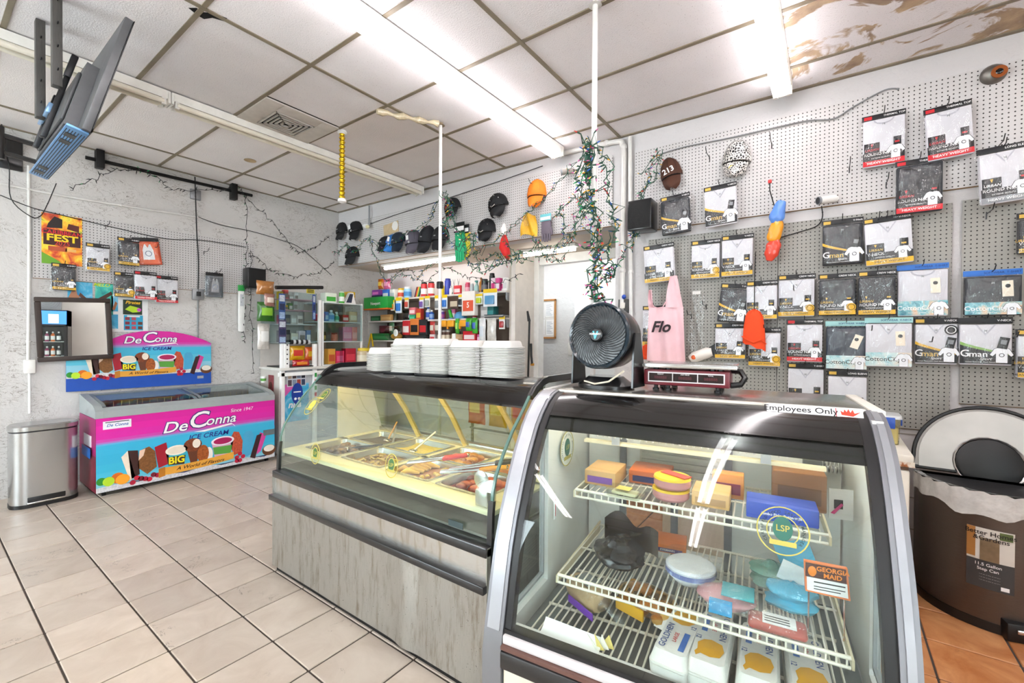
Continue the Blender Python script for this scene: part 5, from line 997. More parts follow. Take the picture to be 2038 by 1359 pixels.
def pouch(name, label, cat, loc, size, c, c2, rz=0., group=None, tilt=0.):
    w_, d_, h_ = size; t = thing(name, label, cat, loc, rz, group)
    if tilt: t.rotation_euler = (0, tilt, rz)
    def f(s):
        def g(a, b):
            e = max(0, math.sin(PI*a)*math.sin(PI*min(1, max(0, b))))**.5
            return ((a-.5)*w_*(1-.05*math.sin(PI*b)), s*(d_/2)*e+.004*math.sin(19*a+11*b), h_*b)
        return g
    m = mat(c, .25, coat=.5, var=.2, sc=25, bump=.4, bs=30); g1 = grid(f(-1), 10, 10); g2 = grid(f(1), 10, 10)
    obj('pouch', [(g1, m), ((g2[0], [q[::-1] for q in g2[1]]), m)], t, ang=80)
    if c2: obj('print', (grid(lambda a, b: ((a-.5)*w_*.6, -d_/2*max(0, math.sin(PI*(.2+.6*a))*math.sin(PI*(.3+.4*b)))**.5-.004, h_*(.3+.4*b)), 6, 5), mat(c2, .35)), t, ang=80)
    return t
def hangcard(name, label, cat, loc, w_, h_, c, c2, rz=0.):
    t = thing(name, label, cat, loc, rz); obj('card', (box(-w_/2, w_/2, 0, .004, 0, h_, .001), mat(c, .45)), t); obj('header', (box(-w_/2, w_/2, -.001, 0, h_*.78, h_), mat('#f0c81c', .45)), t); obj('blister', (box(-w_*.33, w_*.33, -.022, 0, h_*.12, h_*.62, .008), mat(c2, .25, coat=.4)), t); return t
# ================================================================ shelf unit in the recess
SHM = mat('#dcd6d0', .5, var=.08)
ZS = (1.355, 1.64, 1.955)
t = thing('shelf_unit', 'cream wall shelving filled with goods behind the counter', 'shelf', (-4.32, 4.30, 0))
for z, n in zip(ZS, ('third', 'second', 'top')): obj('shelf_board', (box(-1.36, 1.235, -.16, .195, z-.022, z), SHM), t)
obj('shelf_board', (box(-1.36, 1.235, -.16, .195, 1.0, 1.022), SHM), t)
obj('side_panel', (box(1.235, 1.255, -.1, .195, 0, 2.25), mat('#cfc5ba', .55)), t); obj('side_panel', (box(-1.38, -1.36, -.16, .195, 0, 2.0), SHM), t); obj('back_panel', (box(-1.36, 1.235, .18, .195, .9, 1.95), mat('#8d7d70', .7)), t)
for x in (-.45, .45): obj('upright', (box(x-.01, x+.01, .16, .18, .9, 1.95), GREYP), t)
obj('bracket', (join(*[prism([(1.21, z-.022), (1.23, z-.022), (1.23, z-.12), (1.21, z-.1)], -.14, .15) for z in ZS]), GREYP), t)
Z3, Z2, Z1 = ZS; YF = 4.16
G = 'goods on the recess shelves'
for a in [('white_red_can', 'white and red aerosol can with a black cap, left of the pair', -4.55, YF+.05, Z1, .045, .20, '#c92a2e', '#1b1c1e', '#f2efec', 'can'), ('white_red_can', 'white and red aerosol can with a black cap, right of the pair', -4.41, YF+.05, Z1, .045, .20, '#c92a2e', '#1b1c1e', '#f2efec', 'can'),
          ('yellow_bottle', 'yellow bottle on the top shelf right of the pole', -4.21, YF+.05, Z1, .036, .19, '#f1d21a', '#d8b414', None, 'bottle'), ('blue_bottle', 'dark blue bottle beside the yellow bottle', -4.10, YF+.05, Z1, .042, .22, '#2c3ea8', '#2a348c', None, 'can'),
          ('white_bottle', 'small white bottle beside the dark blue bottle', -4.03, YF+.04, Z1, .025, .12, '#ecebe8', '#c9c9c9', None, 'bottle'), ('pink_can', 'deep pink can on the top shelf', -3.75, YF+.05, Z1, .034, .145, '#c23058', '#d85a78', '#e6a0b0', 'can'), ('grey_can', 'slim grey can beside the deep pink can', -3.68, YF+.05, Z1, .026, .13, '#b4b8be', '#d8d8d8', None, 'can'),
          ('teal_spray', 'teal capped spray bottle on the top shelf', -3.60, YF+.05, Z1, .034, .16, '#9fc4c4', '#3c8a86', None, 'spray'), ('amber_bottle', 'slim amber bottle on the top shelf', -3.53, YF+.05, Z1, .026, .19, '#b0701c', '#8a5212', None, 'bottle'), ('black_can', 'black can with grey label on the top shelf', -3.46, YF+.04, Z1, .043, .165, '#26262a', '#121214', '#6a6a70', 'can'),
          ('tall_black_can', 'tallest black can on the top shelf', -3.38, YF+.08, Z1, .036, .235, '#1d1e20', '#0f0f10', None, 'can'), ('white_pink_bottle', 'white bottle with pink label at the right end of the top shelf', -3.17, YF+.05, Z1, .034, .155, '#f0eaea', '#2a2426', '#d0488a', 'bottle'),
          ('small_blue_bottle', 'small blue bottle on the middle shelf left of the pole', -4.39, YF+.04, Z2, .035, .13, '#2a66c8', '#f0f0f0', '#8ab0e0', 'bottle'), ('blue_white_bottle', 'blue and white bottle on the middle shelf', -4.47, YF+.05, Z2, .033, .18, '#e0e6ee', '#2a58b8', '#2a58b8', 'bottle'), ('purple_bottle', 'purple bottle on the middle shelf right of the pole', -4.21, YF+.05, Z2, .04, .12, '#7a4ab0', '#e0d8ec', '#c060a0', 'jar'),
          ('oil_bottle', 'dark glass oil bottle on the middle shelf', -5.15, YF+.05, Z2, .034, .155, '#2d3422', '#d0b040', None, 'bottle'), ('blue_cup', 'pale blue printed cup at the left of the top shelf', -4.90, YF+.06, Z1, .055, .16, '#8fc4e8', '#e8eef2', '#4a90d0', 'jar'), ('yellow_cup', 'white jar with a yellow and red label on the top shelf', -5.04, YF+.06, Z1, .05, .15, '#f0e6d0', '#e0b820', '#d04a30', 'jar')]:
    bottle(a[0], a[1], 'bottle' if 'bottle' in a[0] else 'can', (a[2], a[3], a[4]), a[5], a[6], a[7], a[8], a[9], a[10], G)
for nm, lb, x, y, z, w_, d_, h_, c, c2, tx, tc in [
    ('green_carton', 'long green and orange carton hanging at the shelf front', -5.36, 4.015, 1.815, .55, .12, .165, '#1f9a3c', None, 'Newport', '#f4f4f4'), ('navy_box', 'flat navy box on the top shelf at the left', -5.53, YF, Z1, .23, .12, .07, '#23284a', '#39406e', None, ''), ('purple_box', 'purple box stacked on the flat navy box', -5.58, YF+.02, Z1+.071, .17, .10, .085, '#8a3aa0', '#e070c0', None, ''),
    ('blue_box', 'blue and white box left of the printed cups', -5.32, YF, Z1, .14, .10, .145, '#2f6fd0', '#e8eef4', None, ''), ('white_box', 'white box with grey label on the top shelf', -5.17, YF, Z1, .11, .10, .14, '#ecebe8', '#b8c0c8', None, ''), ('red_packet', 'red card of scissors on the top shelf', -3.88, YF-.01, Z1, .12, .03, .11, '#cf2a36', '#f0d0d0', None, ''),
    ('pink_white_box', 'pink spotted box beside the tall black can', -3.31, YF+.01, Z1, .065, .08, .165, '#e8d0dc', '#d0307a', None, ''), ('pink_white_box', 'pink spotted box left of the pink labelled bottle', -3.24, YF+.01, Z1, .06, .08, .16, '#d84a90', '#f4e8ee', None, ''), ('tall_white_box', 'tall white box at the right end of the top shelf', -3.125, YF, Z1, .065, .10, .155, '#efeeec', '#d8d8d8', None, ''),
    ('brown_box', 'brown photo box hanging under the top shelf', -3.90, 4.11, 1.765, .15, .05, .155, '#4a3428', '#c8b8a0', None, ''), ('game_box', 'white and red box with an orange emblem in front of the shelves', -3.62, 4.07, 1.67, .21, .07, .30, '#ece6e0', '#e05a3a', '5', '#f4e8e0'), ('teal_box', 'small teal box on the middle shelf', -3.34, YF, Z2, .10, .10, .14, '#1f6f70', '#2a8a88', None, ''), ('grey_card_box', 'grey carton on the middle shelf', -3.44, YF, Z2, .11, .10, .15, '#a8a4a4', '#c8c6c4', None, ''),
    ('green_tin', 'dark green tin at the left of the middle shelf', -5.56, YF, Z2, .22, .10, .075, '#1f5a36', '#3a8a58', None, ''), ('bread_box', 'tan box of rolls on the middle shelf', -5.31, YF, Z2, .25, .10, .09, '#c89a5c', '#e0b878', None, ''), ('pink_pack', 'pink and white pack on the middle shelf', -4.74, YF, Z2+.075, .13, .06, .10, '#e07880', '#f4d8d8', None, ''), ('green_pack', 'bright green pack under the pink pack', -4.74, YF, Z2, .12, .07, .073, '#2fa878', '#50c898', None, ''), ('red_pack', 'red and yellow pack on the middle shelf', -4.61, YF, Z2, .10, .06, .155, '#c83a2a', '#e8b840', None, ''),
    ('red_carton', 'red carton stacked on the long black box, left', -4.82, 4.12, 1.43, .145, .08, .20, '#c4242e', '#f0e4e0', None, ''), ('orange_black_carton', 'orange carton with a black badge on the long black box', -4.65, 4.12, 1.43, .17, .08, .225, '#e0803a', '#1c1c1e', None, ''), ('red_black_carton', 'red and black carton at the right end of the long black box', -4.48, 4.12, 1.43, .15, .08, .21, '#26262a', '#d02a30', None, ''), ('long_black_box', 'long black box on the third shelf', -4.62, 4.11, Z3, .42, .14, .073, '#1c1c1e', '#4a4a4c', None, ''),
    ('white_pack', 'white and red pack right of the long black box', -4.34, YF, Z3, .10, .08, .085, '#ecdcdc', '#d04a50', None, ''), ('maroon_box', 'maroon box on the green carton at the left', -5.36, 4.2, Z3+.1, .31, .12, .115, '#5a1a26', '#7a2a38', None, ''), ('flat_green_carton', 'flat dark green carton on the third shelf', -5.40, 4.13, Z3, .40, .18, .098, '#1f7a3a', '#48a060', None, ''),
    ('red_box', 'red box under the green packets', -3.67, 4.15, Z3, .21, .12, .125, '#d0202c', '#f0dcdc', None, ''), ('pink_packet', 'small pink packet beside the red box', -3.52, YF, Z3, .06, .06, .085, '#e0609a', '#f4c8dc', None, '')]:
    o = carton(nm, lb, 'box', (x, y, z), (w_, d_, h_), c, c2, 0, tx, tc or '#f4f4f4', G)
    if nm == 'green_carton': obj('orange_edge', (box(-.275, .275, -.002, .12, -.018, .0), mat('#d8681c', .5)), o)
for nm, lb, x, z, w_, h_, c, c2 in [('pink_candy_bag', 'pink candy bag on top of the shelf boxes', -5.33, 2.11, .16, .15, '#ee6a9a', '#f4a0c0'), ('orange_snack_bag', 'orange snack bag on top of the shelf boxes', -5.47, 2.12, .13, .15, '#d8701c', '#f0c040'), ('green_packet', 'narrow green packet hanging left of the red box', -3.83, 1.45, .06, .19, '#3fae2c', '#a0d850'), ('green_packet', 'green packet hanging above the red box, left', -3.64, 1.48, .095, .16, '#3fae2c', '#2a5ab0'), ('green_packet', 'green packet hanging above the red box, right', -3.54, 1.45, .085, .19, '#3fae2c', '#2a5ab0'), ('black_snack_bag', 'black snack bag on the middle shelf', -4.89, Z2, .17, .14, '#1e1c1c', '#3a3634'), ('clear_bag', 'crumpled clear bag hanging at the right shelf end', -3.28, 1.36, .14, .27, '#d8d4cc', None), ('white_paper_strip', 'long white paper strip hanging at the right shelf end', -3.42, 1.32, .10, .31, '#eceef0', '#d0d8e0')]:
    pouch(nm, lb, 'bag', (x, 4.11 if z < 1.6 else 4.20, z), (w_, .06, h_), c, c2, 0, G)
for lb, x, z, w_, h_, c, c2, nm in [('white card with yellow header hanging under the top shelf by the pole', -4.17, 1.76, .10, .19, '#e8e6e0', '#8a8c90', 'hanging_card'), ('white and blue card with yellow header right of the pole', -4.04, 1.77, .095, .18, '#e0e8f0', '#2f78d0', 'hanging_card'), ('white and blue hanging card with yellow header at the left', -4.94, 1.74, .13, .22, '#dce8f0', '#3a80d0', 'hanging_card'), ('pale hanging card behind the white pole', -4.36, 1.80, .10, .15, '#e2e2d8', '#a0a8a0', 'hanging_card'), ('blue and white blister card with round holes', -3.29, 1.77, .21, .21, '#eaeef2', '#5a9ac8', 'blister_card'), ('yellow and green card beside the white and red box', -3.46, 1.80, .11, .13, '#d8e0d8', '#c0d030', 'hanging_card')]:
    hangcard(nm, lb, 'card', (x, 4.09, z), w_, h_, c, c2)
t = thing('blue_sun_cap', 'blue cap lying on the middle shelf', 'cap', (-3.86, 4.2, Z2), group=G); obj('crown', (lathe([(.085, 0), (.08, .05), (.05, .085), (.001, .098)], 16), mat('#5a9ac8', .6)), t); obj('brim', (prism([(-.1, 0), (-.16, -.0), (-.15, .01), (-.09, .012)], -.06, .06), mat('#4a88b8', .6)), t)
t = thing('green_tube', 'bright green tube leaning on the middle shelf', 'tube', (-4.0, 4.16, Z2+.004), group=G); obj('tube', (tube([(.02, 0, .008), (-.02, 0, .11)], [.024, .02], 10), mat('#3fc03a', .35)), t); obj('cap', (tube([(.026, 0, -.004), (.02, 0, .012)], .018, 10), WHITE), t)
t = thing('magazine_pile', 'flat dark magazines at the right end of the middle shelf', 'magazines', (-3.24, 4.17, Z2), group=G)
for k, c in enumerate(('#2a2c30', '#c8c8c4', '#3a3c44')): obj('magazine', (rotz(box(-.14, .14, -.08, .1, .012*k, .012*k+.01, .002), .06*k-.05), mat(c, .4)), t)
for k, (x, z) in enumerate(((-4.09, 1.535), (-3.95, 1.535), (-3.74, 1.535))):
    t = thing('yellow_tape_gun', ('yellow tape gun hanging below the middle shelf, leftmost', 'yellow tape gun hanging below the middle shelf, middle one', 'yellow tape gun hanging below the middle shelf, among the green packets')[k], 'tape', (x, 4.10, z), group=G)
    obj('body', (box(-.06, .06, 0, .04, 0, .085, .015), mat('#eda31c', .45)), t); obj('handle', (box(-.07, -.04, 0, .035, -.03, .05, .01), mat('#d88c10', .45)), t)
for k in range(3): bottle('spice_jar', ('small dark jar on the third shelf, leftmost of three', 'small dark jar on the third shelf, middle of three', 'small dark jar on the third shelf, rightmost of three')[k], 'jar', (-4.21+.075*k, YF+.02, Z3), .034, .14, '#5a3a2c', '#b8b0a8', '#e0d0b8', 'jar', G)
t = thing('rope_roll', 'tan rope coil on the third shelf', 'rope', (-3.90, YF+.02, Z3), group=G); obj('coil', (join(*[tube([(.085*math.cos(2*PI*q/16), .05*math.sin(2*PI*q/16), .012+.022*k) for q in range(17)], .012, 6) for k in range(4)]), mat('#c8a880', .8)), t); obj('wrap', (box(-.03, .03, -.065, -.055, .0, .095), PAPER), t)
t = thing('plastic_jug', 'large clear plastic jar lying on the third shelf', 'jar', (-5.02, 4.10, 1.36), group=G); obj('jar', (tube([(-.16, 0, .1), (-.13, 0, .1), (.12, 0, .1), (.17, 0, .1)], [.06, .095, .1, .08], 18), glassy('#eef2ee', 1.5, .05)), t); obj('contents', (ball((.03, 0, .05), (.11, .06, .045), 12, 8), mat('#d8a040', .6, var=.4, sc=40)), t); obj('paper_label', (disc(.12, .1, .05, -.09, 14), PAPER), t)
t = thing('yellow_caliper', 'yellow folding rule propped at the shelf', 'tool', (-5.52, 4.06, 1.24)); obj('leg', (cyl((-.07, 0, 0), (0, 0, .21), .012, n=6), mat('#e8c01c', .4)), t); obj('leg', (cyl((.05, 0, .02), (0, 0, .21), .012, n=6), mat('#e8c01c', .4)), t)
t = thing('pen_bundle', 'bundle of pens and lighters on the top shelf', 'pens', (-4.67, YF+.03, Z1), group=G)
for k, c in enumerate(('#222', '#c83030', '#e0c020', '#2a8a50', '#222')): obj('pen', (cyl((-.05+.022*k, 0, 0), (-.01+.022*k, .01, .145), .009, n=8), mat({'#222': '#222226'}.get(c, c), .4)), t)
for k, x in enumerate((-3.97, -3.89)):
    t = thing('scissors', ('scissors standing on the top shelf, left pair', 'scissors standing on the top shelf, right pair')[k], 'scissors', (x, YF+.03, Z1+.115*k*0), group=G)
    for s in (-1, 1): obj('blade', (tube([(s*.012, .0, 0), (s*.006, 0, .1), (-s*.02, 0, .2)], [.008, .006, .002], 6), CHROME), t)
    obj('handle', (join(*[tube([(s*.018+.014*math.cos(2*PI*q/10), 0, .016+.016*math.sin(2*PI*q/10)) for q in range(11)], .004, 5) for s in (-1, 1)]), BLACK), t)
# smaller goods that fill the shelf rows
FG = 'small goods filling the recess shelves'
def clr(n): return {'red': '#c8282e', 'white': '#e6e4e0', 'blue': '#2f62b8', 'green': '#2f9a4a', 'yellow': '#e6c022', 'orange': '#e07a24', 'pink': '#e07aa0', 'purple': '#7a4aa8', 'black': '#202024', 'teal': '#2f9a98', 'brown': '#7a5238', 'silver': '#b4b6ba'}[n]
for z, nm, row in ((Z1, 'top', [(-4.80, 'green', 'red'), (-4.30, 'black', 'silver'), (-3.81, 'purple', 'white')]),
                   (Z2, 'middle', [(-5.05, 'orange', 'white'), (-5.00, 'white', 'blue'), (-4.545, 'orange', 'yellow'), (-4.29, 'red', 'black'), (-4.135, 'blue', 'purple'), (-4.075, 'pink', 'white'), (-3.72, 'white', 'red'), (-3.56, 'brown', 'black')]),
                   (Z3, 'third', [(-5.18, 'red', 'white'), (-4.27, 'pink', 'red'), (-3.98, 'black', 'white'), (-3.79, 'silver', 'teal'), (-3.47, 'yellow', 'black')])):
    for q, (x, c, c2) in enumerate(row):
        if q % 2: carton('small_box', 'small %s and %s box on the %s recess shelf' % (c, c2, nm), 'box', (x, YF+.13, z), (.055, .05, .10+.012*((q*3) % 4)), clr(c), clr(c2), 0, group=FG)
        else: bottle('small_bottle', 'small %s bottle with %s label on the %s recess shelf' % (c, c2, nm), 'bottle', (x, YF+.15, z), .027, .13+.015*(q % 3), clr(c), clr('white' if c != 'white' else 'silver'), clr(c2), ('bottle', 'can', 'spray', 'jar')[q % 4], FG)
for x, z, c, c2, lb in ((-4.80, 1.80, '#e0d8cc', '#c84a3a', 'red and cream hanging card left of the pink pack'), (-4.50, 1.79, '#dcd8e4', '#7a5aa8', 'lilac hanging card above the blue bottles'), (-3.78, 1.79, '#d8e0e4', '#2a2c30', 'pale hanging card with a black blister beside the brown photo box'), (-5.10, 1.78, '#e8e0c8', '#c88a2a', 'cream hanging card left of the white and blue card'), (-3.13, 1.50, '#e4e0dc', '#b03a40', 'small hanging card at the shelf side panel')):
    hangcard('hanging_card', lb, 'card', (x, 4.115, z), .085, .15, c, c2)
for k, (x, c, lb) in enumerate(((-4.27, '#b8302c', 'red rag bundle hanging by the pole below the middle shelf'), (-5.10, '#2f5a38', 'dark green pouch hanging below the middle shelf at the left'), (-4.18, '#6a5a50', 'brown pouch hanging right of the pole below the middle shelf'))):
    pouch('hanging_pouch', lb, 'bag', (x, 4.105, 1.44), (.10, .05, .17), c, '#d8d0c0', 0, FG)
# ================================================================ counter along the left wall
CNT = mat('#d9d6cf', .5, var=.1); PLY = mat('#cdd2d4', .35)
t = thing('shop_counter', 'white shop counter along the left wall with stickers on its front', 'counter', (XL, 2.56, 0))
obj('worktop', (box(.0, .54, 0, 1.5, 1.0, 1.03, .004), CNT), t); obj('base', (box(.02, .46, .02, 1.48, .02, 1.0), mat('#b9bcc0', .5)), t); obj('end_panel', (box(.02, .47, .012, .02, .02, 1.0), mat('#c8c2ba', .5)), t)
for y, z1 in ((.02, 1.33), (.42, 1.31)): obj('post', (box(.465, .51, y, y+.045, 0, z1, .004), WHITE), t)
obj('post', (box(.465, .50, .49, .53, 1.03, 1.86, .004), WHITE), t)
obj('rail', (box(.47, .51, .0, 1.5, .93, .975, .003), WHITE), t)
def fs(nm, y0, y1, z0, z1, c, x=.462): return obj(nm, (box(x-.003, x, y0-2.56, y1-2.56, z0, z1), c), t)
t2 = thing('counter_poster', 'blue ice cream banner taped to the counter front', 'poster', (XL+.462, 2.64, .38), rz=PI/2)
obj('sheet', (box(0, .30, -.004, 0, 0, .45), SKY), t2); obj('lettering', [(text('nna', .11, .12, .2, -.006, shear=.25, bold=.03), PALE)], t2); obj('pink_top', (prism([(0, .3), (.08, .38), (.16, .45), (0, .45)], -.006, -.004), mat('#d860b0', .4)), t2)
t2 = thing('oval_sign', 'blue oval sticker on the counter front', 'sticker', (XL+.47, 2.79, .58), rz=PI/2); obj('oval', (disc(0, .13, .07, -.004, 24, .13), mat('#1f3f9c', .35)), t2); obj('lettering', [(box(-.045, .045, -.007, -.005, .145, .158), PALE), (disc(-.022, .07, .016, -.005, 12), PALE), (disc(.022, .07, .016, -.005, 12), PALE)], t2)
t2 = thing('photo_poster', 'poster of small photographs on the counter front', 'poster', (XL+.465, 2.78, .80), rz=PI/2); obj('sheet', (box(-.11, .12, -.004, 0, 0, .18), mat('#c8ccd4', .4)), t2)
for k in range(8): obj('photo', (box(-.1+.055*(k % 4), -.055+.055*(k % 4), -.006, -.004, .01+.085*(k//4), .08+.085*(k//4)), mat(('#5a4a58', '#8a9ab0', '#b04a40', '#3a4a6a', '#c0a890', '#4a3a3c', '#7a86a0', '#2c3440')[k], .4, var=.3, sc=60)), t2)
t2 = thing('brown_poster', 'dark red snack poster at the counter end', 'poster', (XL+.44, 2.51, .70), rz=PI/2); obj('sheet', (box(-.06, .06, -.004, 0, 0, .24), mat('#9a4a50', .4, var=.3, sc=40)), t2); obj('print', (disc(0, .12, .04, -.005, 14), mat('#5a2a22', .4, var=.4, sc=60)), t2)
t2.location = (XL+.3, 2.566, .70); t2.rotation_euler = (0, 0, 0)
t2 = thing('side_sticker', 'white and red strip sticker on the counter post', 'sticker', (XL+.512, 3.003, .62), rz=PI/2); obj('strip', (box(-.02, .02, -.002, 0, 0, .36), PALE), t2); obj('marks', [(box(-.014, .014, -.003, -.002, .04+.08*k, .09+.08*k), mat(('#c8203a', '#2a9a40')[k % 2], .4)) for k in range(4)], t2)
t2 = thing('paper_cup', 'small white cup on a ledge beside the freezer', 'cup', (XL+.25, 2.50, .853)); obj('cup', (lathe([(.025, 0), (.035, .075), (.031, .075), (.022, .006)], 14), WHITE), t2); obj('stripe', (lathe([(.0295, .02), (.033, .05)], 14, cap=False), mat('#5aa040', .4)), t2)
# acrylic display rack
ACR = glassy('#e6f0f0', .8, 0, 1.45, 'acrylic')
t = thing('display_rack', 'clear acrylic display rack with trinkets on the counter end', 'display rack', (XL, 2.55, 1.03))
obj('pane', (box(.505, .511, 0, .47, .28, .90), ACR), t); obj('pane', (box(.06, .505, .0, .006, .28, .90), ACR), t); obj('back_board', (box(.06, .068, .0, .47, .0, .86), mat('#d8d2cc', .5)), t)
for z, c in ((.30, '#e8e4e4'), (.52, '#e8e4e4'), (.69, '#d89aa8'), (.82, '#d89aa8')): obj('shelf', (box(.2 if z > .6 else .06, .5, .06, .46, z-.008, z), mat(c, .35)), t)
obj('foot_panel', (box(.1, .5, .06, .46, .0, .012), mat('#3a3a3c', .5)), t)
obj('perforated_strip', [(box(.505, .52, .07, .12, .0, .28), WHITE)]+[(tf(disc(0, 0, .009, 0, 10), Matrix.Translation((.5205, .095, .05+.055*k)) @ Matrix.Rotation(PI/2, 4, 'Z')), BLACK) for k in range(5)], t)
for y0, y1, z0, z1, c in ((.0, .075, .57, .87, '#3c5f9c'), (.0, .085, .29, .56, '#4a4068'), (.41, .45, .58, .89, '#2f4f98')):
    o = obj('picture_strip', (box(.512, .515, y0, y1, z0, z1), mat(c, .4, var=.4, sc=50)), t)
    for k in range(3): obj('picture', (box(.515, .5165, y0+.008, y1-.008, z0+.01+(z1-z0)*.33*k, z0+(z1-z0)*(.33*k+.28)), mat(('#9fb8d8', '#1c2a50', '#c8d0e0')[k], .4, var=.35, sc=90)), o)
t2 = thing('foam_pipe', 'black foam pipe laid across the display rack', 'pipe', (XL+.5, 2.52, 1.965)); obj('pipe', (cyl((0, 0, 0), (.0, .58, .055), .022), BLACK), t2); obj('bore', (cyl((0, .579, .055), (0, .582, .0553), .012), mat('#6a6460', .9)), t2)
t2 = thing('yellow_label', 'small yellow and black label under the foam pipe', 'sticker', (XL+.518, 2.93, 1.93), rz=PI/2); obj('label', (box(-.05, .05, -.003, 0, 0, .05), mat('#e0d020', .4)), t2); obj('lettering', [(box(-.042, .042, -.004, -.003, z_, z_+.009), BLACK) for z_ in (.008, .022, .036)], t2)
RG = 'trinkets in the acrylic rack'
k = 0
for z, row in ((1.855, (('#e8c030', .05), ('#d85050', .05), ('#b0a8a0', .05), ('#e0e0e0', .05))), (1.725, (('#e8d020', .05), ('#e0b020', .045), ('#5a9a50', .045), ('#d0d8d0', .05))), (1.555, (('#c84a70', .06), ('#58606a', .06), ('#d8d0c8', .07), ('#e8e0d8', .07))), (1.335, (('#4a3a5a', .05), ('#30343c', .07), ('#e8dcc8', .09), ('#d8c8d0', .08), ('#6a88b8', .06)))):
    y = 2.64
    for c, w_ in row:
        k += 1; h_ = .06+.03*((k*7) % 3) + (.05 if z < 1.6 else 0)
        carton('trinket_box', ('small %s box on the %s shelf of the acrylic rack' % ({'#e8c030': 'yellow', '#d85050': 'red', '#b0a8a0': 'grey', '#e0e0e0': 'white', '#e8d020': 'lemon', '#e0b020': 'amber', '#5a9a50': 'green', '#d0d8d0': 'pale', '#c84a70': 'pink', '#58606a': 'slate', '#d8d0c8': 'beige', '#e8e0d8': 'cream', '#4a3a5a': 'purple', '#30343c': 'charcoal', '#e8dcc8': 'sand', '#d8c8d0': 'lilac', '#6a88b8': 'blue'}[c], {1.855: 'top', 1.725: 'second', 1.555: 'third', 1.335: 'bottom'}[z])), 'box', (XL+.34, y+w_/2, z-.004), (w_, .07, min(h_, .115 if z > 1.5 else .15)), c, '#efece8' if k % 2 else '#8a8078', PI/2, group=RG)
        y += w_+.012
pouch('wrapped_snack', 'yellow and red snack bag on the counter under the rack, left', 'snack', (XL+.40, 2.83, 1.112), (.19, .06, .175), '#efb41c', '#d83a2a', PI/2); pouch('wrapped_snack', 'orange and red snack bag on the counter under the rack, right', 'snack', (XL+.38, 3.02, 1.10), (.17, .06, .17), '#e8682a', '#f0c030', PI/2)
pouch('red_noodle_bag', 'red snack bag lying below the yellow ones', 'snack', (XL+.45, 2.85, 1.032), (.22, .06, .085), '#c82028', '#e88a30', PI/2)
t = thing('cable_coil', 'black and white striped cable coil hanging under the rack', 'cable', (XL+.5, 2.69, 1.335))
for q in range(8): obj('turn', (cyl((.0, .03*q, 0), (0, .03*q+.028, 0), .028), BLACK if q % 2 == 0 else mat('#c8ccd0', .4)), t)
# bags hanging at the wall end
pouch('green_chip_bag', 'dark green chip bag clipped beside the rack', 'snack', (XL+.40, 2.46, 1.575), (.20, .07, .22), '#2f6a24', '#8fc83a', PI/2); pouch('brown_paper_bag', 'brown paper bag on top of the rack corner', 'bag', (XL+.36, 2.47, 1.885), (.20, .09, .16), '#b8793c', None, PI/2); pouch('nut_bag', 'clear bag of nuts above the green chip bag', 'snack', (XL+.42, 2.49, 1.745), (.12, .06, .15), '#a8786a', '#e8d8c8', PI/2); pouch('clear_goods_bag', 'pale clear bag beside the white rack post', 'bag', (XL+.30, 2.48, 1.25), (.14, .08, .30), '#d6d0c8', '#e8e6e2', PI/2)
# glass shelved cabinet
t = thing('glass_cabinet', 'white framed glass cabinet with small goods on the counter', 'display cabinet', (XL, 3.10, 1.03))
for y in (.0, .57): obj('frame_post', (box(.47, .495, y, y+.022, 0, .82, .003), WHITE), t)
for z in (.0, .30, .555, .80): obj('shelf', (box(.06, .49, .0, .60, z, z+.012, .002), mat('#dfe6e6', .25)), t)
obj('back_board', (box(.06, .066, 0, .6, 0, .82), mat('#b0a090', .6)), t); obj('front_pane', (box(.496, .50, .02, .58, .31, .80), ACR), t); obj('divider', (box(.1, .49, .29, .295, .0, .8), ACR), t)
GC = 'goods in the glass cabinet'
for nm, lb, y, z, w_, h_, c, c2 in [('red_box', 'red box at the left end of the glass cabinet', 3.13, 1.605, .08, .09, '#c82028', '#f0e8e8'), ('blue_box', 'blue box beside the red box in the cabinet', 3.21, 1.605, .05, .12, '#3a7ac0', '#a0c8e0'), ('red_candle_box', 'red lined box on the cabinet upper shelf', 3.48, 1.605, .09, .09, '#d8302c', '#f4d8d0'), ('brown_book_row', 'row of tan books on the cabinet upper shelf', 3.60, 1.605, .12, .14, '#d0b48c', '#e8dcc0'), ('pink_paper_stack', 'pink paper stack on the middle cabinet shelf', 3.51, 1.345, .14, .19, '#e88aa8', '#f0b0c4'), ('lilac_paper_stack', 'salmon paper stack at the cabinet right end', 3.62, 1.345, .08, .19, '#ee9a90', '#f4b8b0'), ('gold_tin', 'dark gold tin on the middle cabinet shelf', 3.16, 1.345, .08, .12, '#6a5428', '#c8a040'), ('red_phone_box', 'bright pink box at the bottom of the cabinet', 3.40, 1.045, .12, .17, '#d82a58', '#e8608a'), ('orange_cube', 'orange box at the bottom left of the cabinet', 3.28, 1.045, .10, .2, '#d8a040', '#c85a30'), ('crimson_box', 'crimson box at the bottom right of the cabinet', 3.56, 1.045, .16, .2, '#b81a38', '#d83a50')]:
    carton(nm, lb, 'box', (XL+.42, y, z-.002), (w_, .10, h_), c, c2, PI/2, group=GC)
bottle('water_bottle', 'clear blue water bottle in the glass cabinet', 'bottle', (XL+.40, 3.28, 1.598), .04, .15, '#a8cce0', '#e8f0f4', '#5a9ad0', 'bottle', GC); bottle('green_spray', 'pale green spray bottle in the glass cabinet', 'bottle', (XL+.40, 3.36, 1.598), .03, .13, '#b8d8b8', '#f0f0f0', '#4aa070', 'spray', GC); bottle('copper_watch', 'copper coloured jar on the middle cabinet shelf', 'jar', (XL+.38, 3.34, 1.343), .045, .11, '#c05a34', '#8a3a20', None, 'jar', GC)
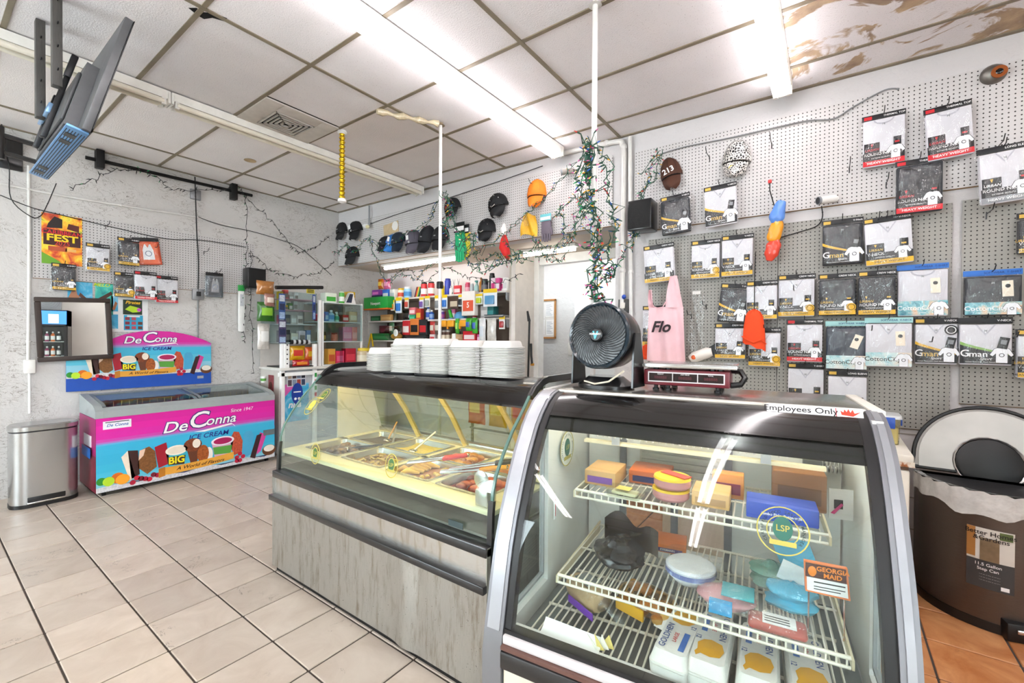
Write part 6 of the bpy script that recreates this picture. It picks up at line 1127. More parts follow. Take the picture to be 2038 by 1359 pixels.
carton('green_white_box', 'white and green box on top of the glass cabinet', 'box', (XL+.40, 3.28, 1.842), (.16, .12, .13), '#e6efe0', '#3fa83a', PI/2); bottle('green_top_bottle', 'green bottle on top of the glass cabinet', 'bottle', (XL+.42, 3.42, 1.842), .035, .16, '#4ab03a', '#d8e8d0', '#f0f4ec', 'can')
t = thing('phone_display', 'angled phone display card on top of the cabinet', 'display stand', (XL+.40, 3.56, 1.842), rz=PI/2)
obj('stand', (prism([(-.09, 0), (.09, 0), (.05, .16), (.0, .16)], 0, .05), WHITE), t); obj('screen', (prism([(-.06, .02), (.02, .02), (.045, .14), (-.005, .14)], -.004, 0), mat('#1f2f4c', .3)), t)
for y, lb in ((3.62, 'yellow and brown packet tower at the cabinet end'),):
    t = thing('packet_tower', lb, 'snack', (XL+.30, y, 1.842))
    for q, c in enumerate(('#d83a6a', '#5a3a20', '#c89a20', '#e0b828')): obj('packet', (box(-.06, .06, -.05, .05, .045*q, .045*q+.042, .006), mat(c, .4)), t)
bottle('pickle_jar', 'big clear jar with yellow lid on the counter end', 'jar', (XL+.48, 3.72, 1.03), .09, .22, '#c8b490', '#e8cc30', '#d8d0b8', 'jar'); bottle('candy_jar', 'big clear jar of red candy with a white lid', 'jar', (XL+.48, 3.94, 1.03), .09, .22, '#b83040', '#efeeea', '#e8d8d8', 'jar')
# ================================================================ hot food case
t = HC = thing('hot_food_case', 'long glass front hot food case with a stained steel base', 'food display case', (-2.695, 1.29, 0))
LA, DA = 1.645, .80
SD = steel('#b9b9b4', .34, (9, 9, .7), 'stained_steel', '#8c8272'); SP = steel('#cfcecb', .25, (1, 1, 14), 'panel_steel', '#a89d8a'); ST = steel('#c9c7c0', .25, (6, 6, 6), 'pan_steel')
DECK = mat('#e6dfb8', .35, var=.06); BK2 = mat('#1a1b1d', .28, coat=.4, var=.1)
def dent(a, b):
    x = LA*a; z = .035+.40*b
    d = -.012*math.exp(-((x-1.18)/.05)**2)*(1-.2*b)+.010*math.exp(-((x-1.27)/.035)**2)*b
    return (x, d-.003*math.sin(11*x)*math.sin(7*z), z)
obj('base_panel', (grid(dent, 60, 14), SD), t, ang=60)
obj('base_body', (box(.0, LA, .018, DA, .03, .6), mat('#6f6e6a', .5, .4)), t)
obj('left_end_panel', (box(-.004, 0, .0, DA, .03, .60), SD), t); obj('right_end_panel', (box(LA, LA+.004, 0, DA, .03, .6), SD), t)
obj('toe_kick', (box(.01, LA-.01, .02, DA, 0, .035), BLACK), t)
obj('lower_rail', (box(-.008, LA+.004, -.022, .022, .43, .462, .005), BK2), t); obj('upper_rail', (box(.0, LA+.004, -.004, .04, .562, .602, .006), BK2), t)
obj('mid_panel', (box(0, LA, .012, .018, .46, .565), SP), t)
obj('rail_cap', (ball((-.008, -.005, .445), .014, 8, 6), BLACK), t)
gp = [(.036, .60), (.038, .70), (.046, .80), (.066, .863), (.115, .94), (.176, 1.02), (.25, 1.095), (.262, 1.107)]
GA = glassy('#f4faf8', 1.2, 0, 1.5)
obj('front_glass', (strip(gp, .012, LA-.012, .005), GA), t)
obj('dark_visor', (strip([(.258, 1.103), (.30, 1.14), (.335, 1.165), (.38, 1.178)], .012, LA-.012, .008), mat('#0a0909', .12, coat=.25, var=.3, sc=4)), t)
obj('top_panel', (box(.012, LA-.012, .375, DA, 1.165, 1.178, .002), mat('#0d0d0f', .16, coat=.2)), t)
op = [(.036, .60)]+gp[1:-1]+[(.30, 1.15), (.335, 1.185), (.39, 1.215), (.44, 1.225), (DA, 1.225)]
for x0, x1 in ((0, .012), (LA-.012, LA)):
    e = obj('end_trim', (strip(op[7:], x0-.006, x1+.006, .03), BK2), t)
    obj('end_glass', (xprism(op[:10]+[(.42, 1.19), (.42, .62), (.05, .62)], x0+.003, x0+.009), GA), t)
    obj('end_edge', (strip([(y-.004, z) for y, z in op[:8]], x0, x1, .008), mat('#5f7f76', .15)), t)
    obj('end_back', (box(x0, x1, .42, DA, .6, 1.2), mat('#c8c8c4', .4)), t)
    obj('corner_post', (strip([(.022, .46), (.024, .60), (.028, .72), (.034, .77)], x0-.006, x1+.006, .016), BK2), t)
obj('front_flange', (box(.012, LA-.012, .05, .155, .700, .722, .003), DECK), t)
XS = [(.09, .43), (.465, .805), (.86, 1.165), (1.215, 1.52)]; YS = [(.155, .425), (.455, .72)]
fr = [box(.012, LA-.012, .425, .455, .71, .722), box(.012, LA-.012, .72, DA-.02, .70, .722), box(.012, .09, .155, .72, .71, .722), box(1.52, LA-.012, .155, .72, .71, .722)]
for a, b in ((.43, .465), (.805, .86), (1.165, 1.215)): fr.append(box(a, b, .155, .72, .71, .722))
obj('deck_frame', (join(*fr), DECK), t)
obj('well', (box(.012, LA-.012, .05, DA-.02, .61, .62), mat('#8d8a80', .4, .5)), t)
obj('heat_lamp', [(box(.06, LA-.06, .40, .425, 1.120, 1.135), emit('#ffdf98', 26)), (box(.03, LA-.03, .385, .45, 1.14, 1.163), mat('#c8b878', .4, .4))], t)
for x in (.36, .78, 1.22): obj('rear_strut', (tube([(x, .52, 1.16), (x+.05, .66, .93), (x+.09, .745, .735)], .017, 4), mat('#d8c47c', .35, .5)), t)
obj('rear_door', (tf(box(.03, .80, 0, .005, 0, .44), Matrix.Translation((0, .77, .725)) @ Matrix.Rotation(.28, 4, 'X')), glassy('#e8ecdc', .8)), t); obj('rear_door', (tf(box(.80, LA-.03, 0, .005, 0, .44), Matrix.Translation((0, .775, .725)) @ Matrix.Rotation(.28, 4, 'X')), glassy('#e8ecdc', .8)), t)
obj('rear_sill', (box(.02, LA-.02, .75, DA-.0, .72, .75, .004), ST), t)
STK = mat('#3f6a3a', .4); STY = mat('#b9ae52', .4)
def sticker(par, x, z, r, y, tiltx, c1=STK, rz_=1.0):
    M = Matrix.Translation((x, y, z)) @ Matrix.Rotation(tiltx, 4, 'X'); q = lambda vf: tf(vf, M)
    o = obj('round_sticker', [(q(ringp(0, 0, r*.92, r, 0, 28, 1.25)), STY)], par); obj('shield', [(q(disc(0, .004, r*.46, -.001, 20, r*.62)), c1), (q(ringp(0, .004, r*.46, r*.56, -.001, 22, 1.3)), STY), (q(box(-r*.6, r*.6, -.003, -.002, -r*.62, -r*.38)), STY), (q(text('LSP', r*.5, 0, .004, -.0035, bold=.02)), STY)], o)
    return o
sticker(t, .40, .755, .045, .038, -.08); sticker(t, 1.04, .80, .045, .042, -.12); sticker(t, .17, .985, .05, .148, -.68, mat('#e8d85c', .4)); sticker(t, .22, 1.045, .042, .195, -.75)
obj('rating_label', (box(1.42, 1.50, .028, .031, .625, .65), mat('#3a4a4c', .4)), t)
obj('temperature_dial', (tf(lathe([(.001, 0), (.034, 0), (.036, .006), (.03, .009)], 20), Matrix.Translation((1.56, .075, .83)) @ Matrix.Rotation(PI/2, 4, 'X')), CHROME), t); obj('dial_foot', (box(1.535, 1.60, .06, .12, .722, .79, .006), ST), t)
def food(kind, w_, d_, seed):
    r = random.Random(seed); P = []
    if kind == 'grain': P.append((grid(lambda a, b: ((a-.5)*w_*.94, (b-.5)*d_*.94, .018+.012*math.sin(5*a+seed)*math.cos(4*b)), 14, 12), mat('#6b5f4c', .8, var=.5, sc=160, bump=1., bs=220)))
    elif kind == 'rice': P.append((grid(lambda a, b: ((a-.5)*w_*.94, (b-.5)*d_*.94, .016+.01*math.sin(6*a+2)*math.cos(5*b)), 14, 12), mat('#e8d06a', .6, var=.25, sc=140, bump=1., bs=200)))
    elif kind == 'noodle':
        P.append((box(-w_*.47, w_*.47, -d_*.47, d_*.47, .004, .014), mat('#8a6a34', .5)))
        for k in range(26): x, y = r.uniform(-.4, .4)*w_, r.uniform(-.4, .4)*d_; P.append((tube([(x, y, .016), (x+r.uniform(-.03, .03), y+r.uniform(-.03, .03), .024), (x+r.uniform(-.05, .05), y+r.uniform(-.04, .04), .016)], .006, 6), mat(('#b89a4c', '#7a5a2a', '#d0b464')[k % 3], .5)))
    elif kind == 'plantain':
        P.append((box(-w_*.47, w_*.47, -d_*.47, d_*.47, .004, .012), mat('#a8702c', .4)))
        for k in range(9): x, y = -.30*w_+r.uniform(-.1, .1)*w_, -.35*d_+.08*d_*k; a = r.uniform(.2, .8); P.append((tube([(x-.05*math.cos(a), y-.05*math.sin(a), .016), (x, y, .036), (x+.06*math.cos(a), y+.06*math.sin(a), .02)], [.006, .016, .007], 8), mat(('#e8b848', '#d8a038')[k % 2], .45, var=.2)))
        for k in range(22): P.append((ball((r.uniform(.02, .42)*w_, r.uniform(-.42, .42)*d_, .018), (.014, .011, .01), 7, 5), mat(('#e0c060', '#c89a40', '#8a5a2a')[k % 3], .5)))
    else:
        c = {'stew': ('#b5441c', '#8a2c12', '#d8622a'), 'curry': ('#c8852a', '#a8601c', '#e0a040'), 'fried': ('#d07a28', '#b05a18', '#e89a3c'), 'brown': ('#6a4a30', '#4a3422', '#8a6a48')}[kind]
        P.append((box(-w_*.47, w_*.47, -d_*.47, d_*.47, .004, .014), mat(c[1], .25, coat=.5)))
        for k in range(20): P.append((ball((r.uniform(-.38, .38)*w_, r.uniform(-.38, .38)*d_, .018+r.uniform(0, .012)), (r.uniform(.02, .045), r.uniform(.015, .03), r.uniform(.012, .02)), 9, 6), mat(c[k % 3], .3, coat=.4, var=.25, sc=50, bump=.6)))
    return P
kinds = [['brown', 'noodle', 'plantain', 'stew'], ['grain', 'rice', 'curry', 'fried']]
nmz = {'brown': 'brown seasoned meat', 'noodle': 'noodles with brown pieces', 'plantain': 'fried plantain and macaroni', 'stew': 'red stewed meat', 'grain': 'dark lentils', 'rice': 'yellow rice', 'curry': 'orange curry', 'fried': 'fried orange chicken'}
for rj, (y0, y1) in enumerate(YS):
    for ci, (x0, x1) in enumerate(XS):
        k = kinds[rj][ci]; w_, d_ = x1-x0, y1-y0
        p = thing('steam_pan', 'steel pan of %s in the hot food case' % nmz[k], 'food pan', (-2.695+(x0+x1)/2, 1.29+(y0+y1)/2, .66), group='pans in the hot food case')
        A_, B_ = w_/2+.008, d_/2+.008; a_, b_ = w_/2-.008, d_/2-.008; q = [(A_, B_), (-A_, B_), (-A_, -B_), (A_, -B_)]
        rings = [[(x, y, .064) for x, y in rr(2*A_, 2*B_, .02, 3)], [(x, y, .066) for x, y in rr(2*a_, 2*b_, .03, 3)], [(x, y, .006) for x, y in rr(2*a_-.03, 2*b_-.03, .03, 3)]]
        n = len(rings[0]); v = sum(rings, []); f = [(g*n+i, g*n+(i+1) % n, (g+1)*n+(i+1) % n, (g+1)*n+i) for g in range(2) for i in range(n)]+[tuple(2*n+i for i in range(n))]
        obj('tray', ((v, f), ST), p); obj('food', [(mv(vf, 0, 0, .026), m) for vf, m in food(k, w_-.04, d_-.04, ci+7*rj)], p, ang=60)
def tongs(label, a, b, c1, loc, grip=.4):
    t = thing('serving_tongs', label, 'tongs', loc); a, b = Vector(a), Vector(b); d = (b-a).normalized(); s = d.cross(Vector((0, 0, 1))).normalized()
    for q in (-1, 1):
        P = [a+s*q*.004, a.lerp(b, .3)+s*q*.016, a.lerp(b, .7)+s*q*.020, b+s*q*.008]
        obj('arm', (tube(P, [.006, .006, .006, .010], 6), CHROME), t); obj('grip', (tube([P[0], P[0].lerp(P[1], .9), a.lerp(b, grip)+s*q*.018], .010, 8), mat(c1, .4)), t)
    obj('pivot', (ball(a, .011, 8, 6), CHROME), t)
tongs('red handled tongs resting on the plantain pan', (.17, .10, .07), (-.10, -.06, .02), '#c8202c', (-1.68, 1.60, .725)); tongs('black handled tongs resting over the curry pan', (.22, .12, .08), (-.10, -.08, .02), '#151516', (-1.42, 1.66, .728)); tongs('orange handled tongs resting on the stew pan', (.14, .10, .05), (-.14, -.06, .015), '#e09a20', (-1.40, 1.60, .727))
def spoon(label, loc, a, b, hc):
    t = thing('serving_spoon', label, 'spoon', loc); obj('handle', (tube([a, b], .006, 6), mat(hc, .3, .8 if hc == '#cfcfcf' else 0)), t); obj('bowl', (ball(b, (.035, .026, .010), 10, 6), CHROME), t)
spoon('steel spoon standing in the yellow rice pan', (-2.05, 1.86, .70), (.02, .12, .10), (-.03, -.02, .0), '#cfcfcf'); spoon('steel spoon resting in the lentil pan', (-2.35, 1.87, .70), (-.10, .14, .08), (.06, -.02, .0), '#cfcfcf'); spoon('black handled ladle between the front pans', (-2.28, 1.60, .71), (.12, .07, .05), (-.10, -.02, .01), '#161618'); spoon('wooden spoon in the back corner pan', (-2.42, 1.93, .71), (-.02, .08, .10), (.02, -.03, .0), '#c89a5c')
# takeout shells, nested open side by side
def shell_half(cx):
    ro = rr(.205, .205, .045, 3); L = [(.985, 0), (1.0, .0015), (1.0, .0042), (.90, .0055), (.82, .032), (.76, .038)]
    n = len(ro); v = [(cx+x*s, y*s, z) for s, z in L for x, y in ro]
    f = [(g*n+i, g*n+(i+1) % n, (g+1)*n+(i+1) % n, (g+1)*n+i) for g in range(len(L)-1) for i in range(n)]+[tuple((len(L)-1)*n+i for i in range(n))]
    return v, f
vf = join(shell_half(-.107), shell_half(.107), box(-.012, .012, -.09, .09, 0, .004))
SM = bpy.data.meshes.new('takeout_shell'); SM.from_pydata(vf[0], [], vf[1]); SM.materials.append(mat('#d9d7d2', .6, var=.03))
SM.polygons.foreach_set('use_smooth', [True]*len(SM.polygons)); SM.set_sharp_from_angle(angle=math.radians(30))
for x, y, rz_, n, lb in ((-2.29, 1.92, 1.2, 13, 'white foam takeout shell nested in the left stack on the hot case'), (-1.99, 1.86, .22, 20, 'white foam takeout shell nested in the middle stack on the hot case'), (-1.56, 1.91, .12, 19, 'white foam takeout shell nested in the right stack on the hot case')):
    for k in range(n):
        place(bpy.data.objects.new('takeout_shell', SM), None, (x+random.uniform(-.002, .002), y+random.uniform(-.002, .002), 1.19+.0086*k), rz_+random.uniform(-.015, .015), None, None, lb, 'takeout box', 'nested takeout shells')
for k, (x, y) in enumerate(((-2.12, 1.80), (-1.86, 1.82))):
    q = thing('foam_tray', ('flat black foam tray under the takeout shells, left', 'flat black foam tray under the takeout shells, right')[k], 'tray', (x, y, 1.179), rz=.15); obj('tray', (vprism(rr(.24, .15, .04), 0, .010, 1.03), mat('#151517', .5)), q); obj('rim', (vprism(rr(.25, .16, .045), .008, .0115), mat('#151517', .5)), q)
# snack bags clipped behind the hot case
q = thing('clip_rack', 'wire rack behind the hot case hung with snack bags', 'rack', (-1.55, 2.30, 0))
for x in (-.45, .45): obj('leg', (cyl((x, 0, 0), (x, 0, 1.12), .01), GREYP), q)
for z in (.78, 1.1): obj('bar', (cyl((-.47, 0, z), (.47, 0, z), .007), GREYP), q)
for k, (x, c, c2) in enumerate(((-.38, '#d86a5a', '#f0d0a0'), (-.2, '#e8b81c', '#f0d860'), (-.02, '#d8a01c', '#c84030'), (.16, '#e8c030', '#f4e8a0'), (.34, '#c85a50', '#f0e0d8'))):
    pouch('hanging_snack_bag', ('red snack bag', 'yellow snack bag', 'amber snack bag', 'lemon snack bag', 'pink snack bag')[k]+' clipped on the wire rack behind the hot case', 'snack', (-1.55+x, 2.262, .82), (.15, .05, .26), c, c2)
# ================================================================ glass deli cooler
AB = .12; OBX, OBY = -.915, 1.617
t = DC = thing('deli_cooler', 'curved glass deli cooler with silver end posts', 'food display case', (OBX, OBY, 0), rz=AB)
def lb_(x, y, z): return (OBX+x*math.cos(AB)-y*math.sin(AB), OBY+x*math.sin(AB)+y*math.cos(AB), z)
pf = [(0, 1.18), (-.06, 1.168), (-.112, 1.145), (-.165, 1.105), (-.209, 1.062), (-.27, .975), (-.321, .883), (-.37, .78), (-.405, .685), (-.432, .58), (-.450, .50), (-.466, .431)]
WB_ = 1.0
SIL = mat('#86878c', .38, .5, var=.08, sc=5); RUB = mat('#131315', .4); LIN = mat('#e6e6e2', .4, var=.04); CREAM = mat('#e3dccb', .45, var=.08)
GB = glassy('#f7fbfa', .65, 0, 1.5)
obj('front_glass', (strip(pf[3:][::-1], .02, WB_-.02, .006), GB), t)
obj('dark_top_glass', (strip(pf[:5][::-1], .02, WB_-.02, .007), mat('#1c1a19', .1, coat=.4, var=.35, sc=3)), t)
for x0, x1, g0, g1 in ((-.075, -.005, -.005, .022), (WB_+.005, WB_+.046, WB_-.022, WB_+.005)):
    outer = [(y-.006, z+.004) for y, z in pf[::-1]]
    obj('post_trim', (strip([(-.482, .0), (-.486, .36)]+outer, x0, x1, .045), SIL), t, ang=50)
    obj('post_highlight', (strip([(y-.003, z+.002) for y, z in outer], x0+.012, x1-.012, .01), mat('#a4a6ab', .3, .5)), t, ang=50)
    obj('rubber_seal', (strip([(y+.0, z) for y, z in pf[::-1]], g0, g1, .03), RUB), t, ang=50)
for x0, x1, nm in ((-.05, -.012, 'left'), (WB_+.008, WB_+.034, 'right')):
    obj('side_rear', (box(x0, x1, -.10, .42, .0, 1.165), LIN), t); obj('side_lower', (box(x0, x1, -.45, -.10, .0, .43), LIN), t)
    obj('side_window', (xprism([(y+.02, z-.012) for y, z in pf[2:]]+[(-.10, .43), (-.10, 1.14)], (x0+x1)/2-.003, (x0+x1)/2+.003), GB), t)
    obj('window_gasket', (tube([((x0+x1)/2, -.115, .46), ((x0+x1)/2, -.115, 1.08), ((x0+x1)/2, -.15, 1.09), ((x0+x1)/2, -.19, 1.05), ((x0+x1)/2, -.37, .72), ((x0+x1)/2, -.42, .5), ((x0+x1)/2, -.38, .45), ((x0+x1)/2, -.115, .46)], .009, 6), mat('#9a9ea0', .4)), t)
obj('sill', (box(0, WB_, -.482, -.44, .405, .432, .004), mat('#d9d4d4', .3)), t); obj('sill_seal', (box(0, WB_, -.468, -.43, .43, .446), RUB), t)
obj('bumper_rail', (box(-.0, WB_, -.50, -.46, .335, .392, .006), BK2), t); obj('bumper_trim', (box(0, WB_, -.494, -.462, .393, .405), mat('#6a4a42', .5)), t)
obj('front_panel', (box(0, WB_, -.472, -.462, .04, .325), CREAM), t); obj('front_panel_top', (box(0, WB_, -.476, -.46, .322, .333), mat('#caa88c', .5)), t)
obj('body', (box(-.01, WB_+.01, -.455, .42, .03, .36), mat('#8a8b8c', .5)), t); obj('plinth', (box(.0, WB_, -.42, .40, 0, .03), BLACK), t)
obj('inner_deck', (box(.0, WB_, -.44, .36, .36, .372), mat('#6d7476', .45, .3)), t); obj('inner_front_lip', (box(.01, WB_-.01, -.44, -.40, .37, .432), LIN), t)
obj('top_plate', (box(-.045, WB_+.02, .0, .43, 1.165, 1.182, .003), steel('#a9a6a0', .22, (10, 1, 1), 'top_steel')), t); obj('top_edge_trim', (box(-.01, WB_+.01, -.012, .01, 1.158, 1.186, .003), mat('#d8d2c8', .3, .5)), t); obj('top_side_trim', (box(WB_+.02, WB_+.055, -.02, .43, 1.1685, 1.186, .003), mat('#e6e2d6', .4)), t); obj('top_side_trim', (box(-.075, -.045, -.02, .43, 1.168, 1.186, .003), mat('#c9c9c6', .35, .4)), t)
obj('inner_top', (box(0, WB_, -.03, .42, 1.15, 1.163), LIN), t)
# rear wall with doors
obj('rear_panel', [(box(0, .17, .36, .42, .36, 1.16), LIN), (box(.60, WB_, .36, .42, .36, 1.16), LIN), (box(.17, .60, .36, .42, .80, 1.16), LIN), (box(.17, .60, .36, .42, .36, .44), LIN)], t)
obj('rear_glass', (box(.17, .60, .39, .394, .44, .80), GB), t)
for x in (.155, .385, .60): obj('door_frame', (box(x, x+.03, .345, .36, .40, .96), SIL), t)
obj('louvre_panel', [(box(.25, .60, .338, .352, .70, .93), mat('#c9c5b8', .5))]+[(box(.26, .59, .326, .338, .715+.03*k, .733+.03*k), mat('#b9b5a8', .5)) for k in range(7)], t)
obj('light_shelf', (box(.08, .92, .06, .09, .962, .974), mat('#efe6c8', .4)), t); obj('light_shelf_back', (box(.10, .90, .09, .2, .99, 1.0), mat('#c8b878', .5)), t)
for x in (.20, .73): obj('hanger', (box(x, x+.032, .055, .06, .965, 1.15), mat('#c9ccd0', .35, .5)), t)
obj('coiled_cable', (tube([(.13+.0035*k, .03+.02*math.cos(k*.9), 1.035+.035*math.sin(k*.9)) for k in range(200)], .0032, 5), WHITE), t, kind='stuff')
obj('case_light', (cyl((.06, -.02, 1.135), (WB_-.06, -.02, 1.135), .010), emit('#fff6e6', 22)), t)
WR = mat('#e4dfd0', .4)
def wire_shelf(nm, x0, x1, y0, y1, z, step, r=.0026):
    s = obj(nm, [(join(tube([(x0, y0, z), (x1, y0, z)], .0052, 6), tube([(x0, y0, z-.025), (x1, y0, z-.025)], .0045, 6), tube([(x0, y1, z), (x1, y1, z)], .005, 6), tube([(x0, (y0+y1)/2, z-.004), (x1, (y0+y1)/2, z-.004)], .004, 6)), WR)], t)
    k = x0; bars = []
    while k <= x1+1e-6: bars.append(tube([(k, y0, z-.024), (k, y0, z), (k, y1, z)], r, 5)); k += step
    obj('wires', (join(*bars), WR), s, kind='stuff'); return s
s1 = wire_shelf('upper_wire_shelf', .13, .90, -.17, .17, .838, .025); s2 = wire_shelf('lower_wire_shelf', .13, .93, -.33, .13, .595, .022)
for s, y0, y1, z in ((s1, -.17, .17, .838), (s2, -.33, .13, .595)):
    for x in (.125, .905 if s is s1 else .935):
        obj('shelf_arm', (prism([(0, 0), (1, 0), (1, 1), (0, 1)], 0, 1)[0] and (xprism([(y0, z-.03), (y1, z-.03), (y1+.02, z+.01), (y0, z-.005)], x-.003, x+.003)), mat('#d8cfae', .4)), s)
obj('bottom_rack', [(join(*[tube([(x, -.40, .422), (x, .34, .422)], .0034, 5) for x in [.06+.0245*k for k in range(37)]]+[tube([(.05, y, .417), (.95, y, .417)], .005, 6) for y in (-.40, -.22, .05, .33)]), WR)], t, kind='stuff')
# stickers and small fittings
def plate(nm, parts, x, y, z, rot): o = obj(nm, parts, t, (x, y, z), rot=rot); return o
lbl = lambda r, c: [(ringp(0, 0, r*.95, r, 0, 30), STY), (disc(0, 0, r*.92, .001, 30, t=.0005), mat('#e6e8e0', .5)) if c else (ringp(0, 0, r*.58, r*.62, 0, 24), STY), (disc(0, .005, r*.38, -.001, 20, r*.5), mat('#2f6a5a', .4)), (text('LSP', r*.36, 0, .005, -.003, bold=.01), STY), (box(-r*.5, r*.5, -.003, -.002, -r*.62, -r*.42), STY)]+[(text(ch, r*.17, r*.78*math.sin(a), r*.78*math.cos(a), -.0015, ang=-a, bold=.01), mat('#2a3a34', .5)) for ch, a in zip('CERTIFIED FOOD SAFETY MANAGER', [-2.2+.157*k for k in range(29)])]
plate('round_sticker', lbl(.075, True), .004, .06, .925, (0, 0, PI/2)); plate('round_sticker', lbl(.062, False), .78, -.327, .885, (math.radians(-27), 0, 0))
plate('thermometer', [(box(-.012, .012, -.003, 0, -.05, .05), PALE), (box(-.002, .002, -.004, -.003, -.04, .03), RED)], .004, -.07, .718, (0, 0, PI/2))
sg = plate('employee_sign', [(box(-.125, .125, -.002, 0, -.018, .018), PALE), (text('Employees Only', .030, -.035, 0, -.003, bold=.01), INK), (box(.058, .060, -.003, -.002, -.015, .015), RED), (prism([(.072, -.008), (.10, -.012), (.118, .004), (.104, -.002), (.100, .012), (.094, .0), (.09, .014), (.085, .002), (.08, .012), (.077, .0), (.07, .006)], -.004, -.002), mat('#e0402c', .4))], .87, -.052, 1.176, (math.radians(-42), 0, 0))
# goods in the cooler
def crt(nm, label, cat, x, y, z, w_, d_, h_, c, c2, rz_=0., tx=None, tc='#f4f4f4'): return carton(nm, label, cat, lb_(x, y, z), (w_, d_, h_), c, c2, AB+rz_, tx, tc)
ZU, ZL, ZD = .842, .599, .428
crt('pastry_box', 'tan snack cake box with purple labels on the upper cooler shelf', 'box', .20, -.10, ZU, .12, .16, .055, '#cfa268', '#7a4a9a')
o = bpy.data.objects[-1] if False else None
q = thing('deli_tray', 'small clear tray on the upper cooler shelf front', 'tray', lb_(.31, -.145, ZU), rz=AB-.1); obj('tray', (vprism(rr(.12, .08, .015), 0, .022, 1.05), glassy('#eef2ea', 1.4, .05)), q); obj('contents', (box(-.045, .045, -.025, .025, .003, .015, .006), mat('#e0d8b8', .6)), q); obj('label', (box(-.03, .02, -.02, .02, .0225, .0235), mat('#d8c060', .5)), q)
crt('hash_box', 'orange and navy sausage box on the upper cooler shelf', 'box', .36, .0, ZU, .15, .14, .05, '#c8642a', '#2a2f6a', .05)
q = thing('ham_pack', 'round pink ham slices in yellow packaging stacked on the shelf', 'lunch meat', lb_(.455, -.09, ZU), rz=AB)
for k in range(2): obj('ham', (mv(lathe([(.055, 0), (.062, .008), (.062, .03), (.056, .036)], 20), .004*k, 0, .040*k), mat('#c88a8a', .35, var=.15, coat=.4)), q); obj('wrapper', (mv(lathe([(.063, .03), (.060, .037), (.001, .038)], 20), .004*k, 0, .040*k), mat('#eec81c', .35) if k else mat('#e0b81c', .35)), q)
obj('red_label', (tf(box(-.05, .05, -.02, .02, 0, .002), Matrix.Translation((.015, .01, .079)) @ Matrix.Rotation(-.5, 4, 'Z')), mat('#d0403a', .4)), q)
crt('cracker_box', 'tan cookie box with clear window on the upper cooler shelf', 'box', .585, -.13, ZU, .115, .12, .05, '#d8ac70', '#b0885a'); crt('orange_box', 'orange and purple box behind the tan cookie box', 'box', .63, .0, ZU, .10, .05, .085, '#d88a3c', '#8a2a4a')
crt('biscuit_box', 'long blue biscuit box at the right of the upper cooler shelf', 'box', .785, -.15, ZU, .19, .10, .052, '#2f4fb4', None, 0, 'Jumbo Flaky Buttermilk'); crt('brown_carton', 'brown cardboard carton behind the blue biscuit box', 'box', .84, .0, ZU, .15, .12, .12, '#8a5a34', '#6a4428')
t2 = thing('black_bag', 'crumpled black plastic bag on the lower cooler shelf', 'bag', lb_(.30, -.18, ZL), rz=AB)
rb = random.Random(5)
BLB = mat('#050507', .22, coat=0., bump=.8, bs=25)
obj('bag', (crumple(.085, .085, .05, 3, .32), BLB), t2, ang=25); obj('bag_neck', (grid(lambda a, b: (-.07+.20*a, .05+.05*math.sin(5*a), .05+.09*b+.02*math.sin(9*a)), 14, 5), mat('#2a2016', .2, coat=.5, bump=.6, bs=20)), t2, ang=60)
crt('pancake_box', 'orange and purple box behind the black bag', 'box', .43, .0, ZL, .13, .12, .03, '#d8762a', '#3a2a7a', .1, 'EYKMANN')
def clearbag(label, x, y, z, sz, seed, inner):
    t2 = thing('frozen_bag', label, 'food bag', lb_(x, y, z), rz=AB)
    for nm, vf, c in inner: obj(nm, (vf, mat(c, .45, var=.15, coat=.3)), t2, ang=60)
    obj('clear_wrap', (crumple(sz[0], sz[1], sz[2], seed, .18), film()), t2, ang=50); return t2
clearbag('clear bag with a white and blue printed tub on the lower cooler shelf', .53, -.16, ZL, (.12, .11, .05), 8, [('tub', lathe([(.05, .005), (.075, .03), (.078, .055), (.07, .06)], 20), '#dfe4ee'), ('blue_ring', lathe([(.079, .035), (.0795, .05)], 20, cap=False), '#4a60a8'), ('lid', lathe([(.07, .06), (.001, .062)], 20), '#eceef2')])
clearbag('clear bag of pink meat with teal labels on the lower cooler shelf', .64, -.25, ZL, (.10, .08, .04), 9, [('meat', crumple(.075, .055, .028, 31, .2), '#c88a90'), ('teal_label', box(-.01, .075, -.05, .03, .055, .058), '#35a8b4'), ('blue_label', box(-.04, .02, -.075, -.055, .01, .045), '#2f9ad0')])
clearbag('clear bag with light blue poultry packs at the right of the lower shelf', .79, -.13, ZL, (.11, .12, .06), 10, [('blue_pack', mv(crumple(.065, .05, .04, 33, .3), .02, -.05, .003), '#4ab8dc'), ('green_pack', mv(crumple(.055, .05, .045, 34, .3), -.03, .04, .003), '#6a9a8a'), ('blue_bag_top', mv(roty(box(-.05, .05, .03, .034, 0, .11, .001), -.35), .06, .05, .05), '#6ac0e0'), ('white_label', mv(roty(box(-.04, .04, -.003, 0, -.03, .03), .3), .03, -.03, .10), '#e6eef2')])
q = clearbag('clear bag of red sliced meat hanging over the lower shelf front', .77, -.30, ZL, (.10, .055, .03), 12, [('meat', box(-.07, .07, -.04, .03, .004, .026, .01), '#b04a40'), ('price_label', box(-.035, .045, -.03, .025, .0265, .028), '#f0f0ee')]); obj('lettering', [(box(-.03, .03, -.02+.012*k, -.016+.012*k, .0282, .0288), INK) for k in range(3)], q)
q = thing('lunch_meat_pack', 'flat orange and white lunch meat pack standing behind the cooler glass', 'food pack', lb_(.885, -.275, .715), rz=AB+.1)
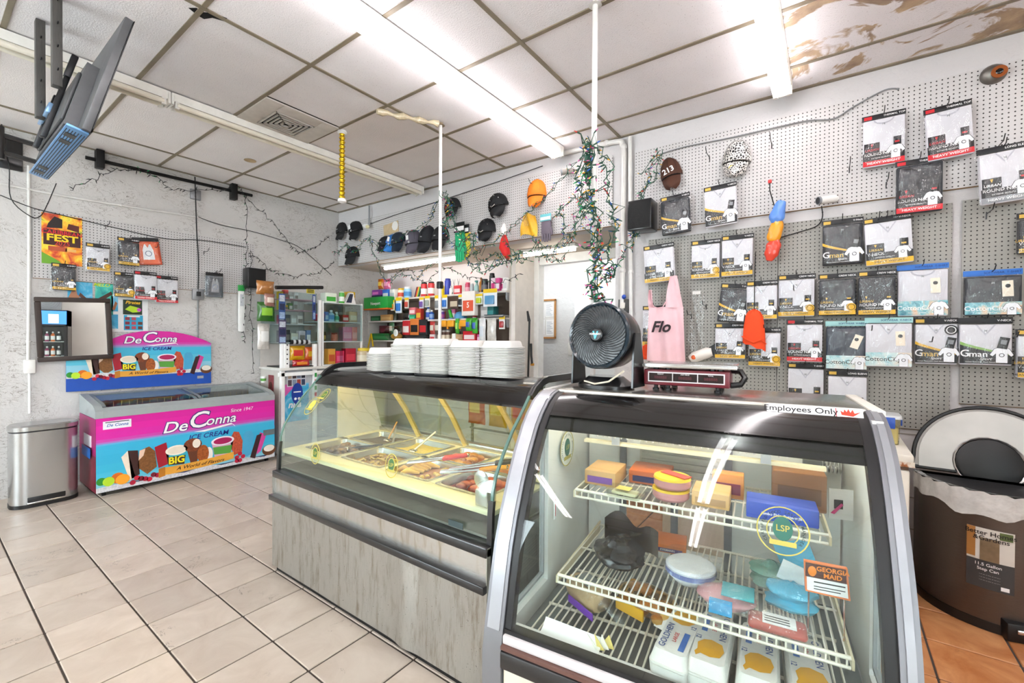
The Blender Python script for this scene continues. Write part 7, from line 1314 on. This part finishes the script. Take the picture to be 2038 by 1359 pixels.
obj('pack', [(prism([(-.048, .0), (.052, -.004), (.045, .08), (-.052, .082)], 0, .012), mat('#e9824a', .4))], q); obj('brown_head', (prism([(-.049, .042), (.043, .040), (.041, .077), (-.049, .079)], -.002, 0), mat('#4a1e14', .4)), q); obj('white_panel', (prism([(-.045, .005), (.047, .002), (.044, .039), (-.046, .041)], -.002, 0), PALE), q)
obj('lettering', [(text('GEORGIA', .017, .012, .067, -.003, bold=.03), mat('#f08a2a', .4)), (text('MAID', .017, .012, .051, -.003, bold=.03), mat('#f08a2a', .4)), (box(-.03, .04, -.003, -.002, .029, .032), INK), (box(-.03, .04, -.003, -.002, .018, .020), INK), (box(-.03, .03, -.003, -.002, .011, .013), INK)], q); obj('mark', (ball((-.034, -.002, .058), (.010, .002, .014), 10, 6), mat('#f08a2a', .4)), q)
obj('support', (tube([(-.04, .006, 0), (-.04, .006, -.118)], .002, 4), CHROME), q); obj('support', (tube([(.04, .006, 0), (.04, .006, -.118)], .002, 4), CHROME), q)
q = thing('bread_loaf', 'bagged bread loaf with a purple band on the cooler floor', 'bread', lb_(.19, -.18, ZD), rz=AB-.55); obj('loaf', (box(-.10, .08, -.05, .05, .004, .085, .035), mat('#c8a87c', .6, var=.15)), q); obj('wrap', (box(-.104, .084, -.054, .054, .002, .089, .036), film()), q); obj('purple_band', (box(-.05, .085, -.058, -.054, .006, .03), mat('#7a3ac0', .4)), q); obj('nutrition_label', (tf(box(-.05, .03, -.03, .03, 0, .002), Matrix.Translation((0, 0, .089))), mat('#8d9496', .5)), q); obj('wrap_tail', (tube([(.08, 0, .045), (.12, .0, .035), (.16, .01, .02)], [.03, .012, .03], 10), film()), q)
q = thing('potato_bag', 'yellow mesh bag of small potatoes on the cooler floor', 'food bag', lb_(.385, -.12, ZD), rz=AB-.35)
for k in range(14): obj('potato', (ball((rb.uniform(-.08, .08), rb.uniform(-.05, .05), .022+.03*(k // 9)), (.026, .021, .020), 9, 6), mat('#c89a48', .55, var=.15)), q)
obj('bag', (crumple(.115, .075, .045, 21, .08), glassy('#f6d890', 1.5, .1)), q, ang=50); obj('yellow_print', (box(-.08, .03, -.078, -.072, .012, .05), mat('#eeb41c', .4)), q); obj('white_tail', (grid(lambda a, b: (.06+.12*a, -.06+.03*b, .01+.04*b), 5, 3), mat('#e9e6e0', .5)), q)
def eggs(label, x, y, rz_, lean=0.):
    t2 = thing('egg_carton', label, 'egg carton', lb_(x, y, ZD-.001), rz=AB+rz_, group='egg cartons in the cooler')
    w_, d_ = .102, .29; PM = mat('#dedcd6', .85, var=.04, bump=.35, bs=90)
    obj('tray', (tf(vprism(rr(w_, d_, .015), 0, .036, 1.04), Matrix.Translation((0, d_/2, 0))), PM), t2)
    obj('lid', [(tf(vprism(rr(w_*1.05, d_*1.03, .015), .037, .042), Matrix.Translation((0, d_/2, 0))), PM), (tf(vprism(rr(w_*1.02, d_*1.0, .018), .042, .07, .86), Matrix.Translation((0, d_/2, 0))), PM)], t2)
    top = lambda vf: tf(vf, Matrix.Translation((0, d_/2, .0705)) @ Matrix.Rotation(-PI/2, 4, 'X') @ Matrix.Rotation(PI, 4, 'Z') if False else Matrix.Translation((0, d_/2, .0712)) @ Matrix.Rotation(-PI/2, 4, 'X') @ Matrix.Rotation(PI, 4, 'Y'))
    up_ = lambda vf: [(a, d_/2+b, .0712) for a, b in vf]
    def fl(vf): return [(p[0], d_/2+p[2], .0712-p[1]) for p in vf[0]], vf[1]
    hen = [(-.03, .03), (-.038, .06), (-.03, .09), (-.005, .10), (.02, .095), (.03, .11), (.036, .095), (.03, .08), (.034, .05), (.02, .028), (.0, .02)]
    obj('hen_print', (fl(prism(hen, -.0006, 0)), mat('#e0a41c', .5)), t2)
    obj('lettering', [(fl(text('GOLDHEN', .026, -.026, -.05, -.001, ang=PI/2, bold=.01)), mat('#2f4a8a', .5)), (fl(text('LARGE', .016, .0, -.05, -.001, ang=PI/2, bold=.02)), mat('#d05050', .5)), (fl(text('12', .02, .036, .02, -.001, ang=PI/2, bold=.02)), mat('#2f4a8a', .5))], t2)
    obj('blue_panel', (fl(box(.018, .034, -.0007, 0, -.105, -.015)), mat('#3a6ab4', .5)), t2)
eggs('white egg carton, leftmost of the four in the cooler', .50, -.41, -.10); eggs('white egg carton, second from the left in the cooler', .615, -.11, PI-.06); eggs('white egg carton, third from the left in the cooler', .73, -.105, PI-.02); eggs('white egg carton at the right end of the row', .845, -.10, PI+.02)
q = thing('loose_papers', 'folded white paper leaflet at the cooler glass', 'papers', lb_(.20, -.40, ZD), rz=AB-.05); obj('sheet', (grid(lambda a, b: ((a-.5)*.20, -.02+.05*b, .004+.03*b*b), 8, 4), PAPER), q)
for k in range(4): obj('folded_corner', (prism([(.09, .005), (.10+.012*k, .01), (.06+.02*k, .05)], .0+.01*k, .003+.01*k), mat('#e6d27a' if k % 2 else '#efece0', .6)), q)
q = thing('plug_in_sticker', 'white card with a pink arrow hanging at the cooler right wall', 'card', lb_(.965, .10, .80), rz=AB+.2); obj('card', (box(-.035, .035, 0, .004, 0, .10), PALE), q); obj('black_square', (box(-.02, .005, -.002, 0, .035, .065), INK), q); obj('pink_arrow', (prism([(-.03, .02), (.0, .055), (.006, .05), (-.02, .017)], -.004, -.002), mat('#e03a8a', .4)), q)
q = thing('thermostat_box', 'grey thermostat box on the cooler back wall', 'thermostat', lb_(.905, .30, .83), rz=AB); obj('box', (box(-.03, .03, 0, .05, 0, .11, .004), mat('#6d7072', .5)), q); obj('knob', (box(-.012, .012, -.012, 0, .04, .065, .003), BLACK), q); obj('coil', (join(*[tube([(.04+.012*k, .02+.02*math.cos(2*PI*a/10), .09+.022*math.sin(2*PI*a/10)) for a in range(11)], .002, 4) for k in range(5)]), CHROME), q)
# ---------------------------------------------------------------- fan and scale on the cooler
t = thing('desk_fan', 'black round desk fan standing on the cooler', 'fan', lb_(.13, .20, 1.183), rz=math.radians(-4))
FB = mat('#141517', .3, coat=.35)
Rf = .142; tilt = Matrix.Translation((0, 0, .222)) @ Matrix.Rotation(PI/2-.10, 4, 'X')
fq = lambda vf: tf(vf, tilt)     # disc axis becomes -y
obj('housing', (fq(lathe([(Rf*.97, .075), (Rf, .06), (Rf*1.0, .0), (Rf*.93, -.07), (Rf*.6, -.12), (Rf*.25, -.135)], 40)), FB), t); t.children[0].data.flip_normals() if False else None
obj('front_ring', (fq(lathe([(Rf*.90, .078), (Rf*.97, .086), (Rf*1.02, .078), (Rf*1.02, .062)], 44, cap=False)), mat('#22303a', .2, coat=.6)), t)
obj('dark_interior', (fq(lathe([(.001, .030), (Rf*.9, .030)], 36, cap=False)), mat('#050506', .7)), t)
for k in range(44):
    a0 = 2*PI*k/44; P = []
    for j in range(9):
        r_ = Rf*(.20+.72*j/8); a = a0+.95*(j/8)**1.0; P.append((r_*math.cos(a), r_*math.sin(a), .084+.012*math.sin(PI*j/8)))
    obj('grille_rib', (fq(tube(P, .0016, 4)), mat('#2c2e31', .3)), t)
obj('hub', (fq(lathe([(.03, .085), (.030, .092), (.024, .097), (.001, .098)], 20)), mat('#17181a', .35)), t); obj('hub_badge', [(fq(tf(prism([(-.014, .016), (-.006, .016), (0, -.004), (.006, .016), (.014, .016), (.003, -.018), (-.003, -.018)], -.001, 0), Matrix.Translation((0, 0, .0995)) @ Matrix.Rotation(-PI/2, 4, 'X'))), mat('#4ab0c0', .3)), (fq(tf(text('VORNADO', .011, 0, .003, -.002, bold=.03), Matrix.Translation((0, 0, .0995)) @ Matrix.Rotation(-PI/2, 4, 'X'))), PALE)], t)
for k in range(4):
    a0 = PI/2*k; obj('blade', (fq(grid(lambda a, b: ((.03+.10*b)*math.cos(a0+.9*a+.4*b), (.03+.10*b)*math.sin(a0+.9*a+.4*b), .045+.02*a), 5, 5)), mat('#1a1b1d', .3)), t)
obj('base', [(vprism(rr(.24, .20, .09, 8), 0, .014), FB), (tf(vprism(rr(.24, .20, .09, 8), .014, .05, .62), Matrix.Translation((0, .0, 0))), FB)], t)
for s in (-1, 1): obj('yoke_arm', (xprism([(-.05, .01), (.07, .01), (.055, .12), (.02, .24), (-.03, .24), (-.045, .12)], s*(Rf+.004)-.004, s*(Rf+.004)+.004), FB), t)
obj('base_accent', (tube([(-.06, -.085, .03), (0, -.10, .022), (.06, -.09, .035), (.11, -.05, .08)], .004, 6), mat('#d8d0bc', .3)), t)
t = thing('counter_scale', 'maroon price computing scale with a steel plate on the cooler', 'scale', lb_(.46, .20, 1.183), rz=AB)
MAR = mat('#6a1a26', .35, var=.05)
obj('body', (box(-.165, .165, 0, .22, .022, .088, .006), MAR), t); obj('display_bezel', (box(-.147, .147, -.003, 0, .036, .078), mat('#d8d2d4', .4)), t)
for k in range(3): o = obj('display', (box(-.142+.096*k, -.05+.096*k, -.005, -.003, .041, .073), mat('#1f0d10', .2)), t); obj('digits', (text('888888', .017, -.096+.096*k, .055, -.0056, bold=.0), mat('#541420', .4)), o); obj('caption', (text(('WEIGHT', 'UNIT PRICE', 'TOTAL')[k], .0065, -.096+.096*k, .069, -.0056), PALE), o)
obj('plate', [(box(-.17, .19, -.01, .24, .104, .112, .003), steel('#c4c4c2', .2, (10, 1, 1), 'plate_steel')), (box(-.17, .19, -.01, -.005, .096, .112, .002), CHROME)], t)
for x in (-.12, -.07, .10, .13): obj('plate_support', (cyl((x, .03, .088), (x, .03, .105), .012), BLACK), t)
for x in (-.12, -.07, .12):
    for y in (.03, .19): obj('foot', (lathe([(.014, 0), (.014, .008), (.008, .01), (.008, .024)], 12), BLACK), t, (x, y, 0))
obj('side_handle', (tube([(.165, .05, .03), (.20, .06, .035), (.215, .07, .06), (.20, .09, .085), (.165, .1, .088)], .012, 8), BLKP), t)
# ================================================================ right side
t = thing('chest_freezer', 'rusty white chest freezer behind the deli cooler', 'freezer', (-.9, 2.95, 0))
WF = mat('#e3ddd0', .45, var=.1, sc=4); RUST = blotch(['#e3ddd0', '#e0d8c8', '#a8683a', '#6a3c22'], 16, 'rust_paint')
obj('body', (box(0, 1.225, 0, .62, .02, .745, .012), WF), t); obj('lid', (box(-.005, 1.24, -.012, .64, .765, .825, .012), WF), t); obj('gasket', (box(.01, 1.22, .005, .62, .745, .765), mat('#6a5544', .7)), t)
obj('rust_strip', (box(.9, 1.241, -.013, -.011, .765, .79), RUST), t); obj('rust_strip', (box(1.24, 1.2415, -.01, .6, .766, .79), RUST), t)
for x in (.08, 1.15): obj('foot', (cyl((x, .08, 0), (x, .08, .02), .02), BLACK), t); obj('foot', (cyl((x, .54, 0), (x, .54, .02), .02), BLACK), t)
t = thing('storage_tub', 'clear plastic tub with blue clips on the chest freezer', 'container', (.255, 3.25, .826))
CL = glassy('#f2eed8', 1.4, .06); q = rr(.10, .15, .02, 4)
obj('tub', (vprism(q, 0, .14, 1.12), CL), t); obj('contents', (vprism([(x*.9, y*.9) for x, y in q], .004, .09, 1.05), mat('#dcd09a', .6)), t); obj('pink_item', (ball((.0, -.04, .02), (.03, .03, .018), 10, 6), mat('#d88a78', .5)), t)
obj('lid', (vprism(rr(.125, .18, .025, 4), .141, .158, .96), mat('#d8dcdc', .25)), t); obj('clip', (box(-.03, .03, -.098, -.082, .09, .15, .004), mat('#1f4fb0', .35)), t); obj('clip', (box(.058, .066, -.03, .03, .10, .15, .004), mat('#1f4fb0', .35)), t)
t = thing('brown_step_bin', 'large brown half round step bin with its lid open', 'trash can', (.70, 3.36, 0))
BR = steel('#665c56', .36, (1, 1, 10), 'brown_steel')
dshape = lambda r_: [(r_*math.cos(a), -r_*math.sin(a)*1.0) for a in [PI*k/26 for k in range(27)]]+[(-r_, .24), (r_, .24)]
dsh = lambda r_: [(r_*math.cos(PI+PI*k/26), r_*math.sin(PI+PI*k/26)) for k in range(27)]+[(r_, .06), (-r_, .06)]
obj('body', (vprism(dsh(.305), .03, .64), BR), t); obj('base_ring', (vprism(dsh(.31), 0, .045), BLACK), t)
def rim(z0, z1, r0, r1):
    a, b = dsh(r0), dsh(r1); n = len(a); v = [(x, y, z0) for x, y in b]+[(x, y, z1) for x, y in b]+[(x, y, z1) for x, y in a]+[(x, y, z0-.1) for x, y in a]
    return v, [(g*n+i, g*n+(i+1) % n, (g+1)*n+(i+1) % n, (g+1)*n+i) for g in range(3) for i in range(n)]
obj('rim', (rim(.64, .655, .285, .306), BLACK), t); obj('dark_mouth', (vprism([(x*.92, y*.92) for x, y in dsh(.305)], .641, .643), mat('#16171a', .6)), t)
rb2 = random.Random(4)
lin_o = [(.312*math.cos(PI+PI*k/40), .312*math.sin(PI+PI*k/40)) for k in range(41)]
obj('bag_liner', [(([(x*(1.012+.012*math.sin(k*1.7)), y*(1.012+.012*math.sin(k*1.7)), z) for dz, s in ((0, 1),) for k, (x, y) in enumerate(lin_o) for z in (.56+.012*math.sin(k*.9)+.018*math.sin(k*.31), .62, .665+.006*math.sin(k*2.1))], [(3*k+j, 3*k+3+j, 3*k+4+j, 3*k+1+j) for k in range(40) for j in range(2)]), mat('#d6d6d4', .2, coat=.6, var=.2, bump=.9, bs=30)), (([(x*s*(1+.02*math.sin(k*2.3)), y*s, z) for k, (x, y) in enumerate(lin_o) for s, z in ((1., .665), (.9, .662), (.82, .62))], [(3*k+j, 3*k+1+j, 3*k+4+j, 3*k+3+j) for k in range(40) for j in range(2)]), mat('#b8bab8', .2, coat=.6, var=.3, bump=.9, bs=30))], t, ang=60)
ld = obj('lid', (tf(vprism(dsh(.305), 0, .03), Matrix.Translation((0, .09, .668)) @ Matrix.Rotation(math.radians(-103), 4, 'X') @ Matrix.Translation((0, -.06, 0))), mat('#8d8884', .35, .6)), t)
lq = lambda vf: tf(vf, Matrix.Translation((0, .09, .668)) @ Matrix.Rotation(math.radians(-103), 4, 'X') @ Matrix.Translation((0, -.06, 0)))
obj('lid_lining', (lq(vprism([(x*.93, y*.93-.0) for x, y in dsh(.305)], -.006, .0)), mat('#b9b5b0', .3, .5, var=.15, sc=4)), t); obj('lid_edge', (lq(tube([(x, y, 0) for x, y in dsh(.305)]+[(.305*-1, 0, 0)], .010, 6)), BLACK), t)
obj('filter_vent', [(lq(mv(lathe([(.13, -.012), (.12, -.016), (.001, -.016)], 24), 0, .0, 0)), BLACK), (lq(mv(lathe([(.13, -.008), (.14, -.014), (.145, -.006)], 24, cap=False), 0, .0, 0)), CHROME)], t)
o = obj('pedal_housing', [(tf(box(-.11, .11, -.335, -.28, .0, .085, .006), Matrix.Rotation(.25, 4, 'Z')), BLACK)], t); obj('pedal', (tf(box(-.08, .08, -.345, -.33, .045, .065, .004), Matrix.Rotation(.25, 4, 'Z')), CHROME), t)
def curved(a0, a1, z0, z1, dr, m, nm, par=t, n=10): return obj(nm, (grid(lambda a, b: ((.305+dr)*math.cos(a0+(a1-a0)*a), (.305+dr)*math.sin(a0+(a1-a0)*a), z0+(z1-z0)*b), n, 2), m), par)
A0 = -PI/2-.50; 
lbp = curved(A0, A0+.52, .20, .49, .0015, mat('#d8d4cc', .4, var=.06), 'product_label'); curved(A0, A0+.52, .20, .335, .003, mat('#3a3c3e', .4), 'label_dark', lbp); curved(A0, A0+.10, .345, .49, .003, mat('#a8743c', .4), 'label_wood', lbp); curved(A0+.15, A0+.36, .335, .445, .0035, mat('#9a8a70', .3, .6, var=.3), 'label_bin', lbp); curved(A0+.36, A0+.50, .45, .485, .0035, mat('#5a6a3a', .4), 'label_plant', lbp); curved(A0+.38, A0+.47, .21, .228, .0035, PALE, 'label_code', lbp)
def curvetext(s, size, ac, z, m, dr=.005, **k):
    v, f = text(s, size, 0, 0, 0, **k); return [((.305+dr)*math.cos(ac+x/.31), (.305+dr)*math.sin(ac+x/.31), z+zz2) for x, _, zz2 in v], f
obj('label_lettering', [(curvetext('Better Homes', .030, A0+.26, .468, 0, bold=.01), INK), (curvetext('&Gardens', .030, A0+.27, .442, 0, bold=.01), INK), (curvetext('11.5 Gallon', .020, A0+.24, .315, 0, bold=.01), PALE), (curvetext('Step Can', .020, A0+.24, .293, 0, bold=.01), PALE)]+[(curvetext('- -- --- -- ---- -- --- -- -', .008, A0+.26, .268-.014*k, 0), PALE) for k in range(3)], lbp)
# drinks cooler at the right wall, seen in the mirror
t = thing('drinks_cooler', 'dark upright drinks cooler with a blue top, seen in the mirror', 'drinks cooler', (2.45, -.55, 0))
obj('body', [(box(.0, .70, .0, .04, .05, 1.95), BLKP), (box(.0, .70, .66, .70, .05, 1.95), BLKP), (box(.66, .70, 0, .7, .05, 1.95), BLKP), (box(0, .7, 0, .7, .05, .25), BLKP), (box(0, .7, 0, .7, 1.6, 1.95), BLKP)], t); obj('light_box', (box(-.008, 0, .02, .68, 1.64, 1.93), emit('#3f86e0', .8)), t); obj('logo', (box(-.012, -.008, .40, .56, 1.66, 1.86), PALE), t); obj('door_glass', (box(-.006, 0, .05, .65, .27, 1.58), GB), t); obj('door_frame', [(box(-.01, .0, .02, .06, .25, 1.6), BLKP), (box(-.01, 0, .64, .68, .25, 1.6), BLKP)], t)
for z in (.30, .62, .94, 1.26): obj('rack', (box(.05, .62, .05, .65, z-.012, z), WHITE), t)
CANM = {}
k = 0
for z in (.30, .62, .94, 1.26):
    for y in (.1, .19, .28, .37, .46, .55):
        c = ('#b02028', '#1f4fae', '#2f8a3c', '#8a1c50', '#d86a1c', '#2a2a2e')[k % 6]; k += 1
        if c not in CANM:
            q = bottle('soda_bottle', 'soda bottle standing on a rack of the drinks cooler', 'bottle', (2.53, -.55+y, z), .035, .22, c, '#e8e8e8', '#f0f0f0', 'bottle', 'sodas in the drinks cooler'); CANM[c] = q
        else: dup(CANM[c], (2.53, -.55+y, z))
t = thing('box_fan', 'grey fan on top of the drinks cooler', 'fan', (2.75, -.2, 1.95), rz=-PI/2)
obj('cage', (join(*[tf(tube([(r_*math.cos(2*PI*a/24), 0, .22+r_*math.sin(2*PI*a/24)) for a in range(25)], .004, 5), Matrix.Identity(4)) for r_ in (.05, .09, .13, .17, .20)]), GREYP), t); obj('housing', (box(-.22, .22, .02, .10, .0, .43, .02), mat('#9aa0a4', .4)), t)
